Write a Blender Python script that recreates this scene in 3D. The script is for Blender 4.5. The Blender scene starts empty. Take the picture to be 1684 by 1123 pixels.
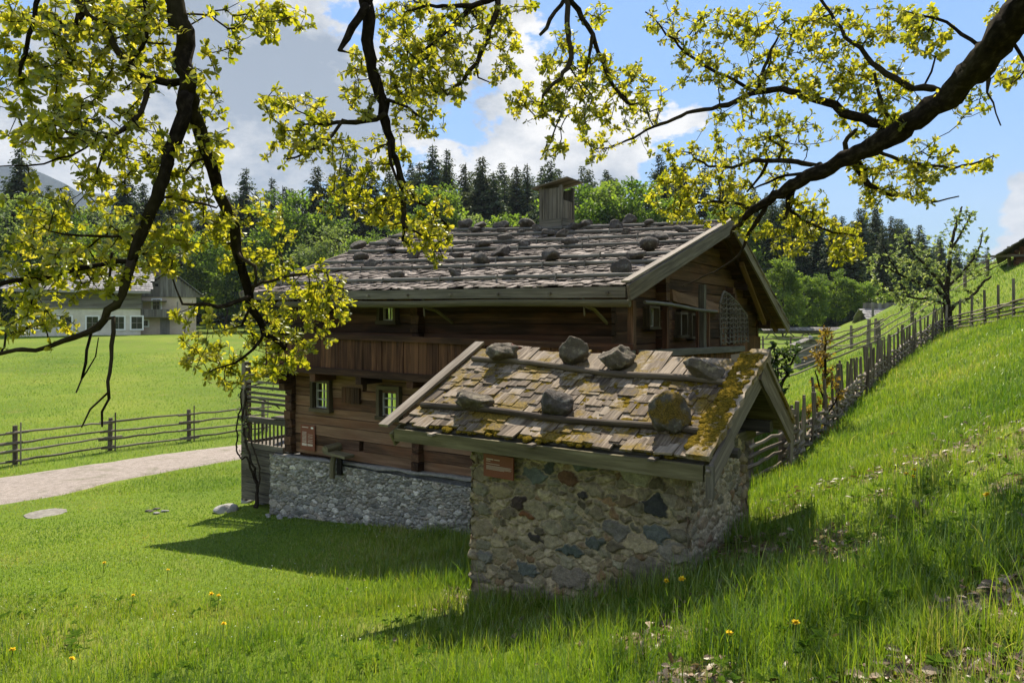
import bpy, bmesh, math, random
import numpy as np
from mathutils import Vector, Matrix

R = math.radians
rng = np.random.default_rng(11)
random.seed(5)
C = bpy.context.scene.collection

# ------------------------------------------------------------------ lens of the photograph (24 mm, eye at the origin)
FPX, CX, HY = 1127.0, 842.0, 525.0
def P(px, py, Y):
    return np.array([(px - CX) / FPX * Y, Y, (HY - py) / FPX * Y])

# ------------------------------------------------------------------ noise
def _hash(ix, iy, iz, seed):
    n = (ix * 374761393 + iy * 668265263 + iz * 1274126177 + seed * 974634777) & 0x7fffffff
    n = ((n ^ (n >> 13)) * 1274126177) & 0x7fffffff
    n = (n ^ (n >> 16)) & 0x7fffffff
    return n / float(0x7fffffff)
def vnoise(p, seed=0):
    p = np.asarray(p, float)
    i = np.floor(p).astype(np.int64); f = p - i; f = f * f * (3 - 2 * f)
    out = 0
    for dx in (0, 1):
        wx = f[..., 0] if dx else 1 - f[..., 0]
        for dy in (0, 1):
            wy = f[..., 1] if dy else 1 - f[..., 1]
            for dz in (0, 1):
                wz = f[..., 2] if dz else 1 - f[..., 2]
                out = out + wx * wy * wz * _hash(i[..., 0] + dx, i[..., 1] + dy, i[..., 2] + dz, seed)
    return out
def fbm(p, seed=0, octv=4):
    p = np.asarray(p, float); s = 0; a = 0.5; t = 0
    for k in range(octv):
        s = s + a * vnoise(p * 2 ** k, seed + k * 17); t += a; a *= 0.5
    return s / t
def fbm2(x, y, seed=0, octv=4):
    x = np.asarray(x, float)
    return fbm(np.stack([x, np.asarray(y, float), np.full(x.shape, 0.37)], -1), seed, octv)
def sstep(a, b, x):
    t = np.clip((np.asarray(x, float) - a) / (b - a), 0, 1)
    return t * t * (3 - 2 * t)
def nrm(v):
    v = np.asarray(v, float)
    return v / (np.linalg.norm(v, axis=-1, keepdims=True) + 1e-12)

# ------------------------------------------------------------------ mesh collector
class MB:
    def __init__(s):
        s.v = []; s.g = []; s.t = []; s.c = []; s.q = []; s.tr = []; s.n = 0; s.hascol = False
    def add(s, v, quads=None, tris=None, g=None, t=0.5, col=None):
        v = np.asarray(v, float).reshape(-1, 3); k = len(v)
        s.v.append(v)
        s.g.append(v if g is None else np.asarray(g, float).reshape(-1, 3))
        s.t.append(np.broadcast_to(np.asarray(t, float), (k,)))
        if col is not None: s.hascol = True
        s.c.append(np.zeros((k, 3)) if col is None else np.broadcast_to(np.asarray(col, float), (k, 3)))
        if quads is not None and len(quads): s.q.append(np.asarray(quads, np.int64).reshape(-1, 4) + s.n)
        if tris is not None and len(tris): s.tr.append(np.asarray(tris, np.int64).reshape(-1, 3) + s.n)
        s.n += k
    def build(s, name, mat, parent=None, smooth=False, origin=None):
        v = np.concatenate(s.v)
        if origin is not None: v = v - np.asarray(origin, float)
        me = bpy.data.meshes.new(name)
        q = np.concatenate(s.q) if s.q else np.zeros((0, 4), np.int64)
        t = np.concatenate(s.tr) if s.tr else np.zeros((0, 3), np.int64)
        me.vertices.add(len(v)); me.vertices.foreach_set('co', v.astype(np.float32).ravel())
        loops = np.concatenate([q.ravel(), t.ravel()]).astype(np.int32)
        me.loops.add(len(loops)); me.loops.foreach_set('vertex_index', loops)
        st = np.concatenate([np.arange(len(q)) * 4, len(q) * 4 + np.arange(len(t)) * 3]).astype(np.int32)
        me.polygons.add(len(st)); me.polygons.foreach_set('loop_start', st)
        me.update(calc_edges=True); me.validate()
        a = me.attributes.new('gco', 'FLOAT_VECTOR', 'POINT')
        a.data.foreach_set('vector', np.concatenate(s.g).astype(np.float32).ravel())
        a = me.attributes.new('tint', 'FLOAT', 'POINT')
        a.data.foreach_set('value', np.concatenate(s.t).astype(np.float32))
        if s.hascol:
            a = me.attributes.new('Col', 'FLOAT_VECTOR', 'POINT')
            a.data.foreach_set('vector', np.concatenate(s.c).astype(np.float32).ravel())
        me.polygons.foreach_set('use_smooth', np.full(len(st), bool(smooth)))
        me.materials.append(mat)
        o = bpy.data.objects.new(name, me); C.objects.link(o)
        if parent is not None: o.parent = parent
        if origin is not None: o.location = [float(x) for x in origin]
        return o
    # a sawn board or beam from A to B; W and T are half-width and half-thickness vectors
    def board(s, A, B, W, T, n=1, jit=0.0, t=None, taper=1.0, bow=None):
        A = np.asarray(A, float); B = np.asarray(B, float); W = np.asarray(W, float); T = np.asarray(T, float)
        L = np.linalg.norm(B - A); t = random.random() if t is None else t
        off = np.array([random.uniform(0, 90), random.uniform(0, 90), random.uniform(0, 90)])
        vs = []; gs = []; w = np.linalg.norm(W); h = np.linalg.norm(T)
        for k in range(n + 1):
            f = k / n; c = A + (B - A) * f; m = 1 + (taper - 1) * f
            if bow is not None: c = c + np.asarray(bow, float) * (4 * f * (1 - f))
            j = rng.normal(0, jit, (4, 2)) if jit else np.zeros((4, 2))
            for q, (a, b) in enumerate(((-1, -1), (1, -1), (1, 1), (-1, 1))):
                vs.append(c + W * (a * m + j[q, 0]) + T * (b * m + j[q, 1]))
                gs.append(off + np.array([f * L, a * w, b * h]))
        quads = [(3, 2, 1, 0), tuple(4 * n + i for i in range(4))]
        for k in range(n):
            for q in range(4):
                quads.append((4 * k + q, 4 * k + (q + 1) % 4, 4 * k + 4 + (q + 1) % 4, 4 * k + 4 + q))
        s.add(vs, quads, g=gs, t=t)
    # a round pole, branch or trunk through points with radii
    def tube(s, pts, rad, sides=8, jit=0.0, t=None, cap=True):
        pts = np.asarray(pts, float); n = len(pts); rad = np.broadcast_to(np.asarray(rad, float), (n,))
        d = np.gradient(pts, axis=0); d = nrm(d)
        ref = np.array([0, 0, 1.]) if abs(d[0][2]) < 0.9 else np.array([1., 0, 0])
        off = np.array([random.uniform(0, 90), random.uniform(0, 90), random.uniform(0, 90)])
        t = random.random() if t is None else t
        vs = []; gs = []; ang = np.linspace(0, 2 * np.pi, sides, endpoint=False); acc = 0
        u = nrm(np.cross(d[0], ref))
        for k in range(n):
            u = u - d[k] * (u @ d[k]); u = nrm(u); w = np.cross(d[k], u)
            if k: acc += np.linalg.norm(pts[k] - pts[k - 1])
            r = rad[k] * (1 + (rng.normal(0, jit, sides) if jit else 0))
            ring = pts[k] + np.outer(np.cos(ang) * r, u) + np.outer(np.sin(ang) * r, w)
            vs.append(ring); gs.append(off + np.stack([np.full(sides, acc), np.cos(ang) * rad[k], np.sin(ang) * rad[k]], -1))
        i = np.arange(sides); j = (i + 1) % sides; quads = []
        for k in range(n - 1):
            quads.append(np.stack([k * sides + i, k * sides + j, (k + 1) * sides + j, (k + 1) * sides + i], -1))
        vs = np.concatenate(vs); gs = np.concatenate(gs); tris = []
        if cap:
            vs = np.concatenate([vs, pts[:1], pts[-1:]]); gs = np.concatenate([gs, gs[:1], gs[-1:]])
            m = n * sides
            tris = [(m, j_, i_) for i_, j_ in zip(i, j)] + [(m + 1, (n - 1) * sides + i_, (n - 1) * sides + j_) for i_, j_ in zip(i, j)]
        s.add(vs, np.concatenate(quads), tris, g=gs, t=t)
    def grid(s, pts, t=0.5, g=None, col=None):
        pts = np.asarray(pts, float); h, w = pts.shape[:2]
        i = np.arange(h * w).reshape(h, w)
        q = np.stack([i[:-1, :-1], i[:-1, 1:], i[1:, 1:], i[1:, :-1]], -1).reshape(-1, 4)
        s.add(pts.reshape(-1, 3), q, g=None if g is None else np.asarray(g).reshape(-1, 3), t=np.asarray(t).ravel() if np.ndim(t) else t,
              col=None if col is None else np.asarray(col).reshape(-1, 3))

def _ico(n):
    bm = bmesh.new(); bmesh.ops.create_icosphere(bm, subdivisions=n, radius=1)
    v = np.array([x.co[:] for x in bm.verts]); f = np.array([[y.index for y in x.verts] for x in bm.faces]); bm.free()
    return v, f
ICO = {n: _ico(n) for n in (1, 2, 3, 4)}
def rock_verts(size, seed, sub=3, cuts=7, rough=0.2):
    r_ = np.random.default_rng(seed); v, f = ICO[sub]; v = v.copy()
    for k in range(cuts):                                  # broken faces
        n = nrm(r_.normal(size=3)); d = r_.uniform(0.42, 0.82)
        x = v @ n; m = x > d; v[m] -= np.outer((x[m] - d) * 0.97, n)
    v *= (1 + rough * (fbm(v * 1.8 + seed * 3.7, seed, 4) - 0.5) * 2)[:, None]
    v *= (1 + 0.09 * (fbm(v * 5 + seed, seed + 5, 3) - 0.5) * 2)[:, None]
    return v * np.asarray(size, float), f

# ------------------------------------------------------------------ tags
def tag(o, label=None, cat=None, group=None, kind=None):
    if label: o['label'] = label
    if cat: o['category'] = cat
    if group: o['group'] = group
    if kind: o['kind'] = kind
    return o
def empty(name, loc=(0, 0, 0), rz=0.0):
    o = bpy.data.objects.new(name, None); C.objects.link(o)
    o.location = [float(x) for x in loc]; o.rotation_euler = (0, 0, rz); o.empty_display_size = 0.3
    return o
def copy_thing(root, loc, rz=0.0, scale=(1, 1, 1)):
    r = root.copy(); C.objects.link(r); r.location = [float(x) for x in loc]; r.rotation_euler = (0, 0, rz); r.scale = scale
    for ch in list(root.children):
        c = ch.copy(); C.objects.link(c); c.parent = r
        for g in list(ch.children):
            d = g.copy(); C.objects.link(d); d.parent = c
    return r

# ------------------------------------------------------------------ node materials
class NT:
    def __init__(s, name):
        s.m = bpy.data.materials.new(name); s.m.use_nodes = True; s.nt = s.m.node_tree; s.nt.nodes.clear()
        s.out = s.nt.nodes.new('ShaderNodeOutputMaterial')
    def n(s, typ, **kw):
        o = s.nt.nodes.new(typ)
        for k, v in kw.items():
            if k.startswith('i_'): o.inputs[k[2:].replace('_', ' ')].default_value = v
            else: setattr(o, k, v)
        return o
    def l(s, a, b): s.nt.links.new(a, b)
    def attr(s, name): return s.n('ShaderNodeAttribute', attribute_name=name)
    def scaled(s, vec, sc):
        m = s.n('ShaderNodeVectorMath', operation='MULTIPLY'); s.l(vec, m.inputs[0]); m.inputs[1].default_value = sc
        return m.outputs[0]
    def noise(s, vec, scale, detail=4, rough=0.6):
        o = s.n('ShaderNodeTexNoise'); o.inputs['Scale'].default_value = scale; o.inputs['Detail'].default_value = detail
        o.inputs['Roughness'].default_value = rough
        if vec is not None: s.l(vec, o.inputs['Vector'])
        return o.outputs['Fac']
    def ramp(s, fac, stops):
        o = s.n('ShaderNodeValToRGB'); e = o.color_ramp.elements
        while len(e) < len(stops): e.new(0.5)
        for k, (p, c) in enumerate(stops):
            e[k].position = p; e[k].color = (*c, 1) if len(c) == 3 else c
        s.l(fac, o.inputs[0]); return o.outputs[0]
    def math(s, op, a, b=None, clamp=False):
        o = s.n('ShaderNodeMath', operation=op, use_clamp=clamp)
        for k, x in enumerate((a, b)):
            if x is None: continue
            if hasattr(x, 'links'): s.l(x, o.inputs[k])
            else: o.inputs[k].default_value = x
        return o.outputs[0]
    def mix(s, fac, a, b, typ='MIX'):
        o = s.n('ShaderNodeMix', data_type='RGBA', blend_type=typ)
        for k, x in ((0, fac), (6, a), (7, b)):
            if hasattr(x, 'links'): s.l(x, o.inputs[k])
            elif k: o.inputs[k].default_value = (*x, 1)
            else: o.inputs[k].default_value = x
        return o.outputs[2]
    def bump(s, h, strength, dist=0.01):
        o = s.n('ShaderNodeBump'); o.inputs['Strength'].default_value = strength; o.inputs['Distance'].default_value = dist
        s.l(h, o.inputs['Height']); return o.outputs[0]
    def bsdf(s, col, rough=0.85, normal=None, spec=0.25):
        o = s.n('ShaderNodeBsdfPrincipled'); o.inputs['Roughness'].default_value = rough
        o.inputs['Specular IOR Level'].default_value = spec
        if hasattr(col, 'links'): s.l(col, o.inputs['Base Color'])
        else: o.inputs['Base Color'].default_value = (*col, 1)
        if normal is not None: s.l(normal, o.inputs['Normal'])
        s.l(o.outputs[0], s.out.inputs[0]); return o

def wood(name, dark, mid, light, warm=None, spec=0.2, rough=0.85, moss=0.0, along=1.4, across=22, bump=0.5):
    k = NT(name); g = k.attr('gco').outputs['Vector']; t = k.attr('tint').outputs['Fac']
    grain = k.noise(k.scaled(g, (along, across, across)), 1.0, 7, 0.65)
    big = k.noise(k.scaled(g, (0.9, 3, 3)), 1.0, 4, 0.6)
    f = k.math('ADD', k.math('MULTIPLY', grain, 0.75), k.math('MULTIPLY', big, 0.25))
    col = k.ramp(f, [(0.32, dark), (0.5, mid), (0.68, light)])
    col = k.mix(k.math('MULTIPLY', k.math('SUBTRACT', 0.5, t), 1.1, True), col, dark)
    col = k.mix(k.math('MULTIPLY', k.math('SUBTRACT', t, 0.5), 0.9, True), col, light)
    if warm: col = k.mix(k.math('MULTIPLY', k.ramp(big, [(0.5, (0, 0, 0)), (0.66, (1, 1, 1))]), 0.6), col, warm)
    if moss > 0:
        geo = k.n('ShaderNodeNewGeometry')
        mn = k.noise(geo.outputs['Position'], 2.6, 6, 0.65)
        mask = k.ramp(mn, [(0.62 - moss * 0.2, (0, 0, 0)), (0.70 - moss * 0.2, (1, 1, 1))])
        col = k.mix(mask, col, k.ramp(k.noise(geo.outputs['Position'], 60, 3), [(0.3, (0.05, 0.034, 0.008)), (0.7, (0.26, 0.17, 0.022))]))
    k.bsdf(col, rough, k.bump(f, bump, 0.008), spec); return k.m

def stone(name, dark, light, lichen=(0.30, 0.29, 0.24), amt=0.5, moss=None):
    k = NT(name); tc = k.n('ShaderNodeTexCoord').outputs['Object']
    oi = k.n('ShaderNodeObjectInfo').outputs['Random']
    a = k.noise(tc, 7, 9, 0.7); b = k.noise(tc, 26, 6, 0.7); c = k.noise(tc, 14, 5)
    col = k.ramp(a, [(0.3, dark), (0.7, light)])
    col = k.mix(k.math('MULTIPLY', oi, 0.35), col, (0.07, 0.055, 0.045))
    col = k.mix(k.math('MULTIPLY', k.ramp(c, [(0.56, (0, 0, 0)), (0.66, (1, 1, 1))]), amt), col, lichen)
    if moss:
        geo = k.n('ShaderNodeNewGeometry'); sx = k.n('ShaderNodeSeparateXYZ'); k.l(geo.outputs['Normal'], sx.inputs[0])
        mk = k.math('ADD', k.noise(tc, 5, 5), k.math('MULTIPLY', sx.outputs[2], 0.12))
        col = k.mix(k.ramp(mk, [(0.60 - moss * 0.3, (0, 0, 0)), (0.68 - moss * 0.3, (1, 1, 1))]), col,
                    k.ramp(k.noise(tc, 90, 3), [(0.3, (0.03, 0.022, 0.006)), (0.7, (0.2, 0.13, 0.018))]))
    h = k.math('ADD', a, k.math('MULTIPLY', b, 0.5))
    k.bsdf(col, 0.9, k.bump(h, 1.0, 0.035), 0.2); return k.m

def masonry(name):
    k = NT(name); col = k.attr('Col').outputs['Color']; g = k.attr('gco').outputs['Vector']; t = k.attr('tint').outputs['Fac']
    a = k.noise(g, 16, 9, 0.72); b = k.noise(g, 70, 5, 0.7)
    c = k.mix(1.0, col, k.ramp(a, [(0.25, (0.5, 0.5, 0.5)), (0.5, (0.95, 0.95, 0.95)), (0.75, (1.45, 1.45, 1.4))]), 'MULTIPLY')
    c = k.mix(1.0, c, k.ramp(b, [(0.3, (0.72, 0.72, 0.72)), (0.7, (1.2, 1.2, 1.2))]), 'MULTIPLY')
    h = k.math('ADD', a, k.math('MULTIPLY', b, 0.4))
    k.bsdf(c, 0.92, k.bump(h, 0.8, 0.02), 0.15); return k.m

def plain(name, c1, c2, scale=6, rough=0.9, bump=0.3, spec=0.2):
    k = NT(name); tc = k.n('ShaderNodeTexCoord').outputs['Object']; a = k.noise(tc, scale, 8, 0.65)
    k.bsdf(k.ramp(a, [(0.3, c1), (0.7, c2)]), rough, k.bump(a, bump, 0.02), spec); return k.m

def leafy(name, stops, trans=0.5, gloss=0.12, rough=0.45, hue=None, upn=0.0, glow=(1.38, 1.46, 0.72)):
    k = NT(name); t = k.attr('tint').outputs['Fac']
    col = k.ramp(t, stops)
    if hue:                                                # whole plants differ a little
        oi = k.n('ShaderNodeObjectInfo').outputs['Random']; col = k.mix(k.math('MULTIPLY', oi, hue[1]), col, hue[0])
    d = k.n('ShaderNodeBsdfDiffuse'); k.l(col, d.inputs[0])
    if upn:                                                # blades stand in a sward: shade them partly with the sward's own slope
        ge = k.n('ShaderNodeNewGeometry'); sc_ = k.n('ShaderNodeVectorMath', operation='SCALE'); k.l(ge.outputs['Normal'], sc_.inputs[0]); sc_.inputs['Scale'].default_value = 1 - upn
        ad = k.n('ShaderNodeVectorMath', operation='ADD'); k.l(sc_.outputs[0], ad.inputs[0]); ad.inputs[1].default_value = (0, 0, upn); no = k.n('ShaderNodeVectorMath', operation='NORMALIZE'); k.l(ad.outputs[0], no.inputs[0]); k.l(no.outputs[0], d.inputs['Normal'])
    tr = k.n('ShaderNodeBsdfTranslucent')
    k.l(k.mix(1.0, col, glow, 'MULTIPLY'), tr.inputs[0])
    m = k.n('ShaderNodeMixShader'); m.inputs[0].default_value = trans; k.l(d.outputs[0], m.inputs[1]); k.l(tr.outputs[0], m.inputs[2])
    g = k.n('ShaderNodeBsdfGlossy'); g.inputs['Roughness'].default_value = rough; g.inputs[0].default_value = (0.9, 0.95, 0.85, 1)
    m2 = k.n('ShaderNodeMixShader'); m2.inputs[0].default_value = gloss * 0.4; k.l(m.outputs[0], m2.inputs[1]); k.l(g.outputs[0], m2.inputs[2])
    k.l(m2.outputs[0], k.out.inputs[0]); return k.m

M = {}
M['log'] = wood('weathered_brown_logs', (0.032, 0.016, 0.009), (0.135, 0.072, 0.042), (0.32, 0.195, 0.12), warm=(0.18, 0.075, 0.036), along=1.0, across=16)
M['logdark'] = wood('dark_old_logs', (0.014, 0.007, 0.004), (0.06, 0.03, 0.017), (0.17, 0.09, 0.05), warm=(0.10, 0.038, 0.017), along=1.0, across=16)
M['parapet'] = wood('brown_parapet_boards', (0.02, 0.009, 0.005), (0.075, 0.032, 0.016), (0.2, 0.095, 0.046), along=1.2, across=20)
M['grey'] = wood('silver_grey_wood', (0.055, 0.044, 0.034), (0.175, 0.145, 0.115), (0.36, 0.31, 0.25), warm=(0.12, 0.09, 0.06), along=1.4, across=26)
M['greydark'] = wood('dark_grey_wood', (0.035, 0.03, 0.024), (0.11, 0.095, 0.075), (0.22, 0.195, 0.155), along=1.4, across=24)
M['green'] = wood('greenish_grey_beam', (0.055, 0.046, 0.024), (0.14, 0.12, 0.065), (0.25, 0.22, 0.13), along=1.4, across=20)
M['pole'] = wood('pale_grey_poles', (0.07, 0.064, 0.053), (0.15, 0.138, 0.118), (0.27, 0.255, 0.22), along=1.6, across=18)
M['shingle'] = wood('grey_brown_shingles', (0.03, 0.023, 0.019), (0.165, 0.13, 0.108), (0.42, 0.36, 0.31), along=2.2, across=30)
M['hutshingle'] = wood('mossy_shingles', (0.028, 0.02, 0.013), (0.135, 0.098, 0.066), (0.40, 0.33, 0.25), along=2.4, across=34, moss=0.58)
M['mossplank'] = wood('mossy_plank', (0.07, 0.055, 0.035), (0.24, 0.19, 0.13), (0.42, 0.35, 0.26), moss=0.62)
M['barkpole'] = wood('brown_weight_pole', (0.03, 0.022, 0.017), (0.1, 0.075, 0.055), (0.22, 0.18, 0.13), along=2, across=14)
M['fence'] = wood('fence_wood', (0.04, 0.032, 0.024), (0.15, 0.12, 0.09), (0.33, 0.28, 0.22), along=1.6, across=26)
M['bark'] = wood('oak_bark', (0.006, 0.005, 0.004), (0.024, 0.018, 0.013), (0.075, 0.06, 0.045), warm=(0.04, 0.035, 0.012), along=14, across=24, bump=1.0, spec=0.03, rough=1.0)
M['trunk'] = wood('forest_bark', (0.02, 0.016, 0.012), (0.06, 0.048, 0.036), (0.13, 0.11, 0.085), along=4, across=10)
M['masonry'] = masonry('rubble_masonry')
M['rock'] = stone('roof_stone', (0.035, 0.03, 0.026), (0.135, 0.115, 0.1), amt=0.35)
M['hutrock'] = stone('hut_roof_stone', (0.055, 0.044, 0.032), (0.20, 0.168, 0.125), lichen=(0.32, 0.28, 0.19), amt=0.6)
M['mossrock'] = stone('moss_covered_stone', (0.05, 0.045, 0.035), (0.18, 0.16, 0.12), moss=0.42)
M['redrock'] = stone('red_stone', (0.1, 0.03, 0.025), (0.24, 0.09, 0.075), amt=0.15)
M['palerock'] = stone('pale_limestone', (0.24, 0.23, 0.21), (0.5, 0.48, 0.44), amt=0.25)
M['moss'] = plain('golden_moss', (0.05, 0.036, 0.006), (0.24, 0.165, 0.022), 60, 1.0, 1.0, 0.0)
M['frame'] = wood('window_frame_wood', (0.03, 0.022, 0.012), (0.085, 0.065, 0.038), (0.16, 0.125, 0.08))
M['bar'] = plain('white_glazing_bar', (0.4, 0.38, 0.34), (0.55, 0.53, 0.48), 20, 0.7)
M['iron'] = plain('dark_iron', (0.02, 0.018, 0.016), (0.05, 0.045, 0.04), 30, 0.6)
M['sign'] = plain('rust_red_sign_panel', (0.16, 0.04, 0.02), (0.19, 0.05, 0.026), 4, 0.55, 0.05, 0.4)
M['letter'] = plain('pale_lettering', (0.55, 0.45, 0.38), (0.6, 0.5, 0.43), 4, 0.7, 0.0)
M['white'] = plain('white_mark', (0.78, 0.78, 0.75), (0.82, 0.82, 0.8), 4, 0.7, 0.0)
M['dark'] = plain('painted_hole_shade', (0.01, 0.008, 0.006), (0.02, 0.016, 0.012), 3)
def glass(name):
    k = NT(name); g = k.n('ShaderNodeBsdfGlossy'); g.inputs['Roughness'].default_value = 0.03; g.inputs[0].default_value = (0.9, 0.95, 0.95, 1)
    t = k.n('ShaderNodeBsdfTransparent'); t.inputs[0].default_value = (0.86, 0.92, 0.84, 1)
    f = k.n('ShaderNodeFresnel'); f.inputs[0].default_value = 1.45
    m = k.n('ShaderNodeMixShader'); k.l(f.outputs[0], m.inputs[0]); k.l(t.outputs[0], m.inputs[1]); k.l(g.outputs[0], m.inputs[2])
    k.l(m.outputs[0], k.out.inputs[0]); return k.m
M['glass'] = glass('old_window_glass')
# ------------------------------------------------------------------ terrain (eye is at z = 0)
def smax(a, b, k): return 0.5 * (a + b + np.sqrt((a - b) ** 2 + k * k))
def ground(x, y):
    x = np.asarray(x, float); y = np.asarray(y, float)
    up = np.maximum(x - 16, 0)
    hill = -1.72 + 0.4156 * x - 0.2128 * y + 0.10 * up * sstep(0, 6, up)
    hill = np.where(x > 36, hill - 0.35 * (x - 36), hill)
    hill = np.minimum(hill, 9 + 0.02 * hill)
    hill = smax(hill, -30, 1)
    near = np.minimum(y, 14.5)
    val = -2.1 - 0.143 * near - 0.02 * np.clip(y - 14.5, 0, 9)
    rise = 2.95 * sstep(22, 76, y) - 0.3 * sstep(20, 30, y)
    val = val + rise
    val = val - 0.03 * np.clip(-x - 6, 0, 12) * (1 - sstep(16, 30, y))
    far = np.hypot(x, y)
    val = val + 0.02 * np.clip(far - 95, 0, 250)
    z = smax(hill, val, 0.55)
    amp = 0.07 * sstep(1, 5, far)
    z = z + amp * (fbm2(x * 0.35, y * 0.35, 3, 3) - 0.5) * 2 + 0.05 * (fbm2(x * 1.6, y * 1.6, 7, 3) - 0.5)
    z = z + 0.8 * sstep(40, 120, far) * (fbm2(x * 0.03, y * 0.03, 9, 3) - 0.5)
    return z
def gz(x, y): return float(ground(np.array([x]), np.array([y]))[0])
def hit(px, py, ymin=2.0, ymax=400.0):
    ys = np.geomspace(ymin, ymax, 1500); xs = (px - CX) / FPX * ys; zs = (HY - py) / FPX * ys
    d = zs - ground(xs, ys); i = np.where(d < 0)[0]
    if not len(i): return np.array([xs[-1], ys[-1], zs[-1]])
    y = ys[i[0]]; x = (px - CX) / FPX * y
    return np.array([x, y, gz(x, y)])

def litmask(x, y):
    m = sstep(-0.1, 1.0, x) * sstep(9.0, 6.0, y) * 0.85 * sstep(0.47, 0.61, fbm2(x * 2.1 + 3, y * 2.1, 44, 5))
    return np.clip(m + 0.95 * np.exp(-((x + 0.62) ** 2 / 0.07 + (y - 7.35) ** 2 / 0.16)) + 0.8 * np.exp(-((x - 2.0) ** 2 / 0.16 + (y - 6.0) ** 2 / 0.2)), 0, 1)
def axis(lo, hi, near, fine, growth):
    a = [0.0]; st = fine
    while a[-1] < hi:
        st = fine if abs(a[-1]) < near else st * growth
        a.append(a[-1] + st)
    b = [0.0]; st = fine
    while b[-1] > lo:
        st = fine if abs(b[-1]) < near else st * growth
        b.append(b[-1] - st)
    return np.array(sorted(set(a + b[1:])))
gx = axis(-3000, 3000, 16, 0.14, 1.06); gy = axis(-400, 3200, 24, 0.14, 1.05)
X, Y = np.meshgrid(gx, gy); GMIN = float(ground(X, Y).min())
mb = MB(); mb.grid(np.stack([X, Y, ground(X, Y)], -1), t=litmask(X, Y))
k = NT('meadow_ground')
pos = k.n('ShaderNodeNewGeometry').outputs['Position']
n1 = k.noise(pos, 0.16, 5, 0.6); n2 = k.noise(k.scaled(pos, (0.3, 1, 1)), 0.55, 6, 0.65); n3 = k.noise(k.scaled(pos, (1, 0.45, 1)), 26, 4, 0.7); n4 = k.noise(pos, 0.7, 8, 0.7)
col = k.ramp(n1, [(0.3, (0.078, 0.132, 0.012)), (0.5, (0.115, 0.172, 0.015)), (0.7, (0.165, 0.205, 0.024))])
col = k.mix(k.math('MULTIPLY', k.ramp(n2, [(0.4, (0, 0, 0)), (0.75, (1, 1, 1))]), 0.5), col, (0.15, 0.175, 0.03))
col = k.mix(1.0, col, k.ramp(n3, [(0.25, (0.55, 0.55, 0.5)), (0.5, (1, 1, 1)), (0.75, (1.5, 1.45, 1.3))]), 'MULTIPLY')
lm = k.attr('tint').outputs['Fac']
litter = k.ramp(k.noise(pos, 40, 5, 0.75), [(0.3, (0.05, 0.032, 0.018)), (0.55, (0.17, 0.115, 0.07)), (0.75, (0.36, 0.27, 0.19))])
col = k.mix(lm, col, litter)
dry = k.math('MULTIPLY', k.ramp(k.noise(pos, 0.55, 6, 0.7), [(0.58, (0, 0, 0)), (0.7, (1, 1, 1))]), 0.55)
col = k.mix(dry, col, (0.2, 0.17, 0.055))
k.bsdf(col, 0.95, k.bump(n3, 0.7, 0.05), 0.1)
M['meadow'] = k.m
tag(mb.build('ground', M['meadow'], smooth=True), kind='structure')

# gravel path in front of the fence
upper = [(-420, 850), (-200, 815), (0, 786), (100, 772), (200, 757), (300, 744), (400, 731), (480, 720), (560, 706)]
lower = [(-420, 915), (-200, 872), (0, 831), (100, 815), (200, 790), (300, 772), (400, 755), (480, 738), (560, 722)]
U = np.array([hit(*p, ymax=60) for p in upper]); L = np.array([hit(*p, ymax=60) for p in lower])
def resample(p, n):
    s = np.linspace(0, len(p) - 1, n); i = np.minimum(s.astype(int), len(p) - 2); f = (s - i)[:, None]
    return p[i] * (1 - f) + p[i + 1] * f
U = resample(U, 160); L_path = resample(L, 160); L = L_path
U[:, :2] += (fbm2(np.arange(160) * 0.25, np.zeros(160), 4)[:, None] - 0.5) * 0.3
L[:, :2] += (fbm2(np.arange(160) * 0.25, np.ones(160) * 9, 8)[:, None] - 0.5) * 0.3
rows = []
for f in np.linspace(0, 1, 22):
    p = L * (1 - f) + U * f; p[:, 2] = ground(p[:, 0], p[:, 1]) + 0.03 * math.sin(math.pi * f) + (0.035 if 0 < f < 1 else -0.03); rows.append(p)
mb = MB(); mb.grid(np.array(rows))
k = NT('gravel'); pos = k.n('ShaderNodeNewGeometry').outputs['Position']
a = k.noise(pos, 45, 6, 0.8); b = k.noise(pos, 1.1, 6, 0.65)
col = k.ramp(a, [(0.25, (0.12, 0.10, 0.085)), (0.5, (0.30, 0.255, 0.22)), (0.75, (0.5, 0.45, 0.40))])
col = k.mix(k.math('MULTIPLY', k.ramp(b, [(0.56, (0, 0, 0)), (0.68, (1, 1, 1))]), 0.55), col, (0.12, 0.125, 0.06))
col = k.mix(1.0, col, k.ramp(k.noise(pos, 7, 5, 0.7), [(0.3, (0.72, 0.70, 0.66)), (0.7, (1.2, 1.2, 1.2))]), 'MULTIPLY')
k.bsdf(col, 0.95, k.bump(a, 0.8, 0.03), 0.15); M['gravel'] = k.m
tag(mb.build('path', M['gravel'], smooth=True), kind='structure')

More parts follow.
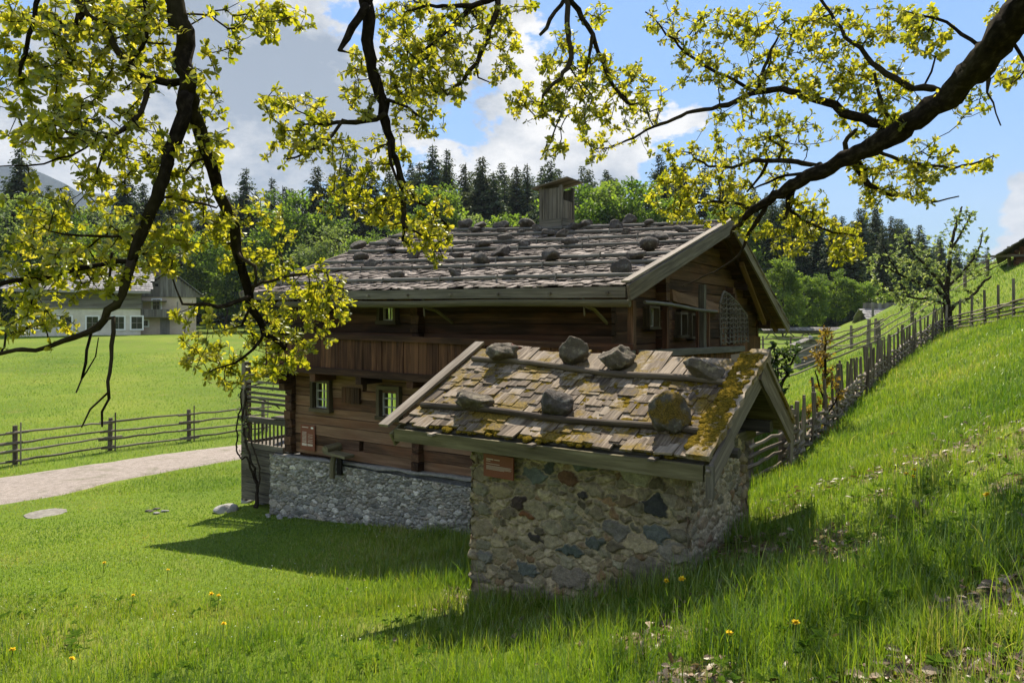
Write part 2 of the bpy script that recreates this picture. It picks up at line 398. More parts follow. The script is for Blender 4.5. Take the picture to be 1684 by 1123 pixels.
# ------------------------------------------------------------------ rubble masonry as a modelled relief
STONE_COLS = np.array([1.3, 1.16, 0.92]) * np.array([(0.17, 0.16, 0.135), (0.21, 0.19, 0.155), (0.13, 0.135, 0.12), (0.24, 0.21, 0.165), (0.16, 0.125, 0.09),
                       (0.12, 0.13, 0.118), (0.26, 0.24, 0.20), (0.075, 0.07, 0.065), (0.18, 0.095, 0.05), (0.22, 0.2, 0.18), (0.15, 0.165, 0.145)])
def rubble(mb, A, U_, V_, N_, w, h, cell, mortar, depth, seed, res, bottom=None, tintcols=STONE_COLS, gap=0.022, aspect=1.7, wrap=0.0, extra=()):
    """Relief of fitted stones on the rectangle A + [0,w]U + [0,h]V, bulging along N."""
    r_ = np.random.default_rng(seed); A, U_, V_, N_ = (np.asarray(q, float) for q in (A, U_, V_, N_))
    nx = int(w / res) + 1; ny = int(h / res) + 1
    u = np.linspace(0, w, nx); v = np.linspace(0, h, ny); UU, VV = np.meshgrid(u, v)
    pts = []; rad = []
    ext = [(e[0], e[1]) for e in extra]; erad = [e[2] for e in extra]
    tries = 0
    pts = list(ext); rad = list(erad)
    while tries < 16000:
        tries += 1
        p = (r_.uniform(-0.05, w + 0.05), r_.uniform(-0.05, h + 0.05))
        big = cell * (1.25 - 0.55 * p[1] / h)
        rr = big * r_.choice([0.28, 0.4, 0.55, 0.8], p=[0.32, 0.3, 0.25, 0.13])
        if pts:
            q = np.array(pts); d = np.hypot((q[:, 0] - p[0]) / aspect, q[:, 1] - p[1])
            if np.any(d < (np.array(rad) + rr) * 0.56): continue
        pts.append(p); rad.append(rr)
    pts = np.array(pts); rad = np.array(rad); ids = len(pts); sk = r_.uniform(0.45, 0.95, (ids, 3)); sk[:, 2] = r_.uniform(-0.8, 0.8, ids); sk[:len(extra)] = (0.6, 0.62, 0.1)
    wx = UU + (fbm2(UU * 9 / (cell * 6), VV * 9 / (cell * 6), seed + 1) - 0.5) * cell * 0.85 + (fbm2(UU * 24, VV * 24, seed + 11, 3) - 0.5) * cell * 0.35
    wy = VV + (fbm2(UU * 9 / (cell * 6), VV * 9 / (cell * 6), seed + 2) - 0.5) * cell * 0.6 + (fbm2(UU * 24, VV * 24, seed + 12, 3) - 0.5) * cell * 0.3
    f = wx.ravel(); g = wy.ravel(); b1 = np.full(f.shape, 9.9); b2 = np.full(f.shape, 9.9); id1 = np.zeros(f.shape, int)
    for i in range(ids):
        d = np.maximum(np.hypot((f - pts[i, 0]) / aspect, g - pts[i, 1]), 0.9 * (np.abs(f - pts[i, 0]) * sk[i, 0] / aspect + np.abs(g - pts[i, 1]) * sk[i, 1] + 0.3 * np.abs((f - pts[i, 0]) / aspect * sk[i, 2] + (g - pts[i, 1])))) - rad[i] * 0.6
        m = d < b1
        b2 = np.where(m, b1, np.minimum(b2, d)); id1 = np.where(m, i, id1); b1 = np.where(m, d, b1)
    e = (b2 - b1) * 0.5 + ((fbm2(UU * 5, VV * 7, seed + 13, 4) - 0.5) * gap * 2.2).ravel()
    body = sstep(-0.1 * gap, gap * 0.9 + cell * 0.06, e) ** 0.8
    lift = r_.uniform(0.45, 1.15, ids)[id1]; tiltu = r_.normal(0, 0.25, ids)[id1]; tiltv = r_.normal(0, 0.25, ids)[id1]
    hgt = body * depth * (lift + tiltu * (f - pts[id1, 0]) / cell + tiltv * (g - pts[id1, 1]) / cell)
    nn = fbm2(UU * 14, VV * 14, seed + 3, 5).ravel(); n2 = fbm2(UU * 55, VV * 55, seed + 4, 3).ravel()
    hgt = hgt + (nn - 0.5) * depth * 0.7 + (n2 - 0.5) * depth * 0.22
    wt = np.ones(len(tintcols)); c = tintcols[r_.choice(len(tintcols), ids)]; mt_ = np.array(mortar); c = c + (mt_ * c.mean(1, keepdims=True) / mt_.mean() - c) * r_.uniform(0.2, 0.75, ids)[:, None]; c = (c * 0.98 + mt_ * 0.2) * r_.uniform(0.62, 1.25, ids)[:, None]
    for i, e_ in enumerate(extra):
        if len(e_) > 3: c[i] = e_[3]
    cs = c[id1]; band = fbm2(UU * 3 + VV * 9, VV * 22, seed + 9, 4).ravel()
    cs = cs * (0.7 + 0.6 * band)[:, None]
    mm = sstep(0.15, 0.6, body)[:, None]
    col = np.asarray(mortar) * (0.45 + 1.0 * nn)[:, None] * (1 - mm) + cs * mm      # patchy old mortar, dirty in places
    # round the vertical edges a little so that corners are not razor straight
    pos3 = A + UU.reshape(-1, 1) * U_ + VV.reshape(-1, 1) * V_ + (hgt)[:, None] * N_
    mb.grid(pos3.reshape(ny, nx, 3), g=np.stack([UU, VV, np.full(UU.shape, seed * 1.7)], -1), col=col.reshape(ny, nx, 3))
    return UU, VV

# ------------------------------------------------------------------ frames of the two buildings
class Frame:
    def __init__(s, O, u):
        s.O = np.array(O, float); s.u = nrm(np.array(u, float)); s.w = np.array([-s.u[1], s.u[0]]); s.rz = math.atan2(s.u[1], s.u[0])
    def onb(s, px, py, b):
        r = np.array([(px - CX) / FPX, 1, (HY - py) / FPX]); t = (b + s.O @ s.w) / (r[:2] @ s.w); p = r * t
        return float((p[:2] - s.O) @ s.u), float(p[2])
    def ona(s, px, py, a):
        r = np.array([(px - CX) / FPX, 1, (HY - py) / FPX]); t = (a + s.O @ s.u) / (r[:2] @ s.u); p = r * t
        return float((p[:2] - s.O) @ s.w), float(p[2])
    def onf(s, px, py, fun):                               # where the sight line meets the roof surface z = fun(a, b)
        ts = np.linspace(3, 30, 4000); r = np.array([(px - CX) / FPX, 1, (HY - py) / FPX])
        p = ts[:, None] * r; q = p[:, :2] - s.O; a = q @ s.u; b = q @ s.w; d = p[:, 2] - fun(a, b)
        i = np.where((d[1:] <= 0) & (d[:-1] > 0))[0]
        if not len(i): return None
        return a[i[0]], b[i[0]], float(fun(a[i[0]], b[i[0]]))
    def world(s, a, b, z):
        p = s.O + s.u * a + s.w * b; return np.array([p[0], p[1], z])
    def local_ground(s, a, b):
        p = s.O + s.u * a + s.w * b; return gz(p[0], p[1])
HS = Frame((-4.7, 14.5), (0.835, -0.55))
HT = Frame((-0.374, 7.4), (0.8, -0.6))
ex, ey, ez = np.eye(3)

def log_wall(mb, axis_, fixed, lo, hi, z0, z1, thick, hole=(), course=0.19, cut=None, stick=0.0, inward=1):
    """Courses of squared logs along one local axis, cut away at the openings (lo, hi, z0, z1)."""
    z = z0
    while z < z1 - 0.03:
        hgt = min(course * random.uniform(0.85, 1.15), z1 - z); zc = z + hgt / 2
        spans = [(lo - stick * random.uniform(0.6, 1.1), hi + stick * random.uniform(0.6, 1.1))]
        if cut is not None:
            spans = [cut(zc)] if cut(zc) else []
        for (h0, h1, k0, k1) in hole:
            if k0 < zc < k1:
                nw = []
                for (a, b) in spans:
                    if h1 <= a or h0 >= b: nw.append((a, b)); continue
                    if h0 > a: nw.append((a, h0))
                    if h1 < b: nw.append((h1, b))
                spans = nw
        for (a, b) in spans:
            if b - a < 0.05: continue
            d = fixed + random.uniform(-0.012, 0.012)
            A = np.array([a, d, zc]) if axis_ == 0 else np.array([d, a, zc])
            B = np.array([b, d, zc]) if axis_ == 0 else np.array([d, b, zc])
            Tn = np.array([0, thick / 2, 0]) if axis_ == 0 else np.array([thick / 2, 0, 0])
            mb.board(A, B, (0, 0, hgt / 2 - 0.006), Tn, n=max(2, int((b - a) / 0.5)), jit=0.035)
            iv = inward * thick * 0.3 * (ey if axis_ == 0 else ex); mb.board(A + iv, B + iv, (0, 0, hgt / 2 + 0.012), Tn * 0.16, 1)  # added backing board, blocks light through the gaps between logs
        z += hgt
def window(parent, axis_, fixed, lo, hi, z0, z1, out, bars=(1, 2), depth=0.16, framew=0.075, mat='frame'):
    """A small casement: frame (part) with pane and glazing bars (sub-parts). out = +1/-1 side of the wall that faces outside."""
    def pt(a, d, z): return np.array([a, fixed + out * d, z]) if axis_ == 0 else np.array([fixed + out * d, a, z])
    dv = np.array([0, 1, 0.]) if axis_ == 0 else np.array([1, 0, 0.]); av = np.array([1, 0, 0.]) if axis_ == 0 else np.array([0, 1, 0.])
    f = MB(); fw = framew; T = dv * depth * 0.5
    f.board(pt(lo - fw, 0.02, z1 + fw / 2), pt(hi + fw, 0.02, z1 + fw / 2), ez * fw / 2, T, 3, 0.03)
    f.board(pt(lo - fw - 0.02, 0.035, z0 - fw / 2), pt(hi + fw + 0.02, 0.035, z0 - fw / 2), ez * fw / 2, T, 3, 0.03)
    f.board(pt(lo - fw / 2, 0.02, z0), pt(lo - fw / 2, 0.02, z1), av * fw / 2, T, 3, 0.03)
    f.board(pt(hi + fw / 2, 0.02, z0), pt(hi + fw / 2, 0.02, z1), av * fw / 2, T, 3, 0.03)
    fo = f.build('window', M[mat], parent)
    p = MB(); p.board(pt(lo, -0.03, (z0 + z1) / 2), pt(hi, -0.03, (z0 + z1) / 2), ez * (z1 - z0) / 2, dv * 0.003); p.build('pane', M['glass'], fo)
    b = MB()
    for i in range(1, bars[0] + 1):
        x = lo + (hi - lo) * i / (bars[0] + 1); b.board(pt(x, -0.02, z0), pt(x, -0.02, z1), av * 0.011, dv * 0.012)
    for i in range(1, bars[1] + 1):
        z = z0 + (z1 - z0) * i / (bars[1] + 1); b.board(pt(lo, -0.018, z), pt(hi, -0.018, z), ez * 0.011, dv * 0.010)
    for x in (lo + 0.012, hi - 0.012): b.board(pt(x, -0.02, z0), pt(x, -0.02, z1), av * 0.012, dv * 0.014)
    for z in (z0 + 0.012, z1 - 0.012): b.board(pt(lo, -0.02, z), pt(hi, -0.02, z), ez * 0.012, dv * 0.013)
    b.build('glazing_bars', M['bar'], fo)
    return fo
# ================================================================== the log farmhouse
HB = -4.25                                                 # level of its base
house = empty('farmhouse', (HS.O[0], HS.O[1], HB), HS.rz)
tag(house, 'large dark log farmhouse on a rubble base with a stone weighted shingle roof', 'farmhouse')
A0, A1, BD = 0.0, 7.43, 9.0
RA0, RA1, RBE, RBR, RBX = -0.55, 8.03, -0.7, 4.55, 9.75
def roof_front(a, b):
    t = (np.asarray(a, float) - RA0) / (RA1 - RA0); f = (np.asarray(b, float) - RBE) / (RBR - RBE)
    z = (0.52 - 0.10 * t) * (1 - f) + (2.42 - 0.44 * t) * f
    sag = -0.05 * np.sin(np.pi * np.clip(t, 0, 1)) * np.clip(f, 0, 1)
    z = z + sag
    return np.where((t < -0.001) | (t > 1.001) | (f < -0.001) | (f > 1.001), -50, z)
def roof_rear(a, b):
    t = (np.asarray(a, float) - RA0) / (RA1 - RA0); f = (np.asarray(b, float) - RBR) / (RBX - RBR)
    return (2.42 - 0.44 * t) * (1 - f) + (-0.06 - 0.12 * t) * f
def gable_top(b, a): return float(roof_front(a, b)) if b <= RBR else float(roof_rear(a, b))

w1a, w1z1 = HS.onb(520, 628, 0); w1b, w1z0 = HS.onb(543, 672, 0)
w2a, w2z1 = HS.onb(629, 640, 0); w2b, w2z0 = HS.onb(657, 686, 0)
uwa, uwz1 = HS.onb(630, 505, 0); uwb, uwz0 = HS.onb(651, 527, 0)
holes_low = [(w1a, w1b, w1z0, w1z1), (w2a, w2b, w2z0, w2z1)]
for (px, py) in ((600, 632), (594, 734)):
    a, z = HS.onb(px, py, 0); holes_low.append((a - 0.06, a + 0.06, z - 0.09, z + 0.09))
lw1 = (0.12, 1.05, -1.85, -1.2); lw2 = (1.55, 2.75, -1.95, -1.2)
GW = []                                                    # gable windows
for (x0, y1, x1, y0) in ((1061, 507, 1075, 537), (1112, 517, 1122, 551), (1131, 519, 1140, 553)):
    b0, z1 = HS.ona(x0, y1, A1); b1, z0 = HS.ona(x1, y0, A1); GW.append((b0, b1, z0, z1))
low = MB()
log_wall(low, 0, 0.09, 0.0, A1, -2.78, -0.98, 0.18, holes_low, 0.2, stick=0.0)
log_wall(low, 1, 0.09, 0.18, BD, -2.78, -0.98, 0.18, [lw1, lw2], 0.2)
log_wall(low, 1, A1 - 0.09, 0.18, BD, -2.78, -0.98, 0.18, [(2.4, 3.3, -2.78, -1.2)], 0.2, inward=-1)
low.build('log_wall', M['log'], house)
up = MB()
log_wall(up, 0, 0.10, 0.0, A1, -0.97, 0.44, 0.17, [(uwa, uwb, uwz0, uwz1)], 0.18)
log_wall(up, 1, 0.10, 0.19, BD, -0.97, 0.5, 0.17, (), 0.18)
def gable_cut(zc):
    lo = RBE + 0.1; hi = RBX - 0.1
    bs = [b for b in np.linspace(0.19, BD, 150) if gable_top(b, A1) - 0.12 > zc]
    return (min(bs), max(bs)) if bs else None
log_wall(up, 1, A1 - 0.10, 0.19, BD, -0.97, 2.0, 0.17, GW, 0.19, cut=gable_cut, inward=-1)
log_wall(up, 1, 0.10, 0.19, BD, 0.5, 2.3, 0.17, (), 0.19, cut=lambda z: ((lambda s: (min(s), max(s)) if s else None)([b for b in np.linspace(0.19, BD, 150) if gable_top(b, 0.1) - 0.12 > z])))
log_wall(up, 0, BD - 0.1, 0.0, A1, -2.78, 0.0, 0.18, (), 0.22, inward=-1)
# log ends where cross walls are notched through
le = up
for (axis_, pos, z0, z1) in (('c', 0, -2.78, -1.0), ('f', 3.62, -2.75, -1.95), ('f', 3.62, -0.95, 0.42), ('g', 1.95, -0.5, 0.95), ('g', 6.1, -1.0, 0.7)):
    z = z0
    while z < z1:
        h = random.uniform(0.15, 0.2)
        if axis_ == 'f': le.board((pos, 0.02, z + h / 2), (pos, -0.13 - random.uniform(0, 0.06), z + h / 2), ex * 0.085, ez * (h / 2 - 0.008), 2, 0.05)
        if axis_ == 'g': le.board((A1 - 0.02, pos, z + h / 2), (A1 + 0.16 + random.uniform(0, 0.06), pos, z + h / 2), ey * 0.09, ez * (h / 2 - 0.008), 2, 0.05)
        if axis_ == 'c':
            le.board((0.09, 0.0, z + h / 2), (0.09, -0.10 - random.uniform(0, 0.05), z + h / 2), ex * 0.1, ez * (h / 2 - 0.008), 2, 0.05)
            le.board((0.0, 0.09, z + h / 2), (-0.10 - random.uniform(0, 0.05), 0.09, z + h / 2), ey * 0.1, ez * (h / 2 - 0.008), 2, 0.05)
        z += h
up.build('upper_log_wall', M['logdark'], house)
fl = MB(); fl.board((0.2, 4.4, -2.83), (A1 - 0.2, 4.4, -2.83), ey * 4.3, ez * 0.03, 2); fl.board((0.2, 4.4, -0.99), (A1 - 0.2, 4.4, -0.99), ey * 4.2, ez * 0.03, 2)
fl.build('floor_boards', M['logdark'], house)
window(house, 0, 0.0, *holes_low[0], -1); window(house, 0, 0.0, *holes_low[1], -1)
window(house, 0, 0.0, uwa, uwb, uwz0, uwz1, -1, (1, 0))
for h in (lw1, lw2): window(house, 1, 0.0, *h, -1, (2, 1))
for h in GW: window(house, 1, A1, *h, 1, (0, 0), framew=0.045)
da, dz1 = HS.onb(565, 636, 0); db, dz0 = HS.onb(594, 664, 0)
mb = MB()
for i in range(4):
    x = da + (db - da) * (i + 0.5) / 4; mb.board((x, -0.035, dz0), (x, -0.035, dz1), ex * (db - da) / 8.4, ey * 0.02, 3, 0.02)
mb.build('boarded_hatch', M['logdark'], house)
# rubble base
pl = MB(); zb = HB - 0.4
ru = lambda *q, **w: rubble(pl, *q, **w)
GREYS = np.array([1.5, 1.42, 1.25]) * np.array([(0.17, 0.175, 0.17), (0.23, 0.235, 0.225), (0.13, 0.14, 0.14), (0.28, 0.275, 0.26), (0.19, 0.175, 0.15), (0.16, 0.17, 0.175), (0.33, 0.32, 0.30), (0.22, 0.19, 0.155)])
zt = lambda a: -2.86 + 0.03 * a
ru((-0.42, -0.16, zb), ex, ez, -ey, 5.75, zt(0) - zb, 0.155, (0.26, 0.24, 0.205), 0.036, 21, 0.0105, tintcols=GREYS, gap=0.008, aspect=1.9)
ru((-0.42, 1.6, zb), -ey, ez, -ex, 1.76, zt(0) - zb, 0.13, (0.17, 0.16, 0.14), 0.05, 22, 0.022, tintcols=GREYS, aspect=1.9)
ru((A1 + 0.1, -0.16, zb), ey, ez, ex, 9.1, zt(A1) - zb, 0.17, (0.17, 0.16, 0.14), 0.05, 23, 0.05, tintcols=GREYS, aspect=1.9)
ru((5.31, -0.155, zb), ex, ez, -ey, 2.25, zt(A1) - zb, 0.17, (0.17, 0.16, 0.14), 0.05, 24, 0.04, tintcols=GREYS, aspect=1.9)
c0 = np.array([(0.36, 0.35, 0.33)] * 8)
pl.board((-0.36, -0.02, zt(0) - 0.03), (A1 + 0.1, -0.02, zt(A1) - 0.03), ey * 0.135, ez * 0.022, 20, 0.25)
pl.c[-1] = np.tile([(0.25, 0.235, 0.2)], (len(pl.v[-1]), 1))
pl.board((-0.3, 4.5, (zb + zt(0)) / 2), (A1 + 0.0, 4.5, (zb + zt(0)) / 2), ey * 4.45, ez * (zt(0) - zb) * 0.49, 2)
pl.c[-1] = np.tile([(0.3, 0.3, 0.28)], (len(pl.v[-1]), 1))
pl.build('rubble_base', M['masonry'], house, smooth=True)
# wooden chute, and a dark board painted for the shade inside its hole
sx, sz = HS.onb(553, 765, -0.2)
mb = MB(); mb.board((sx + 0.14, -0.24, sz - 0.16), (sx + 0.14, -0.24, sz + 0.16), ex * 0.06, ey * 0.02, 2); mb.build('drain_hole_shade', M['dark'], house)
mb = MB(); mb.tube([(sx, -0.30, sz - 0.24), (sx - 0.01, -0.29, sz + 0.05), (sx + 0.01, -0.27, sz + 0.2)], 0.055, 9, 0.05)
mb.board((sx - 0.16, -0.25, sz + 0.26), (sx + 0.42, -0.25, sz + 0.22), ey * 0.13, ez * 0.025, 3, 0.05)
mb.tube([(sx - 0.14, 0.05, sz + 0.33), (sx - 0.14, -0.36, sz + 0.31)], 0.085, 10, 0.04); mb.build('drain_spout', M['green'], house)

# balcony along the front and the gable
bal = MB(); a = -0.13; bp = -0.5
while a < RA1 - 0.06:
    w = random.uniform(0.12, 0.21); ztop = -0.33 - 0.012 * a; zbt = -0.92 - 0.010 * a
    bal.board((a + w / 2, bp + random.uniform(-0.008, 0.008), zbt), (a + w / 2, bp + random.uniform(-0.008, 0.008), ztop), ex * (w / 2 - 0.004), ey * 0.014, 4, 0.02)
    a += w
bal.build('balcony_parapet', M['parapet'], house)
gp = MB(); b = -0.45
while b < 5.5:
    w = random.uniform(0.12, 0.2)
    gp.board((RA1 - 0.06, b + w / 2, -1.05), (RA1 - 0.06, b + w / 2, -0.52), ey * (w / 2 - 0.005), ex * 0.014, 4, 0.02); b += w
gp.build('gable_parapet', M['parapet'], house)
mb = MB()
mb.board((-0.17, bp, -0.97), (RA1 + 0.02, bp, -1.05), ey * 0.07, ez * 0.065, 16, 0.05)
mb.board((-0.15, bp - 0.02, -0.30), (RA1, bp - 0.02, -0.40), ey * 0.045, ez * 0.05, 16, 0.05)
for a in np.linspace(0.1, 7.6, 7): mb.board((a, 0.2, -1.13), (a, -0.55, -1.13), ex * 0.07, ez * 0.075, 3, 0.05)
for z, w in ((-1.26, -0.42), (-1.40, -0.28)): mb.board((0.09, 0.2, z), (0.09, w, z), ex * 0.09, ez * 0.065, 3, 0.05)
mb.build('balcony_beam', M['logdark'], house)
mb = MB(); mb.board((-0.1, -0.25, -1.02), (RA1, -0.25, -1.04), ey * 0.24, ez * 0.02, 4); mb.board((A1 + 0.28, -0.4, -1.03), (A1 + 0.28, 5.6, -1.03), ex * 0.28, ez * 0.018, 4)
mb.build('balcony_floor', M['logdark'], house)
GP = RA1 - 0.02
b0, z0 = HS.ona(1036, 583, GP); b1, z1 = HS.ona(1222, 573, GP)
mb = MB(); mb.board((GP, b0, z0), (GP, b1, z1), ez * 0.055, ex * 0.04, 14, 0.05); mb.build('gallery_rail', M['pole'], house)
for (x, yt, yb, m, w) in ((1048.5, 494, 576, 'log', 0.055), (1104, 505, 576, 'parapet', 0.05), (1155, 510, 574, 'parapet', 0.03), (1163, 468, 574, 'greydark', 0.065), (1173, 510, 574, 'log', 0.028)):
    b, zt_ = HS.ona(x, yt, GP); _, zb_ = HS.ona(x, yb, GP); mb = MB()
    mb.board((GP - 0.09, b, zb_), (GP - 0.09, b, zt_), ey * w, ex * w * 0.8, 5, 0.05); mb.build('gallery_post', M[m], house)
b0, z0 = HS.ona(1058, 497, GP); b1, z1 = HS.ona(1177, 512, GP)
mb = MB(); mb.tube([(GP + 0.02, b0 + (b1 - b0) * f, z0 + (z1 - z0) * f + 0.015 * math.sin(6 * f)) for f in np.linspace(0, 1, 9)], 0.027, 8, 0.04); mb.build('drying_pole', M['pole'], house)
cb = MB(); b0, z0 = HS.ona(1107, 486, A1 + 0.12); b1, z1 = HS.ona(1186, 508, A1 + 0.12)
cb.board((A1 + 0.03, b0, z0), (A1 + 0.03, b1, z1), ez * 0.10, ex * 0.09, 10, 0.10, t=0.9); cb.build('carved_beam', M['log'], house)
# woven hurdle that closes the gallery
wk = MB(); bl, br_ = HS.ona(1184, 560, GP)[0], HS.ona(1229, 560, GP)[0]
def hurdle_top(f): return 0.56 - 0.5 * f ** 1.6 if f > 0.12 else 0.30 + 2.2 * f
for i in range(15):
    f = i / 14; b = bl + (br_ - bl) * f
    wk.tube([(GP + 0.02 * (-1) ** i, b, -0.5), (GP, b + 0.02, -0.1), (GP, b, hurdle_top(f))], 0.014, 6, 0.05)
for j in range(11):
    z = -0.46 + j * 0.095; pts = []
    for i in range(29):
        f = i / 28
        if z < hurdle_top(f): pts.append((GP + 0.022 * math.cos(i * math.pi / 1.0 + j * math.pi), bl + (br_ - bl) * f, z + 0.02 * math.sin(i * 1.3 + j)))
    if len(pts) > 2: wk.tube(pts, 0.014, 6, 0.06)
wk.tube([(GP, bl + (br_ - bl) * f, hurdle_top(f)) for f in np.linspace(0, 1, 16)], 0.02, 6)
wk.build('woven_hurdle', M['greydark'], house)
mb = MB(); b = 5.6
while b < BD - 0.1:
    w = random.uniform(0.14, 0.22); mb.board((A1 + 0.03, b + w / 2, -2.4), (A1 + 0.03, b + w / 2, -0.05 if b < 6.5 else -0.45), ey * (w / 2 - 0.005), ex * 0.016, 4, 0.02); b += w
mb.build('gable_boarding', M['parapet'], house)

# roof: deck, shingles, weight poles, boards
def shingles(mb, fun, a0, a1, b_low, b_up, row, wide, length, lift, thick, jit, skip=0.02, tfun=None):
    n = int(abs(b_up - b_low) / row); sgn = 1 if b_up > b_low else -1
    for r in range(n + 1):
        bl_ = b_low + sgn * r * row; a = a0 + random.uniform(-0.05, 0.0)
        while a < a1:
            w = random.uniform(*wide)
            if a + w > a1 + 0.04: w = a1 + 0.03 - a
            if w < 0.03: break
            if random.random() > skip:
                am = a + w / 2; j = random.uniform(-jit, jit); q0 = bl_ + sgn * j; q1 = q0 + sgn * length * random.uniform(0.85, 1.1)
                q1 = min(q1, b_up) if sgn > 0 else max(q1, b_up)
                if abs(q1 - q0) > 0.05:
                    lo = float(fun(am, min(max(q0, min(b_low, b_up)), max(b_low, b_up)))) + lift + random.uniform(0, lift)
                    hi = float(fun(am, q1)) + 0.012
                    d = nrm(np.array([0, q1 - q0, hi - lo])); nn = np.array([0, -d[2], d[1]]) * (1 if sgn > 0 else -1)
                    tw = random.gauss(0, 0.045)
                    mb.board((am + random.uniform(-.01, .01), q0, lo), (am, q1, hi), (ex + nn * tw) * (w / 2 - 0.003), nn * thick, 1, 0.0, t=None if tfun is None else tfun(am, q0))
            a += w
deck = MB()
bs = np.linspace(RBE + 0.03, RBR, 8); as_ = np.linspace(RA0 + 0.03, RA1 - 0.03, 12)
AA, BB = np.meshgrid(as_, bs); top = np.stack([AA, BB, roof_front(AA, BB) - 0.03], -1); deck.grid(top); deck.grid(top[:, ::-1] - ez * 0.05)
bs = np.linspace(RBR, RBX, 8); AA, BB = np.meshgrid(as_, bs); top = np.stack([AA, BB, roof_rear(AA, BB) - 0.03], -1); deck.grid(top); deck.grid(top[:, ::-1] - ez * 0.05)
roof = deck.build('roof', M['logdark'], house)
sh = MB(); shingles(sh, roof_front, RA0, RA1, RBE - 0.0, RBR, 0.155, (0.08, 0.2), 0.34, 0.032, 0.010, 0.075)
sh.build('shingles', M['shingle'], roof)
sh = MB(); shingles(sh, roof_rear, RA0, RA1, RBX, RBR, 0.3, (0.18, 0.3), 0.42, 0.03, 0.01, 0.03); sh.build('rear_shingles', M['shingle'], roof)
POLES_B = []
for y in (462, 440, 428, 410, 398, 387, 378.5, 371.5):
    h = HS.onf(990, y, roof_front)
    if h is not None: POLES_B.append(h[1])
print('poles', POLES_B)
for i, b in enumerate(POLES_B):
    mb = MB(); pts = []; ph = random.uniform(0, 6)
    for f in np.linspace(0, 1, 26):
        a = RA0 + 0.03 + (RA1 - RA0 - 0.1) * f; bb = b + 0.025 * math.sin(ph + 5 * f) + 0.012 * math.sin(ph * 2 + 17 * f); pts.append((a, bb, float(roof_front(a, min(bb, RBR))) + 0.085))
    mb.tube(pts, np.linspace(0.041, 0.030, 26) * (1 + 0.1 * rng.normal(size=26)), 8, 0.03)
    for q in range(6):
        a = RA0 + 0.7 + q * 1.35 + random.uniform(-0.3, 0.3); z = float(roof_front(a, b - 0.05)) + 0.045
        if a < RA1 - 0.1: mb.board((a, b - 0.075, z - 0.03), (a + random.uniform(0.02, 0.05), b - 0.07, z + 0.10), ex * 0.011, ey * 0.011, 1)
    mb.build('weight_pole', M['pole'], roof)
mb = MB()                                                   # eave board, gutter pole and brackets
mb.board((RA0, RBE - 0.05, 0.52 - 0.045), (RA1 - 0.02, RBE - 0.05, 0.42 - 0.045), ez * 0.075, ey * 0.022, 18, 0.02); mb.build('eave_board', M['greydark'], house)
for a in np.arange(0.3, RA1, 0.93):
    mb = MB(); mb.board((a, RBE + 0.1, 0.47 - 0.0116 * a), (a, RBE - 0.115, 0.455 - 0.0116 * a), ex * 0.02, ez * 0.016, 1); mb.build('eave_peg', M['grey'], house)
gut = MB(); g0 = HS.onb(500, 500, RBE - 0.06); g1 = HS.onb(1036, 490.5, RBE - 0.06)
gut.tube([(g0[0] - 0.75 + (g1[0] - g0[0] + 0.75) * f, RBE - 0.06, 0.285 - 0.055 * f + 0.008 * math.sin(11 * f)) for f in np.linspace(0, 1, 22)], np.linspace(0.062, 0.055, 22), 10, 0.03)
gut.build('gutter', M['green'], house)
for a in (1.2, 4.35, 7.35):
    mb = MB(); mb.tube([(a, 0.02, -0.06), (a, -0.4, 0.14), (a, RBE - 0.02, 0.20)], 0.028, 6, 0.05); mb.tube([(a, RBE - 0.06, 0.36), (a + 0.02, RBE - 0.05, 0.05)], 0.014, 6)
    mb.build('gutter_bracket', M['green'], house)
mb = MB()                                                   # rafters and purlins under the overhangs
for a in np.arange(RA0 + 0.2, RA1, 0.62):
    mb.board((a, RBE + 0.05, float(roof_front(a, RBE + 0.05)) - 0.15), (a, RBR, float(roof_front(a, RBR)) - 0.15), ex * 0.045, np.array([0, -0.28, 0.95]) * 0.05, 4, 0.04)
    mb.board((a, RBX - 0.05, float(roof_rear(a, RBX - 0.05)) - 0.15), (a, RBR, float(roof_rear(a, RBR)) - 0.15), ex * 0.045, np.array([0, 0.4, 0.9]) * 0.05, 4, 0.04)
for b in (0.0, 2.4, RBR, 6.8, 9.0):
    f = roof_front if b <= RBR else roof_rear
    mb.board((RA0 + 0.05, b, float(f(RA0 + 0.05, b)) - 0.28), (RA1 - 0.30, b, float(f(RA1 - 0.30, b)) - 0.28), ey * 0.085, ez * 0.085, 6, 0.06)
mb.build('rafters', M['logdark'], house)
def barge(a, b0, z0, b1, z1, half, name, mat, th=0.022, tl=0.0):
    mb = MB(); d = nrm(np.array([0, b1 - b0, z1 - z0])); n = np.array([0, -d[2], d[1]])
    mb.board((a, b0, z0), (a, b1, z1), n * half, ex * th, 12, 0.02); return mb.build(name, M[mat], house)
gb = RA1 + 0.03
barge(gb, RBE - 0.08, 0.36, RBR, 1.92, 0.112, 'barge_board', 'grey'); barge(gb - 0.05, RBX + 0.05, -0.27, RBR + 0.02, 1.9, 0.11, 'barge_board', 'grey')
barge(RA0 - 0.03, RBE - 0.08, 0.46, RBR, 2.36, 0.11, 'barge_board', 'grey'); barge(RA0 - 0.03, RBX, -0.08, RBR, 2.36, 0.11, 'barge_board', 'grey')
mb = MB()                                                   # the plank that lies on the gable edge of the roof
mb.board((RA1 - 0.03, RBE - 0.06, 0.52), (RA1 - 0.03, RBR, 2.06), ex * 0.06, np.array([0, -0.28, 0.96]) * 0.014, 12, 0.03); mb.build('edge_plank', M['grey'], house)
mb = MB(); d = nrm(np.array([0, RBX - RBR, -2.1])); 
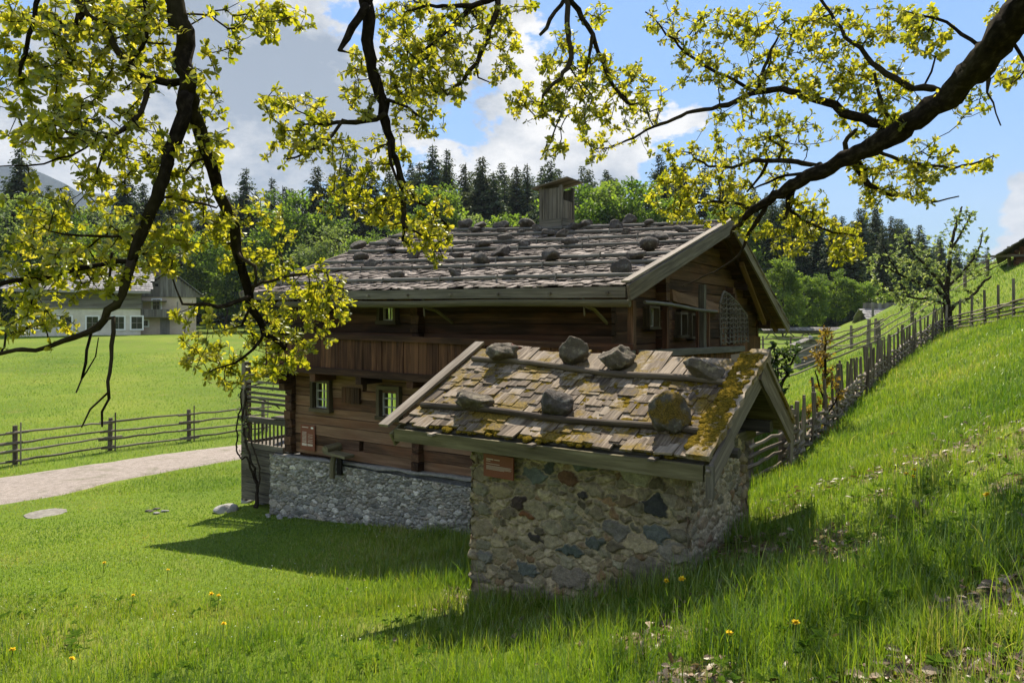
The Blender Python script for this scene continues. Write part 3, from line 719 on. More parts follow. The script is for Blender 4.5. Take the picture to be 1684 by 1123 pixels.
mb.board((RA1 - 0.45, 9.1, -0.18), (RA1 - 0.22, 5.9, 1.22), ez * 0.05, ex * 0.045, 6, 0.05, t=0.8); mb.build('roof_strut', M['log'], house)
# chimney: a boarded box with a tilted lid
cx0 = HS.onb(890, 370, 4.35); CB = 4.35; ca = cx0[0]; cb1 = HS.onb(923, 370, CB)[0]; czt = HS.onb(890, 312, CB)[1]; czb = cx0[1]
print('chimney', ca, cb1, czb, czt)
cw = cb1 - ca; cd = 0.55
mb = MB(); nb = 5
for i in range(nb):
    x = ca + cw * (i + 0.5) / nb; mb.board((x, CB, czb - 0.3), (x, CB, czt), ex * (cw / nb / 2 - 0.004), ey * 0.014, 4, 0.02)
    mb.board((x, CB + cd, czb - 0.6), (x, CB + cd, czt + 0.02), ex * (cw / nb / 2 - 0.004), ey * 0.014, 4, 0.02)
for i in range(4):
    y = CB + cd * (i + 0.5) / 4
    for x, s in ((ca, 0), (cb1, -0.28)): mb.board((x, y, czb - 0.5), (x, y, czt + s), ey * (cd / 8 - 0.004), ex * 0.013, 4, 0.02)
for x in (ca, cb1):
    for y in (CB, CB + cd): mb.board((x, y, czb - 0.4), (x, y, czt + 0.05), ex * 0.035, ey * 0.035, 3, 0.02)
mb.board((ca - 0.02, CB - 0.03, czb + 0.0), (cb1 + 0.02, CB - 0.03, czb + 0.0), ez * 0.11, ey * 0.014, 3, 0.02)
mb.board((cb1 + 0.03, CB - 0.02, czb + 0.03), (cb1 + 0.03, CB + cd, czb + 0.06), ez * 0.09, ex * 0.014, 3, 0.02)
ch = mb.build('chimney', M['greydark'], roof)
mb = MB()
for i in range(5):
    y = CB - 0.12 + (cd + 0.24) * (i + 0.5) / 5
    mb.board((ca - 0.2, y, czt + 0.03), (cb1 + 0.22, y, czt + 0.19), ey * 0.085, ez * 0.014, 4, 0.05)
mb.build('chimney_lid', M['greydark'], ch)
# side porch with slats, balusters and a plank wall
pa = HS.onb(405, 700, 0.05)[0]
mb = MB(); mb.board((pa, 0.05, -4.05), (pa, 0.05, -0.95), ex * 0.075, ey * 0.075, 8, 0.06); mb.board((pa + 0.03, 1.5, -4.1), (pa + 0.03, 1.5, -0.95), ex * 0.07, ey * 0.07, 6, 0.06)
mb.build('porch_post', M['fence'], house)
mb = MB()
for y in (618, 628, 637, 647, 655, 662, 675):
    _, z = HS.onb(440, y, 0.05); mb.board((pa + 0.02, 0.0, z + random.uniform(-.01, .01)), (-0.08, 0.0, z - 0.01), ez * 0.028, ey * 0.014, 5, 0.05)
mb.build('porch_slats', M['greydark'], house)
mb = MB(); _, zr = HS.onb(440, 692, 0.0); mb.board((pa - 0.1, 0.0, zr), (-0.02, 0.0, zr), ez * 0.06, ey * 0.06, 5, 0.04); mb.board((-0.5, 0.06, zr + 0.10), (-0.05, 0.06, zr + 0.10), ey * 0.15, ez * 0.02, 3, 0.04)
mb.build('porch_handrail', M['greydark'], house)
mb = MB(); zw = HS.onb(440, 731, 0)[1]
for i in range(11): 
    x = pa + 0.12 + i * (abs(pa) - 0.26) / 10; mb.board((x, 0.0, zw), (x, 0.0, zr), ex * 0.014, ey * 0.014, 1, t=0.2)
mb.build('porch_balusters', M['greydark'], house)
mb = MB(); z = zw
while z > -4.0:
    h = random.uniform(0.12, 0.2); mb.board((pa - 0.05, 0.0, z - h / 2), (-0.2, 0.0, z - h / 2), ez * (h / 2 - 0.006), ey * 0.03, 6, 0.05)
    mb.board((pa, 0.06, z - h / 2), (pa, 1.6, z - h / 2), ez * (h / 2 - 0.006), ex * 0.03, 6, 0.05); z -= h
mb.build('porch_planking', M['greydark'], house)
mb = MB(); mb.board((pa, 0.8, zw - 0.1), (-0.1, 0.8, zw - 0.1), ey * 0.75, ez * 0.03, 2); mb.build('porch_floor', M['greydark'], house)
for o in house.children: o.location.z -= HB

# stones that hold the poles down, each one loose
def stone_on_roof(frame, fun, px, py, wpx, name, label, group, mat, asp=(1, 0.8, 0.72), seed=0, sub=3, cuts=9, yaw=None, lift=0.075):
    h = frame.onf(px, py, fun)
    if h is None: print('miss', px, py); return None
    w = frame.world(*h); s = wpx / FPX * w[1] / 2 * (1.22 if frame is HT else 1.3)
    v, f = rock_verts((s * asp[0], s * asp[1], s * asp[2]), seed, sub, cuts, 0.3 if frame is HT else 0.2)
    mb = MB(); mb.add(v, tris=f); o = mb.build(name, mat, None, smooth=True)
    o.location = (w[0], w[1], w[2] + s * asp[2] * 0.55 + lift); o.rotation_euler = (random.uniform(-.15, .15), random.uniform(-.15, .15), frame.rz + (random.uniform(-0.4, 0.4) if yaw is None else yaw))
    tag(o, label, 'stone', group); return o
MAIN = [(652, 463, 30), (748, 462, 28), (840, 462, 22), (1022, 457, 32),
        (611, 445, 22), (713, 441, 18), (790, 440, 30), (902, 436, 32), (1049, 436, 34),
        (496, 438, 22), (593, 434, 26), (682, 430, 26), (751, 430, 22), (825, 429, 30), (1067, 419, 30),
        (589, 415, 24), (642, 420, 20), (796, 414, 28), (864, 413, 22), (937, 411, 26),
        (645, 408, 20), (832, 402, 24), (1087, 402, 30),
        (926, 397, 22), (1028, 391, 18), (904, 392, 22), (1119, 388, 22), (826, 389, 18), (857, 390, 20), (882, 387, 16),
        (1014, 383, 24), (947, 381, 22), (869, 379, 26), (782, 386, 18), (1067, 376, 16),
        (763, 381, 24), (788, 382, 22), (823, 381, 24), (963, 373, 24), (1034, 368, 22)]
RN = ['lowest', 'second', 'third', 'fourth', 'fifth', 'sixth', 'seventh', 'topmost']
rows = {}
for i, (x, y, w) in enumerate(MAIN):
    h = HS.onf(x, y, roof_front)
    if h is None: h = HS.onf(x, y + 6, roof_front)
    if h is None: print('no roof', x, y); continue
    k_ = int(np.argmin([abs(b - h[1]) for b in POLES_B])); rows.setdefault(k_, []).append((x, y, w))
ORD = ['leftmost', 'second from left', 'third from left', 'fourth from left', 'fifth from left', 'sixth from left', 'seventh from left', 'eighth from left', 'ninth from left', 'tenth from left', 'eleventh from left', 'twelfth from left']
for k_, lst in rows.items():
    lst.sort()
    for i, (x, y, w) in enumerate(lst):
        o_ = 'rightmost' if i == len(lst) - 1 and i else ORD[i]
        if HS.onf(x, y, roof_front) is None: y += 6
        sz = 'large' if w >= 29 else ('small' if w < 21 else 'grey')
        stone_on_roof(HS, roof_front, x, y, w, 'roof_stone', f'{sz} stone, {o_} on the {RN[min(k_, 7)]} weight pole of the farmhouse roof', 'stones weighing down the farmhouse roof', M['rock'],
                      (1, random.uniform(0.6, 0.9), random.uniform(0.5, 0.78)), seed=100 + x)

# sign on the log wall
def sign(frame, b, x0, y1, x1, y0, name, label, lines, extra=()):
    a0, z1 = frame.onb(x0, y1, b); a1, z0 = frame.onb(x1, y0, b); w, h = a1 - a0, z1 - z0
    p = frame.world((a0 + a1) / 2, b, (z0 + z1) / 2); root = empty(name, p, frame.rz); tag(root, label, 'sign')
    mb = MB(); mb.board((-w / 2, 0, 0), (w / 2, 0, 0), ez * h / 2, ey * 0.008, 2); mb.build('panel', M['sign'], root)
    for (x, y, size, s, ls) in lines:
        cu = bpy.data.curves.new('lettering', 'FONT'); cu.body = s; cu.size = size * h; cu.extrude = 0.0004; cu.space_line = ls
        o = bpy.data.objects.new('lettering', cu); C.objects.link(o); o.parent = root
        o.location = (-w / 2 + x * w, -0.0095, -h / 2 + y * h); o.rotation_euler = (R(90), 0, 0); cu.materials.append(M['letter'])
    for (x0_, y0_, x1_, y1_, nm, mt) in extra:
        mb = MB(); mb.board((-w / 2 + x0_ * w, -0.0105, -h / 2 + (y0_ + y1_) / 2 * h), (-w / 2 + x1_ * w, -0.0105, -h / 2 + (y0_ + y1_) / 2 * h), ez * (y1_ - y0_) * h / 2, ey * 0.0012, 1); mb.build(nm, M[mt], root)
    return root
sign(HS, -0.035, 495, 697, 518, 742, 'information_sign', 'tall rust red information panel on the log wall beside the porch',
     [], [(0.1, 0.885, 0.55, 0.915, 'text_line', 'letter'), (0.74, 0.86, 0.9, 0.93, 'emblem', 'white')] +
     [(0.12, y, 0.42, y + 0.018, 'text_line', 'letter') for y in (0.7, 0.65, 0.6, 0.55, 0.5, 0.45, 0.4, 0.35, 0.31)] +
     [(0.52, y, 0.86, y + 0.012, 'text_line', 'letter') for y in (0.62, 0.55, 0.5, 0.42, 0.36, 0.32)] +
     [(0.1, 0.17, 0.44, 0.27, 'caption_block', 'letter'), (0.5, 0.18, 0.86, 0.26, 'caption_block', 'letter')])

# ================================================================== the small stone hut
HTB = -3.3
hut = empty('stone_hut', (HT.O[0], HT.O[1], HTB), HT.rz)
tag(hut, 'small rubble stone hut with a mossy shingle roof in front of the farmhouse', 'hut')
WA, WB, ZT = 2.38, 1.45, -1.27
zb = -3.55; hh = ZT - zb
def ex_at(px, py, r, c):
    a, z = HT.onb(px, py, -0.02); return (a + 0.03, z - zb, r, np.array(c))
extra = [ex_at(1093, 833, 0.15, (0.06, 0.06, 0.058)), ex_at(941, 786, 0.12, (0.16, 0.085, 0.05)), ex_at(858, 828, 0.08, (0.07, 0.05, 0.042)), ex_at(866, 846, 0.06, (0.2, 0.09, 0.04)),
         ex_at(884, 884, 0.08, (0.06, 0.052, 0.045)), ex_at(962, 817, 0.06, (0.06, 0.052, 0.048)), ex_at(944, 905, 0.10, (0.10, 0.115, 0.098)), ex_at(984, 892, 0.10, (0.12, 0.128, 0.11)),
         ex_at(880, 783, 0.12, (0.16, 0.175, 0.155)), ex_at(875, 935, 0.12, (0.13, 0.14, 0.12)), ex_at(945, 950, 0.19, (0.24, 0.2, 0.15)), ex_at(870, 975, 0.15, (0.22, 0.18, 0.135)),
         ex_at(1010, 985, 0.2, (0.22, 0.18, 0.13)), ex_at(1070, 940, 0.2, (0.2, 0.17, 0.125)), ex_at(905, 985, 0.13, (0.23, 0.19, 0.14)), ex_at(960, 762, 0.12, (0.12, 0.13, 0.115)), ex_at(902, 770, 0.09, (0.08, 0.085, 0.08)), ex_at(1020, 870, 0.13, (0.19, 0.17, 0.14)), ex_at(800, 955, 0.13, (0.2, 0.165, 0.13)), ex_at(800, 915, 0.11, (0.19, 0.18, 0.15)), ex_at(1090, 880, 0.14, (0.15, 0.16, 0.145))]
for q_ in range(11): extra.append((0.10 + 0.05 * (q_ % 2), 0.12 + q_ * 0.2, 0.11 + 0.04 * (q_ % 3 == 0), np.array([1.3, 1.16, .92]) * np.array(random.choice([(0.2, 0.18, 0.15), (0.16, 0.16, 0.14), (0.23, 0.2, 0.16)])))); extra.append((WA + 0.0 - 0.06 * (q_ % 2), 0.10 + q_ * 0.2, 0.12 + 0.04 * (q_ % 2), np.array([1.3, 1.2, 1.0]) * np.array(random.choice([(0.22, 0.2, 0.17), (0.18, 0.17, 0.16), (0.25, 0.22, 0.19)]))))
mort = (0.40, 0.325, 0.20)
wl = MB()
rubble(wl, (-0.05, -0.045, zb), ex, nrm((0, 0.022, 1)), -ey, WA + 0.1, hh, 0.19, mort, 0.042, 41, 0.0072, gap=0.012, aspect=1.75, extra=extra)
rubble(wl, (WA + 0.02, -0.07, zb), ey, nrm((-0.01, 0, 1)), ex, WB + 0.1, hh + 0.1, 0.16, (0.50, 0.43, 0.32), 0.024, 42, 0.009, tintcols=STONE_COLS * np.array([1.3, 1.2, 1.02]), gap=0.009)
rubble(wl, (-0.035, WB, zb), -ey, nrm((0.015, 0, 1)), -ex, WB + 0.06, hh, 0.17, mort, 0.05, 43, 0.014)
rubble(wl, (WA + 0.05, WB + 0.01, zb), -ex, ez, ey, WA + 0.1, hh, 0.17, mort, 0.05, 44, 0.03)
wl.board((WA / 2, WB / 2, zb), (WA / 2, WB / 2, ZT - 0.02), ex * (WA / 2 - 0.01), ey * (WB / 2 - 0.015), 1); wl.c[-1] = np.tile([mort], (len(wl.v[-1]), 1))
def corner_stones(x, y, sx, sy, big):
    z = zb + 0.1; r_ = np.random.default_rng(int(abs(x) * 100) + 7)
    while z < ZT - 0.08:
        f_ = 1.0 - 0.55 * (z - zb) / hh; hs = r_.uniform(0.055, 0.085) * (0.75 + 0.5 * f_); v, f = rock_verts((r_.uniform(.09, .17) * big * (0.7 + .5 * f_), r_.uniform(.08, .13), hs), int(r_.integers(1e6)), 3, 6, 0.16)
        p_ = np.array([x + sx * r_.uniform(-.01, 0.02), y + sy * r_.uniform(-.01, .02), z + hs * 0.8]); cc = np.array([1.3, 1.17, 0.95]) * np.array(random.choice([(0.21, 0.19, 0.155), (0.17, 0.165, 0.145), (0.24, 0.21, 0.165), (0.19, 0.165, 0.13)])) * r_.uniform(0.85, 1.2)
        wl.add(v + p_, tris=f, g=v + p_ * 3, col=cc * (0.75 + 0.5 * fbm(v * 22, 5, 4))[:, None]); z += hs * 1.75
corner_stones(-0.0, 0.03, -1, -1, 0.75); corner_stones(WA - 0.06, 0.03, 1, -1, 0.8); corner_stones(WA - 0.02, WB - 0.03, 1, 1, 0.6)
wl.build('stone_wall', M['masonry'], hut, smooth=True)
QA0, QA1, QE, QR, QX = -0.85, 2.70, -0.36, 1.02, 1.98
def hr_front(a, b):
    t = (np.asarray(a, float) - QA0) / (QA1 - QA0); f = (np.asarray(b, float) - QE) / (QR - QE)
    z = (-1.19 + 0.045 * t) * (1 - f) + (-0.405 - 0.02 * t) * f + 0.02 * np.sin(np.asarray(a) * 3.1 + 1) * np.sin(np.pi * np.clip(f, 0, 1))
    return np.where((t < -0.02) | (t > 1.02) | (f < -0.02) | (f > 1.02), -50, z)
def hr_rear(a, b):
    t = (np.asarray(a, float) - QA0) / (QA1 - QA0); f = (np.asarray(b, float) - QR) / (QX - QR)
    return (-0.42 - 0.02 * t) * (1 - f) + (-1.14) * f
mb = MB()
as_ = np.linspace(QA0 + 0.06, QA1 - 0.05, 8); bs = np.linspace(QE + 0.03, QR, 6); AA, BB = np.meshgrid(as_, bs)
t3 = np.stack([AA, BB, hr_front(AA, BB) - 0.025], -1); mb.grid(t3); mb.grid(t3[:, ::-1] - ez * 0.03)
bs = np.linspace(QR, QX, 5); AA, BB = np.meshgrid(as_, bs); t3 = np.stack([AA, BB, hr_rear(AA, BB) - 0.025], -1); mb.grid(t3); mb.grid(t3[:, ::-1] - ez * 0.03)
hroof = mb.build('roof', M['greydark'], hut)
sh = MB()
shingles(sh, hr_front, QA0 + 0.05, QA1 - 0.06, QE - 0.005, 0.76, 0.112, (0.07, 0.21), 0.27, 0.022, 0.0095, 0.06, skip=0.05)
shingles(sh, hr_front, QA0 + 0.05, QA1 - 0.10, 0.64, QR + 0.02, 0.5, (0.09, 0.19), 0.5, 0.02, 0.01, 0.02, skip=0.0, tfun=lambda a, b: random.uniform(0.55, 1.0))
for i in range(26):
    a = random.uniform(QA0 + 0.1, QA1 - 0.15); z = float(hr_front(a, QR)); l = random.uniform(0.03, 0.10)
    sh.board((a, 0.7, float(hr_front(a, 0.7)) + 0.035), (a + random.uniform(-.02, .02), QR + l, z + 0.03 + l * 0.5), ex * random.uniform(0.04, 0.07), np.array([0, -0.5, 0.87]) * 0.009, 1, t=random.uniform(0.5, 1))
shingles(sh, hr_rear, QA0 + 0.05, QA1 - 0.06, QX, QR, 0.25, (0.1, 0.22), 0.4, 0.018, 0.009, 0.02)
sh.build('shingles', M['hutshingle'], hroof)
mo = MB()                                                    # cushions of moss between the shingles
def moss(a, b, z, s, fl=0.45):
    v, f = ICO[2]; sd = random.randint(0, 9999)
    w = v * (1 + 0.55 * (fbm(v * 2.2 + sd, 3, 3) - 0.5) * 2)[:, None] * np.array([s * 1.3, s, s * fl]); w[:, 2] += w[:, 1] * 0.55
    mo.add(w + np.array([a, b, z]), tris=f, t=random.random())
cnt = 0
while cnt < 1300:
    a = random.uniform(QA0 + 0.1, QA1 - 0.1); b = random.uniform(QE, 0.72)
    d = float(fbm2(np.array([a * 1.7]), np.array([b * 3.0]), 31, 3)[0]) + 0.10 * (a / QA1)
    if random.random() < (d - 0.42) * 3.6: moss(a, b, float(hr_front(a, b)) + 0.018, random.uniform(0.012, 0.042)); cnt += 1
for i in range(330):
    b = random.uniform(QE - 0.02, QR); moss(QA1 - 0.05 + random.uniform(-0.12, 0.06), b, float(hr_front(2.6, min(b, QR))) + 0.092, random.uniform(0.010, 0.036), 0.55)
for i in range(60):
    a = random.uniform(1.3, 2.5); moss(a, 0.05 + random.uniform(-0.06, -0.02), float(hr_front(a, 0.0)) + 0.03, random.uniform(0.015, 0.035))
tag(mo.build('moss_cushions', M['moss'], hroof, smooth=True), kind='stuff')
def hut_pole(p0, p1, r):
    h0 = HT.onf(*p0, hr_front); h1 = HT.onf(*p1, hr_front); mb = MB(); pts = []
    for f in np.linspace(0, 1, 16):
        a = h0[0] + (h1[0] - h0[0]) * f; b = h0[1] + (h1[1] - h0[1]) * f; pts.append((a, b + 0.008 * math.sin(9 * f), float(hr_front(a, b)) + 0.035 + r))
    mb.tube(pts, np.linspace(r, r * 0.85, 16), 12, 0.03); mb.build('weight_pole', M['barkpole'], hroof)
hut_pole((694, 676), (1152, 722), 0.036); hut_pole((778, 599), (1205, 643), 0.036)
mb = MB(); mb.board((QA0 + 0.0, QE - 0.04, -1.275), (QA1 - 0.02, QE - 0.04, -1.23), ez * 0.066, ey * 0.018, 12, 0.015); mb.build('eave_board', M['green'], hut)
for (x, y) in ((712, 714), (876, 732), (1075, 755)):
    a, z = HT.onb(x, y, QE - 0.06); mb = MB(); mb.board((a, QE + 0.1, z + 0.012), (a, QE - 0.115, z), ex * 0.032, ez * 0.012, 2, 0.05); mb.build('eave_peg', M['grey'], hut)
mb = MB(); mb.board((QA0 - 0.1, QE - 0.12, -1.175), (QA0 - 0.04, QR + 0.10, -0.30), ex * 0.072, np.array([0.1, -0.5, 0.86]) * 0.016, 10, 0.02, t=0.75); mb.build('edge_plank', M['grey'], hut)
mb = MB(); mb.board((QA0 - 0.02, QE - 0.06, -1.33), (QA0 - 0.02, QR, -0.52), np.array([0, -0.5, 0.86]) * 0.08, ex * 0.016, 8, 0.02); mb.build('barge_board', M['green'], hut)
mb = MB(); mb.board((QA1 - 0.06, QE - 0.06, -1.105), (QA1 - 0.03, QR + 0.09, -0.31), ex * 0.098, np.array([0, -0.5, 0.86]) * 0.026, 24, 0.09); mb.build('mossy_edge_plank', M['mossplank'], hut)
mb = MB(); mb.board((QA1 + 0.03, QE - 0.05, -1.28), (QA1 + 0.03, 0.10, -1.0), np.array([0, -0.45, 0.89]) * 0.09, ex * 0.016, 4, 0.02); mb.board((QA1 - 0.01, 0.06, -1.05), (QA1 + 0.0, QR + 0.02, -0.53), np.array([0, -0.5, 0.86]) * 0.085, ex * 0.015, 8, 0.02)
mb.build('barge_board', M['grey'], hut)
mb = MB(); mb.board((QA1 + 0.035, QE - 0.045, -1.42), (QA1 + 0.035, QE - 0.045, -1.16), ex * 0.03, ey * 0.022, 3, 0.05); mb.build('eave_block', M['greydark'], hut)
mb = MB(); mb.board((QA1 + 0.02, QX + 0.03, -1.22), (QA1 + 0.02, QR - 0.06, -0.48), np.array([0, 0.6, 0.8]) * 0.115, ex * 0.018, 8, 0.03, t=0.6); mb.build('barge_board', M['fence'], hut)
mb = MB(); mb.board((QA1 - 0.02, QX + 0.02, -1.10), (QA1 - 0.02, QR, -0.38), ex * 0.08, np.array([0, 0.6, 0.8]) * 0.02, 8, 0.04); mb.build('rear_edge_plank', M['mossplank'], hut)
mb = MB(); mb.board((QA1 - 0.28, QR + 0.04, -0.40), (QA1 + 0.06, QR + 0.04, -0.36), ey * 0.07, ez * 0.05, 4, 0.12); mb.build('ridge_block', M['mossplank'], hut)
mb = MB()
for b, zz in ((-0.05, -1.30), (QR, -0.60), (WB + 0.08, -1.10)):
    mb.board((QA0 + 0.1, b, zz + (0.05 if b < 0 else 0)), (QA1 - 0.05, b, zz + (0.05 if b < 0 else 0)), ey * 0.06, ez * 0.055, 6, 0.05)
mb.board((WA - 0.04, -0.02, -1.22), (WA - 0.04, QX - 0.15, -1.22), ez * 0.06, ex * 0.06, 5, 0.05)
mb.tube([(WA + 0.1, 0.12, -1.13), (QA1 + 0.09, 0.12, -1.14)], 0.045, 9, 0.04)
mb.build('roof_timbers', M['greydark'], hut)
mb = MB(); b = 0.2  # added dark boards stand in for the shade of the open gable
while b < 1.75:
    ztp = float(hr_front(1.5, min(b, QR))) if b < QR else float(hr_rear(1.5, b))
    mb.board((WA - 0.2, b, -1.2), (WA - 0.2, b, ztp - 0.06), ey * 0.075, ex * 0.012, 2, 0.02); b += 0.16
mb.build('gable_boards', M['logdark'], hut)
for o in hut.children: o.location.z -= HTB
sign(HT, -0.125, 796, 745, 845, 790, 'information_sign', 'small rust red sign with pale text on the stone hut wall', [],
     [(0.1, 0.765, 0.34, 0.805, 'text_line', 'letter'), (0.37, 0.765, 0.55, 0.80, 'text_line', 'letter'), (0.1, 0.69, 0.24, 0.715, 'text_line', 'letter'), (0.1, 0.575, 0.55, 0.597, 'text_line', 'letter')] +
     [(0.1, y, 0.1 + w, y + 0.015, 'text_line', 'letter') for y, w in ((0.49, 0.84), (0.45, 0.8), (0.41, 0.84), (0.37, 0.82), (0.33, 0.6))])
G_ = 'stones weighing down the hut roof'
for (x, y, w, lb, asp, m, sd) in (
        (829, 600, 54, 'flat pale stone under the red stone on the upper pole of the hut roof', (1, 0.75, 0.5), 'hutrock', 201),
        (945, 603, 42, 'rounded upright stone on the upper pole of the hut roof, second from left', (1, 0.85, 0.9), 'hutrock', 202),
        (1009, 611, 57, 'broad pale stone on the upper pole of the hut roof, third from left', (1, 0.75, 0.62), 'hutrock', 203),
        (1155, 634, 58, 'large wedge shaped stone at the right end of the upper hut roof pole', (1, 0.8, 0.72), 'hutrock', 204),
        (781, 676, 56, 'long low stone at the left end of the lower hut roof pole', (1, 0.7, 0.5), 'hutrock', 205),
        (916, 690, 47, 'dark tall stone in the middle of the lower hut roof pole', (1, 0.9, 1.0), 'rock', 206),
        (1101, 710, 62, 'big stone covered in golden moss at the right of the lower hut roof pole', (1, 0.85, 0.95), 'mossrock', 207)):
    stone_on_roof(HT, hr_front, x, y, w, 'roof_stone', lb, G_, M[m], asp, sd, 4, 5, yaw=random.uniform(-0.2, 0.2))
p = HT.world(*HT.onf(843, 598, hr_front)); v, f = rock_verts((0.105, 0.07, 0.045), 77, 3, 8, 0.25); mb = MB(); mb.add(v, tris=f); o = mb.build('red_stone', M['redrock'], None, smooth=True)
o.location = (p[0] + 0.03, p[1], p[2] + 0.20); o.rotation_euler = (0.1, 0.25, HT.rz); tag(o, 'small dark red stone lying on top of a pale stone on the hut roof', 'stone')
# ================================================================== fences
def pole_pts(A, B, n=8, wob=0.02):
    A, B = np.array(A), np.array(B); p = [A + (B - A) * f + rng.normal(0, wob, 3) * (0.4 if f in (0, 1) else 1) for f in np.linspace(0, 1, n)]
    return np.array(p)
def rail_fence(name, label, base, heights, post_h, rad=0.03, post_r=0.075, stake=True, mat='fence', over=0.35, wob=0.025, thin=1.0):
    base = [np.array(b, float) for b in base]; o0 = base[0]; root = empty(name, o0); tag(root, label, 'fence')
    for i, b in enumerate(base):
        mb = MB(); b = b - o0; tl = rng.normal(0, 0.02, 2)
        mb.tube([b + (0, 0, -0.25), b + (tl[0] * .5, tl[1] * .5, post_h * 0.5), b + (tl[0], tl[1], post_h * random.uniform(0.95, 1.05))], [post_r, post_r, post_r * 0.92], 7, 0.06); mb.build('post', M[mat], root)
        if stake:
            mb = MB(); s = b + np.array([0.22, -0.07, 0]); mb.tube([s + (0, 0, -0.1), s + (rng.normal(0, 0.02), 0, post_h * 1.12)], 0.022, 6, 0.05); mb.build('stake', M[mat], root)
    for i in range(len(base) - 1):
        A, B = base[i] - o0, base[i + 1] - o0; d = nrm(B - A)
        for h in heights:
            mb = MB(); z = np.array([0, 0, h + random.uniform(-.03, .03)]); side = np.array([0.04, -0.08, 0])
            p = pole_pts(A - d * over * random.uniform(.5, 1.2) + z + side, B + d * over * random.uniform(.5, 1.2) + z + np.array([0, 0, random.uniform(-.05, .05)]) + side, 9, wob)
            mb.tube(p, np.linspace(rad * 1.1, rad * 0.8, 9) * thin, 7, 0.05); mb.build('rail', M[mat], root)
    return root
lb = [hit(x, y, ymax=60) for x, y in ((-175, 795), (25, 764), (181, 741), (311, 725), (432, 709))]
rail_fence('rail_fence', 'grey split rail fence along the gravel path on the left', lb, (0.14, 0.42, 0.70, 1.0), 1.18, 0.036, wob=0.010)

NS = 76
# stake and wattle fence that climbs the slope
def along(pts, n):
    pts = np.array(pts, float); s = np.r_[0, np.cumsum(np.linalg.norm(np.diff(pts, axis=0), axis=1))]; q = np.linspace(0, s[-1], n)
    return np.stack([np.interp(q, s, pts[:, i]) for i in range(3)], -1)
fp = [hit(x, y, ymax=60) for x, y in ((1294, 772), (1330, 737), (1380, 692), (1405, 664), (1450, 621), (1500, 581), (1550, 547))]
line = along(fp, NS); line[:, 2] = ground(line[:, 0], line[:, 1])
root = empty('stake_fence', line[0]); tag(root, 'grey stake fence with woven rails climbing the grassy slope behind the hut', 'fence')
o0 = line[0]
for i in range(NS):
    b = line[i] - o0; hgt = (0.86 if i < 6 else random.uniform(0.78, 1.02)) + 0.12 * i / NS; mb = MB(); w = random.uniform(0.018, 0.036)
    b = b + np.r_[rng.normal(0, 0.03, 2), 0]; tl = rng.normal(0, 0.035, 2)
    mb.tube([b + (0, 0, -0.1), b + (tl[0] / 2, tl[1] / 2, hgt / 2), b + (tl[0], tl[1], hgt)], [w, w, w * 0.8], 6, 0.08, t=random.uniform(0.1, 0.7)); mb.build('stake', M['fence'], root)
for j, h in enumerate((0.06, 0.13, 0.20, 0.27, 0.35, 0.42)):
    for s0 in range(0, NS, 19):
        pts = []
        for i in range(max(0, s0 - 2), min(NS, s0 + 21)):
            b = line[i] - o0; d = line[min(i + 1, NS - 1)] - line[max(i - 1, 0)]; n = nrm(np.array([-d[1], d[0], 0])); pts.append(b + n * (0.03 * (-1) ** (i + j) + rng.normal(0, .012)) + (0, 0, h + 0.1 * s0 / NS + rng.normal(0, 0.025)))
        mb = MB(); mb.tube(pts, 0.022 + 0.012 * rng.random(), 6, 0.1, t=random.uniform(0.3, 1)); mb.build('woven_rail', M['fence'], root)
pts = [line[i] - o0 + (0, 0, 0.92) for i in range(42, NS, 3)]; mb = MB(); mb.tube(pts, 0.02, 6, 0.05); mb.build('top_rail', M['fence'], root)
# its continuation to the right, with tall posts and horizontal rails
rb = [hit(x, y, ymax=60) for x, y in ((1556, 545), (1578, 541), (1598, 538), (1620, 534), (1642, 530), (1667, 525), (1700, 520), (1740, 512))]
o0 = rb[0]; root = empty('post_fence', o0); tag(root, 'grey fence of tall posts and five stacked rails across the right slope', 'fence')
for i, b in enumerate(rb):
    mb = MB(); b = b - o0; hgt = 0.95 + 0.03 * i; mb.tube([b + (0, 0, -0.1), b + (rng.normal(0, .015), 0, hgt)], [0.04, 0.034], 6, 0.05); mb.build('post', M['fence'], root)
for j, h in enumerate((0.06, 0.17, 0.28, 0.38, 0.47)):
    for i in range(len(rb) - 1):
        mb = MB(); A, B = rb[i] - o0, rb[i + 1] - o0; d = nrm(B - A) * 0.15; off = np.array([0, -0.04 * (-1) ** (i + j), 0])
        mb.tube(pole_pts(A - d + (0, 0, h) + off, B + d + (0, 0, h) + off, 5, 0.012), 0.026, 6, 0.06); mb.build('rail', M['fence'], root)
# gate of rails between the hut and the slope
g0 = hit(1232, 792); g1 = hit(1286, 768); rail_fence('gate_fence', 'short gate of five grey rails between the stone hut and the stake fence', [g0, g1], (0.10, 0.25, 0.40, 0.55, 0.68), 0.82, 0.028, 0.055, False, over=0.15, wob=0.008)
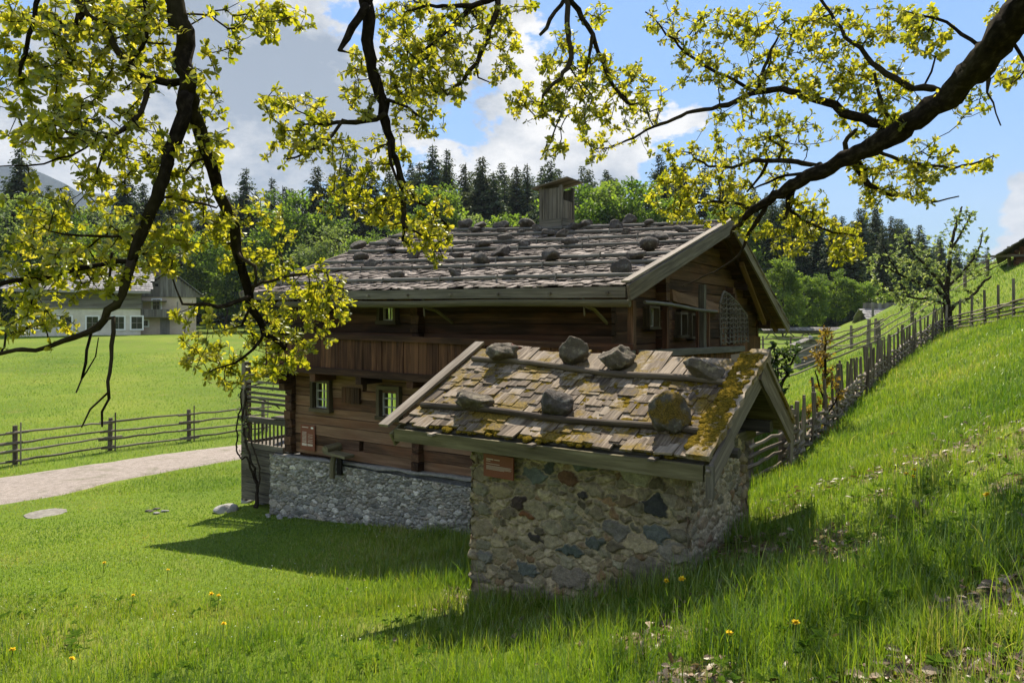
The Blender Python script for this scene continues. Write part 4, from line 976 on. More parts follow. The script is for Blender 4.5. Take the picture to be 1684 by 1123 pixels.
# pasture fences on the far field
c0 = hit(1270, 640, ymax=80); c1 = hit(1352, 606, ymax=80); c2 = hit(1428, 575, ymax=80)
rail_fence('pasture_fence', 'long rail fence with four slanting poles across the field behind the stake fence', [c0, c1, c2], (0.3, 0.62, 0.95, 1.3), 1.55, 0.045, 0.10, False, over=0.6)
ub = [hit(x, y, ymax=90) for x, y in ((1446, 563), (1500, 530), (1545, 500), (1587, 474), (1624, 455), (1660, 438), (1700, 425))]
rail_fence('hill_fence', 'thin rail fence running up to the dark barn on the hilltop', ub, (0.35, 0.65, 0.95), 1.1, 0.03, 0.09, False)
db_ = [hit(x, y, ymax=90) for x, y in ((1255, 581), (1300, 580), (1352, 578), (1400, 574), (1440, 566))]
rail_fence('valley_fence', 'faint low rail fence crossing the valley field beyond the little shed', db_, (0.3, 0.7, 1.1), 1.3, 0.035, 0.08, False)

# ================================================================== far buildings
M['plaster'] = plain('old_white_plaster', (0.52, 0.47, 0.39), (0.80, 0.74, 0.63), 0.9, 0.95, 0.2)
M['plasterpink'] = plain('weathered_pink_plaster', (0.48, 0.36, 0.27), (0.66, 0.56, 0.45), 0.8, 0.95, 0.2)
M['barngrey'] = wood('barn_boards', (0.09, 0.08, 0.07), (0.19, 0.172, 0.155), (0.30, 0.285, 0.26), along=0.4, across=5)
M['barnroof'] = wood('barn_shingles', (0.12, 0.11, 0.105), (0.24, 0.225, 0.215), (0.40, 0.385, 0.37), along=0.8, across=4)
M['whitetrim'] = plain('white_window_surround', (0.8, 0.79, 0.76), (0.86, 0.85, 0.82), 3, 0.9, 0.1)
def vboards(mb, A, B, z0, z1, w=0.25, th=0.03, off=0.0, top=None):
    A, B = np.array(A, float), np.array(B, float); L = np.linalg.norm(B - A); d = (B - A) / L; n = np.array([-d[1], d[0]]); k_ = max(1, int(L / w))
    for i in range(k_):
        c = A + d * (i + 0.5) * L / k_ + n * random.uniform(-.01, .01); zt_ = z1 if top is None else top((i + 0.5) / k_)
        mb.board((c[0], c[1], z0), (c[0], c[1], zt_), np.r_[d, 0] * (L / k_ / 2 - 0.006), np.r_[n, 0] * th, 2, 0.01)
def hlogs(mb, A, B, z0, z1, h=0.25, th=0.1):
    A, B = np.array(A, float), np.array(B, float); d = nrm(B - A); n = np.array([-d[1], d[0]]); z = z0
    while z < z1 - 0.02:
        hh = min(h, z1 - z); mb.board((A[0], A[1], z + hh / 2), (B[0], B[1], z + hh / 2), (0, 0, hh / 2 - 0.012), np.r_[n, 0] * th, 4, 0.03); z += hh
YF = 74.0
def fx(px): return (px - CX) / FPX * YF
zf_ = min(gz(fx(60), YF), gz(fx(200), YF), gz(fx(325), YF)) - 0.1
FR = R(28); HF = Frame((fx(125), YF), (math.cos(FR), math.sin(FR))); farm = empty('far_farmhouse', (fx(125), YF, zf_), FR); tag(farm, 'long white plastered farmhouse with dark timber upper storey across the left meadow', 'farmhouse')
def hx_(px): return HF.onb(px, 500, 0)[0]
def hz(py, px=190): return HF.onb(px, py, 0)[1] - zf_
X0, X1 = hx_(28), hx_(231); dep = 9.0
s1, s2 = hz(508), hz(478)
mb = MB(); mb.board(((X0 + X1) / 2, dep / 2, -1.6), ((X0 + X1) / 2, dep / 2, s1), ex * (X1 - X0) / 2, ey * dep / 2, 4); mb.build('plaster_wall', M['plaster'], farm)
mb = MB(); hlogs(mb, (X0 - 0.05, -0.08), (X1 + 0.05, -0.08), s1, s2, 0.3); hlogs(mb, (X1, 0.05), (X1, dep), s1, s2 + 0.3, 0.3)
mb.board(((X0 + X1) / 2, dep / 2, s1), ((X0 + X1) / 2, dep / 2, s2), ex * ((X1 - X0) / 2 - 0.15), ey * (dep / 2 - .1), 1); mb.build('timber_storey', M['barngrey'], farm)
def farm_window(px, py, w=1.05, h=1.35, yy=-0.03, m='plaster', zz=None, xx=None):
    x = hx_(px) if xx is None else xx; z = hz(py); f = MB()
    for sx in (-1, 1): f.board((x + sx * (w / 2 + 0.08), yy, z - h / 2 - 0.16), (x + sx * (w / 2 + 0.08), yy, z + h / 2 + 0.16), ex * 0.08, ey * 0.08, 1)
    for sz in (-1, 1): f.board((x - w / 2, yy, z + sz * (h / 2 + 0.08)), (x + w / 2, yy, z + sz * (h / 2 + 0.08)), ez * 0.08, ey * 0.08, 1)
    fo = f.build('window', M['whitetrim'], farm); p_ = MB(); p_.board((x - w / 2, yy + 0.01, z), (x + w / 2, yy + 0.01, z), ez * h / 2, ey * 0.02, 1); p_.build('pane', M['paneblack'], fo)
    b = MB(); b.board((x, yy - 0.03, z - h / 2), (x, yy - 0.03, z + h / 2), ex * 0.04, ey * 0.02, 1); b.board((x - w / 2, yy - 0.03, z), (x + w / 2, yy - 0.03, z), ez * 0.03, ey * 0.018, 1); b.build('glazing_bars', M['barngrey'], fo)
k = NT('dark_window_pane'); k.bsdf((0.015, 0.02, 0.022), 0.08, None, 0.5); M['paneblack'] = k.m; M['slab'] = plain('worn_slab', (0.13, 0.115, 0.095), (0.27, 0.25, 0.21), 9, 0.9, 0.4)
for px in (66, 108, 152, 195, 226): farm_window(px if px < 226 else 225, 531)
r0, r1 = hz(480), hz(436); yo = -1.6; ry = dep / 2
rf = MB()
def slope_boards(mb, x0, x1, ya, za, yb, zb_, row=0.55, w=0.5):
    n = int(abs(np.hypot(yb - ya, zb_ - za)) / row); 
    for r in range(n):
        f0, f1 = r / n, min(1, (r + 1.3) / n); x = x0 - random.uniform(0, .3)
        while x < x1:
            ww = random.uniform(w * .6, w * 1.2); mb.board((x + ww / 2, ya + (yb - ya) * f0, za + (zb_ - za) * f0 + 0.08), (x + ww / 2, ya + (yb - ya) * f1, za + (zb_ - za) * f1 + 0.02), ex * (ww / 2 - .01), ez * 0.025, 1); x += ww
slope_boards(rf, X0 - 1, X1 + 1.0, yo, r0, ry, r1); slope_boards(rf, X0 - 1, X1 + 1.0, dep + 1.6, r0, ry, r1, 1.4, 1.2)
rf.board((X0 - 1, yo, r0 - 0.05), (X1 + 1.0, yo, r0 - 0.05), ez * 0.13, ey * 0.04, 4); rf.build('roof', M['barnroof'], farm)
mb = MB(); vboards(mb, (X1 + 0.15, 0.0), (X1 + 0.15, dep), s2, s2 + 1, 0.35, top=lambda f: r0 + (r1 - r0) * (1 - abs(2 * f - 1)) - 0.25); mb.build('gable_boards', M['barngrey'], farm)
# gabled wing on the right
B0, B1, by = hx_(231), hx_(325), 2.6
e0, e1 = hz(481), hz(441)
mb = MB(); mb.board(((B0 + B1) / 2, by + 4, -1.6), ((B0 + B1) / 2, by + 4, e0), ex * (B1 - B0) / 2, ey * 4, 4); mb.build('wing_wall', M['plasterpink'], farm)
bm_ = (B0 + B1) / 2; mb = MB(); vboards(mb, (B0 - 0.5, by - 0.12), (B1 + 0.5, by - 0.12), e0 - 0.35, e1, 0.3, top=lambda f: e0 + (e1 - e0) * (1 - abs(2 * f - 1)) - 0.1)
mb.build('wing_gable', M['barngrey'], farm)
mb = MB(); mb.board((hx_(258), by - 0.2, hz(466) - 0.16), (hx_(258), by - 0.2, hz(466) + 0.16), ex * 0.16, ey * 0.02, 1); mb.build('loft_hole_shade', M['dark'], farm)  # dark board painted for the shade inside the loft opening
rf = MB()
for s in (-1, 1):
    n = 9
    for r in range(n):
        f0, f1 = r / n, min(1, (r + 1.25) / n); y = by - 0.7
        while y < by + 8:
            ww = random.uniform(0.4, 0.8); xa = bm_ + s * (B1 - B0 + 1.8) / 2 * (1 - f0); xb = bm_ + s * (B1 - B0 + 1.8) / 2 * (1 - f1)
            za = e0 - 0.3 + (e1 - e0 + 0.45) * f0; zb_ = e0 - 0.3 + (e1 - e0 + 0.45) * f1; rf.board((xa, y + ww / 2, za + 0.08), (xb, y + ww / 2, zb_ + 0.03), ey * (ww / 2 - .01), ez * 0.03, 1); y += ww
rf.build('wing_roof', M['barnroof'], farm)
mb = MB(); mb.board((hx_(272), by - 0.03, -0.4), (hx_(272), by - 0.03, hz(523)), ex * 0.5, ey * 0.05, 2); mb.build('door', M['barngrey'], farm)
mb = MB(); px0, px1 = hx_(232), hx_(294)
vboards(mb, (px0, by - 1.5), (px1, by - 1.5), hz(521), hz(508), 0.3); mb.board((px0, by - .75, hz(521)), (px1, by - .75, hz(521)), ey * 0.75, ez * 0.06, 2)
mb.board((px0, by - 1.0, hz(494)), (px1 - 1.2, by - 1.0, hz(494)), ey * 1.0, ez * 0.05, 3)
for x in (px0 + 0.1, (px0 + px1) / 2, px1 - 0.1): mb.board((x, by - 1.5, hz(521)), (x, by - 1.5, hz(495)), ex * 0.07, ey * 0.07, 1)
mb.build('wing_balcony', M['barngrey'], farm); farm_window(258, 500, 0.8, 1.2, by - 0.05); farm_window(239, 532, 0.5, 0.6, by - 0.05)

# small log shed with stones on its roof
p = hit(1330, 599, ymax=80); rz_ = R(-14); root = empty('log_shed', p, rz_); tag(root, 'tiny grey log shed with stones on its roof in the field behind the stake fence', 'shed')
sw, sd_, shh = 0.72, 0.72, 1.3
mb = MB()
for A, B in (((-sw, -sd_), (sw, -sd_)), ((sw, -sd_), (sw, sd_)), ((sw, sd_), (-sw, sd_)), ((-sw, sd_), (-sw, -sd_))): hlogs(mb, A, B, -0.3, shh, 0.2, 0.08)
mb.build('log_wall', M['barngrey'], root)
rf = MB()
for s in (-1, 1):
    for r in range(5):
        f0, f1 = r / 5, min(1, (r + 1.3) / 5); y = -sd_ - 0.25
        while y < sd_ + 0.25:
            ww = random.uniform(0.2, 0.35); rf.board((s * (sw + 0.3) * (1 - f0), y + ww / 2, shh - 0.12 + 0.45 * f0 + .04), (s * (sw + 0.3) * (1 - f1), y + ww / 2, shh - 0.12 + 0.45 * f1), ey * (ww / 2 - .01), ez * 0.02, 1); y += ww
rf.build('roof', M['barngrey'], root)
vb = MB(); vboards(vb, (-sw, -sd_ - .02), (sw, -sd_ - .02), shh, shh + .3, 0.2, top=lambda f: shh + 0.28 * (1 - abs(2 * f - 1))); vb.build('gable_boards', M['barngrey'], root)
for q, (x, y, s, lb_) in enumerate(((-0.7, -0.7, 0.13, 'stone at the left eave of the little log shed roof'), (0.0, -0.65, 0.17, 'large pale stone on the ridge of the little log shed roof'), (0.45, -0.4, 0.12, 'stone on the right slope of the little log shed roof'))):
    v, f = rock_verts((s * 1.3, s, s * 0.8), 300 + q, 2, 6); m_ = MB(); m_.add(v, tris=f); o = m_.build('shed_stone', M['palerock'], None, smooth=True)
    cz, sz_ = math.cos(rz_), math.sin(rz_); zz = shh - 0.12 + 0.45 * (1 - abs(x) / (sw + .3)); o.location = (p[0] + cz * x - sz_ * y, p[1] + sz_ * x + cz * y, p[2] + zz + s * 0.6); tag(o, lb_, 'stone')

# long low shed with a pale roof
YS = 60.0; p = np.array([(1502 - CX) / FPX * YS, YS, gz((1502 - CX) / FPX * YS, YS)]); root = empty('long_shed', p, R(-12)); tag(root, 'low open shed with a long pale grey shingle roof below the forest edge', 'shed')
zr1 = (HY - 513) / FPX * YS - p[2]; zr0 = (HY - 529) / FPX * YS - p[2]; lw = 3.9
rf = MB(); slope_boards(rf, -lw, lw, -1.5, zr0, 1.2, zr1 + 0.25, 0.4, 0.3); slope_boards(rf, -lw, lw, 3.6, zr0 - 0.2, 1.2, zr1 + 0.25, 0.8, 0.6); rf.build('roof', M['barnroof'], root)
mb = MB(); vboards(mb, (-lw + 0.2, 1.4), (lw - 0.2, 1.4), -0.6, zr0 - 0.05, 0.3); mb.build('back_wall', M['barngrey'], root)
for x in np.linspace(-lw + 0.3, lw - 0.3, 5):
    mb = MB(); mb.board((x, -1.2, -0.6), (x, -1.2, zr0 + 0.05), ex * 0.08, ey * 0.08, 1); mb.build('post', M['barngrey'], root)
# hay drying rack: a long roofed row of crossed poles
YR = 68.0; xa, xb = (1256 - CX) / FPX * YR, (1408 - CX) / FPX * YR; zb_ = gz((xa + xb) / 2, YR); root = empty('hay_rack', ((xa + xb) / 2, YR, zb_)); tag(root, 'long weathered hay drying rack with crossed poles below the forest edge', 'hay rack')
zt_ = (HY - 543) / FPX * YR - zb_; hw = (xb - xa) / 2
mb = MB(); slope_boards(mb, -hw, hw, -0.5, zt_ - 0.1, 0.2, zt_ + 0.25, 0.35, 0.4); mb.board((-hw, 0, zt_ - 0.2), (hw, 0, zt_ - 0.2), ey * 0.1, ez * 0.08, 4); mb.build('roof', M['barngrey'], root)
for i, x in enumerate(np.linspace(-hw + 0.3, hw - 0.3, 11)):
    mb = MB(); d = 0.55 * (-1) ** i; mb.tube([(x - d, -0.5, -0.5), (x + d, 0.1, zt_)], 0.055, 6, 0.04); mb.build('slanting_pole', M['fence'], root)
for h in (0.35, 0.8):
    mb = MB(); mb.tube(pole_pts((-hw, 0.1, h), (hw, 0.1, h), 12, 0.03), 0.04, 6); mb.build('rail', M['fence'], root)

# dark barn on the hilltop at the right edge
YB = 40.0; p0 = hit(1684, 436, ymax=70); YB = p0[1] + 2; bx = (1671 - CX) / FPX * YB
g_ = gz(bx, YB); root = empty('hill_barn', (bx, YB, g_), R(-36)); tag(root, 'dark timber barn on the hilltop at the right edge of the picture', 'barn')
def bz(py): return (HY - py) / FPX * YB - g_
ap, ev = bz(366), bz(419); half = 1.9
mb = MB(); hlogs(mb, (0.0, 0.0), (3.6, 0.0), -0.8, ev, 0.22); hlogs(mb, (0.0, 0.0), (0.0, 5.5), -0.8, ev, 0.22); hlogs(mb, (3.6, 0.0), (3.6, 5.5), -0.8, ev, 0.22)
mb.build('log_wall', M['parapet'], root)
mb = MB(); vboards(mb, (-0.3, -0.05), (3.9, -0.05), ev - 0.05, ap, 0.22, top=lambda f: ev + (ap - ev - 0.15) * (1 - abs(2 * f - 1))); mb.build('gable_boards', M['parapet'], root)
rf = MB()
for s in (-1, 1):
    for r in range(8):
        f0, f1 = r / 8, min(1, (r + 1.3) / 8); y = -1.0
        while y < 6:
            ww = random.uniform(0.25, 0.5); rf.board((1.8 + s * 2.7 * (1 - f0), y + ww / 2, ev - 0.1 + (ap - ev + 0.1) * f0 + .05), (1.8 + s * 2.7 * (1 - f1), y + ww / 2, ev - 0.1 + (ap - ev + 0.1) * f1), ey * (ww / 2 - .01), ez * 0.03, 1); y += ww
rf.build('roof', M['greydark'], root)
mb = MB(); mb.board((-2.0, -0.3, ev - 0.05), (1.0, -0.3, ev - 0.08), ey * 0.06, ez * 0.06, 3); mb.build('jutting_beam', M['grey'], root)

# ================================================================== small things on the lawn
def ground_rock(px, py, wpx, asp, name, label, mat, seed, cat='stone', group=None, sink=0.35, cuts=8):
    p = hit(px, py); s = wpx / FPX * p[1] / 2; v, f = rock_verts((s * asp[0], s * asp[1], s * asp[2]), seed, 3, cuts); mb = MB(); mb.add(v, tris=f)
    o = mb.build(name, M[mat], None, smooth=True); o.location = (p[0], p[1], p[2] + s * asp[2] * (1 - 2 * sink)); o.rotation_euler = (0, 0, random.uniform(0, 3)); tag(o, label, cat, group); return o
ground_rock(372, 841, 40, (1, 0.8, 0.55), 'pale_boulder', 'pale boulder in the grass just left of the vine covered porch', 'palerock', 401)
ground_rock(437, 826, 34, (1, 0.8, 0.8), 'pale_boulder', 'whitish foundation boulder under the porch planking near the vine', 'palerock', 402)
ground_rock(407, 826, 22, (1, 0.8, 0.8), 'pale_boulder', 'small whitish boulder under the foot of the porch post', 'palerock', 403)
for i, (x, y, w, lb_) in enumerate(((246, 841, 16, 'dark flat stone at the left of the little stone patch in the lawn'), (258, 838, 14, 'grey stone at the back of the little stone patch in the lawn'), (270, 842, 17, 'pale flat stone at the right of the little stone patch in the lawn'), (256, 845, 14, 'whitish flat stone at the front of the little stone patch in the lawn'))):
    ground_rock(x, y, w, (1, 0.8, 0.35), 'flat_stone', lb_, 'rock' if i < 2 else 'palerock', 410 + i, group='stones lying in the lawn')
p = hit(75, 846); mb = MB(); n = 40; ang = np.linspace(0, 2 * np.pi, n, endpoint=False); rr = 0.40 * (1 + 0.04 * rng.normal(size=n))
ring = np.stack([np.cos(ang) * rr, np.sin(ang) * rr, np.full(n, 0.022)], -1); low_ = ring * np.array([1.03, 1.03, 0]) - ez * 0.1; v = np.concatenate([ring, low_, [[0, 0, 0.028]]]); i = np.arange(n); j = (i + 1) % n
mb.add(v, np.stack([i, i + n, j + n, j], -1), np.stack([i, j, np.full(n, 2 * n)], -1)); o = mb.build('round_slab', M['slab'], None); o.location = p
tag(o, 'round pale stone slab set flat in the lawn near the path', 'stone slab')
# rubble fragments at the foot of the house wall
for i in range(7):
    a = -0.35 + i * 0.12; w_ = HS.world(a, -0.28 - 0.08 * (i % 3), 0); s = random.uniform(0.03, 0.06); v, f = rock_verts((s * 1.3, s, s * 0.6), 430 + i, 2, 6); mb = MB(); mb.add(v, tris=f)
    o = mb.build('rubble_stone', M['palerock'], None, smooth=True); o.location = (w_[0], w_[1], gz(w_[0], w_[1]) + 0.01); tag(o, 'small loose stone at the foot of the farmhouse rubble base', 'stone', 'loose stones at the foot of the rubble base')
# ================================================================== growing plants
def grow(skel, skel_par, targets, r2, seg=0.35, wig=0.12, sag=0.0):
    """Joins scattered twig ends to the nearest part of the skeleton, nearest first. Returns nodes, parents, tips."""
    cap = len(skel) + 60 * len(targets) + 10; N = np.zeros((cap, 3)); n = len(skel); N[:n] = skel; par = list(skel_par)
    d0 = np.array([np.min(np.sum((skel - t) ** 2, 1)) for t in targets]); tips = []
    for ti in np.argsort(d0):
        t = targets[ti]; dd = np.sum((N[:n] - t) ** 2, 1); i = int(np.argmin(dd)); L = math.sqrt(dd[i])
        k_ = max(1, min(40, int(math.ceil(L / seg)))); A = N[i].copy(); prev = i; off = r2.normal(0, wig * L, 3)
        for q in range(1, k_ + 1):
            f = q / k_; p = A + (t - A) * f + off * math.sin(math.pi * f) * 0.5 + np.array([0, 0, -sag * L * math.sin(math.pi * f)])
            N[n] = p; par.append(prev); prev = n; n += 1
        tips.append(prev)
    return N[:n].copy(), np.array(par), np.array(tips)
def tube_tree(mb, N, par, r0, fixed=None, tipr=0.004, power=0.5, sides=6, jit=0.05, skip=()):
    """Tubes along every chain; radius from the number of tips a node carries, or fixed where given."""
    n = len(N); cnt = np.zeros(n); kids = [[] for _ in range(n)]
    for i in range(n - 1, -1, -1):
        if cnt[i] == 0: cnt[i] = 1
        if par[i] >= 0: cnt[par[i]] += cnt[i]; kids[par[i]].append(i)
    rad = tipr * cnt ** power
    if r0 is not None: rad = np.minimum(rad, r0)
    if fixed is not None: m = ~np.isnan(fixed); rad[m] = fixed[m]
    for i in range(n):
        p = par[i]
        if p >= 0 and fixed is not None and not np.isnan(fixed[p]) and np.isnan(fixed[i]): rad[i] = min(rad[i], fixed[p] * 0.6)
        elif p >= 0: rad[i] = min(rad[i], rad[p])
    starts = [i for i in range(n) if par[i] < 0]
    stack = [(s, -1) for s in starts]
    while stack:
        i, frm = stack.pop(); ch = [i]
        pts = [N[frm], N[i]] if frm >= 0 else [N[i]]; rr = [rad[i], rad[i]] if frm >= 0 else [rad[i]]
        while kids[ch[-1]]:
            ks = sorted(kids[ch[-1]], key=lambda q: -(1e6 if (fixed is not None and not np.isnan(fixed[q])) else 0) - cnt[q])
            for o in ks[1:]: stack.append((o, ch[-1]))
            ch.append(ks[0]); pts.append(N[ks[0]]); rr.append(rad[ks[0]])
        if len(pts) > 1:
            pts = np.array(pts); keep = np.r_[True, np.linalg.norm(np.diff(pts, axis=0), axis=1) > 1e-5]; pts = pts[keep]; rr = np.array(rr)[keep]
            if len(pts) > 1: mb.tube(pts, rr, sides if rr[0] > 0.012 else 4, jit if rr[0] > 0.012 else 0, cap=rr[0] > 0.01)
    return rad
def add_leaves(mb, tv, tq, tt, pos, axis_, up, size, tint):
    """Copies of a leaf template: x along axis_, z along up."""
    x = nrm(axis_); y = nrm(np.cross(up, x)); z = np.cross(x, y); B = np.stack([x, y, z], 1)   # n,3,3
    v = (tv[None, :, :, None] * B[:, None, :, :]).sum(2) * size[:, None, None] + pos[:, None, :]
    n, m = len(pos), len(tv); off = (np.arange(n) * m)[:, None, None]
    mb.add(v.reshape(-1, 3), (tq[None] + off).reshape(-1, 4) if len(tq) else None, (tt[None] + off).reshape(-1, 3) if len(tt) else None, t=np.repeat(tint, m))
def strip_leaf(stations, curl=0.15, fold=0.12):
    """A leaf blade as a strip along its midrib: stations are (x, half width)."""
    v = []; q = []; t = []
    for x, w in stations:
        z = -curl * x * x; v += [(x, -w, z + fold * w), (x, 0, z), (x, w, z + fold * w)]
    for i in range(len(stations) - 1):
        a = 3 * i; q += [(a, a + 3, a + 4, a + 1), (a + 1, a + 4, a + 5, a + 2)]
    return np.array(v, float), np.array(q), np.zeros((0, 3), int)
OAK = strip_leaf([(0, .012), (.12, .03), (.22, .10), (.32, .085), (.44, .19), (.53, .14), (.66, .26), (.76, .19), (.87, .22), (1.0, .05)], 0.3, 0.25)
SPRIG = strip_leaf([(0, .05), (.28, .30), (.42, .16), (.68, .34), (1.0, .06)], 0.2, 0.2)
ROUND = strip_leaf([(0, .03), (.3, .26), (.65, .28), (1, .03)], 0.25, 0.2)
def rand_dirs(n, r2): return nrm(r2.normal(size=(n, 3)))

M['oakleaf'] = leafy('young_oak_leaves', [(0.0, (0.055, 0.08, 0.008)), (0.35, (0.165, 0.18, 0.011)), (0.7, (0.29, 0.282, 0.016)), (1.0, (0.41, 0.36, 0.05))], 0.66, 0.12, 0.4, glow=(1.52, 1.52, 0.8))
M['spruce'] = leafy('spruce_needles', [(0.0, (0.016, 0.03, 0.016)), (0.6, (0.04, 0.066, 0.03)), (1.0, (0.075, 0.11, 0.042))], 0.28, 0.05, hue=((0.07, 0.068, 0.03), 0.5))
M['broad'] = leafy('spring_foliage', [(0.0, (0.03, 0.062, 0.012)), (0.5, (0.095, 0.16, 0.02)), (1.0, (0.23, 0.30, 0.04))], 0.55, 0.05, hue=((0.15, 0.185, 0.05), 0.5))
M['broadpale'] = leafy('pale_spring_foliage', [(0.0, (0.08, 0.115, 0.04)), (0.5, (0.16, 0.215, 0.06)), (1.0, (0.27, 0.32, 0.10))], 0.5, 0.05, hue=((0.13, 0.14, 0.07), 0.5))
M['appleleaf'] = leafy('apple_leaves', [(0.0, (0.10, 0.13, 0.045)), (0.6, (0.2, 0.245, 0.085)), (1.0, (0.36, 0.38, 0.2))], 0.5, 0.1)
M['mapleleaf'] = leafy('bronze_young_leaves', [(0.0, (0.10, 0.06, 0.012)), (0.5, (0.26, 0.15, 0.018)), (1.0, (0.36, 0.27, 0.03))], 0.5, 0.1)
M['shrubleaf'] = leafy('shrub_leaves', [(0.0, (0.03, 0.055, 0.012)), (1.0, (0.09, 0.14, 0.025))], 0.4, 0.1)

# ---- forest prototypes, as mesh pairs (trunk, crown) of unit height
def make_spruce(seed, slim=1.0, h=24.0):
    r2 = np.random.default_rng(seed); tr = MB(); cr = MB()
    tr.tube([(0, 0, -1), (0, 0, h * 0.3), (r2.normal(0, .1), r2.normal(0, .1), h * 0.985)], [0.34, 0.24, 0.03], 7)
    pos = []; ax = []; up = []; sz = []; tn = []
    z = 1.2; 
    while z < h * 0.985:
        f = z / h; Lm = (1 - f) ** 0.72 * 4.5 * slim * r2.uniform(0.8, 1.15) + 0.06
        nb = r2.integers(6, 9) if f < 0.9 else 5; a0 = r2.uniform(0, 6.3)
        for b in range(nb):
            a = a0 + b * 6.283 / nb + r2.normal(0, 0.2); L = Lm * r2.uniform(0.55, 1.12)
            if r2.random() < 0.07: continue
            droop = 0.10 + 0.40 * (1 - f); k_ = max(3, int(L / 0.24))
            for q in range(k_):
                g = (q + 0.6) / k_; rr = L * g; dz = 0.12 * L * g - droop * L * g ** 1.5 + 0.18 * L * max(0, g - .75)
                p = np.array([math.cos(a) * rr, math.sin(a) * rr, z + dz]); wdt = min(0.55, 0.14 + 0.22 * L) * (1.15 - 0.6 * g)
                for s in (-1, 1):
                    t_ = np.array([-math.sin(a), math.cos(a), 0]) * s; d = nrm(np.array([math.cos(a), math.sin(a), 0]) * 0.7 + t_ * r2.uniform(.3, 1) + np.array([0, 0, -r2.uniform(0.15, 0.9)]))
                    pos.append(p + r2.normal(0, .05, 3)); ax.append(d); up.append(np.array([r2.normal(0, .4), r2.normal(0, .4), 1])); sz.append(wdt * r2.uniform(0.8, 1.5)); tn.append(np.clip(0.25 + 0.5 * g + r2.normal(0, .18), 0, 1))
        z += 0.30 + 0.28 * (1 - f)
    add_leaves(cr, *SPRIG, np.array(pos), np.array(ax), np.array(up), np.array(sz), np.array(tn))
    return tr, cr, h
def make_broad(seed, h=15.0, w=4.6, low=0.16, leaf=0.30, per=95, ncl=105, conic=0.0):
    r2 = np.random.default_rng(seed); tr = MB(); cr = MB(); T = []
    lob = r2.uniform(0, 6.3, 4)
    while len(T) < ncl:
        u = r2.uniform(-1, 1, 3); d = np.linalg.norm(u)
        if d > 1 or d < 0.35: continue
        az = math.atan2(u[1], u[0]); wob = 1 + 0.16 * math.sin(2 * az + lob[0]) + 0.13 * math.sin(3 * az + lob[1] + 3 * u[2])
        zz = u[2] * 0.5 + 0.5; ww = w * wob * (1 - conic * zz); T.append((u[0] * ww, u[1] * ww, h * (low + (1 - low) * zz) * (1 - .06 * abs(math.sin(az * 1.5 + lob[2])))))
    T = np.array(T); sk = np.array([(0.15 * math.sin(q), 0.12 * math.cos(1.7 * q), z) for q, z in enumerate(np.linspace(-1, h * 0.72, 14))])
    N, par, tips = grow(sk, np.arange(-1, 13), T, r2, 0.9, 0.10, -0.05)
    tube_tree(tr, N, par, 0.3, None, 0.022, 0.52, 5)
    C_ = np.repeat(T, per, 0); d = rand_dirs(len(C_), r2) * (r2.uniform(0, 1, len(C_)) ** 0.45)[:, None] * np.repeat(r2.uniform(0.75, 1.45, len(T)), per)[:, None] * np.array([1, 1, 0.72])
    p = C_ + d; out = nrm(p - np.array([0, 0, h * 0.5]))
    ct = np.repeat(r2.uniform(0.15, 0.85, len(T)), per)
    add_leaves(cr, *SPRIG, p, nrm(out + r2.normal(0, .8, p.shape)), nrm(out * .4 + r2.normal(0, .5, p.shape) + (0, 0, 0.8)), leaf * r2.uniform(0.7, 1.5, len(p)), np.clip(ct + r2.normal(0, .16, len(p)), 0, 1))
    return tr, cr, h
protos = {}
def proto(key, made, mat):
    tr, cr, h = made
    for mb_, mname, mt in ((tr, 'trunk', M['trunk']), (cr, 'crown', mat)):
        o = mb_.build(mname, mt); me = o.data; bpy.data.objects.remove(o); protos[(key, mname)] = me
    protos[(key, 'h')] = h
for i, s_ in enumerate((1.0, 0.8, 1.15, 0.92)): proto(f's{i}', make_spruce(60 + i, s_), M['spruce'])
proto('b0', make_broad(70, 15, 4.6), M['broad']); proto('b1', make_broad(71, 16, 4.0, 0.1, 0.30, 95, 110, 0.35), M['broad']); proto('b2', make_broad(72, 13, 5.2), M['broad'])
proto('p0', make_broad(73, 15, 4.2, 0.15, 0.28, 70, 95), M['broadpale']); proto('p1', make_broad(74, 14, 4.6, 0.12, 0.28, 60, 90, 0.3), M['broadpale'])
def tree(name, key, px, pytop, Y, label, group, wid=1.0, base=None, rz=None):
    x = (px - CX) / FPX * Y; g = gz(x, Y) if base is None else base; h = (HY - pytop) / FPX * Y - g; s = h / protos[(key, 'h')]
    root = empty(name, (x, Y, g), random.uniform(0, 6.28) if rz is None else rz); root.scale = (s * wid, s * wid, s)
    for part in ('trunk', 'crown'):
        o = bpy.data.objects.new(part, protos[(key, part)]); C.objects.link(o); o.parent = root
    tag(root, label, 'tree', group); return root
GS, GB = 'spruces of the forest edge', 'broadleaf trees of the forest edge'
S, B_ = 'spruce_tree', 'broadleaf_tree'
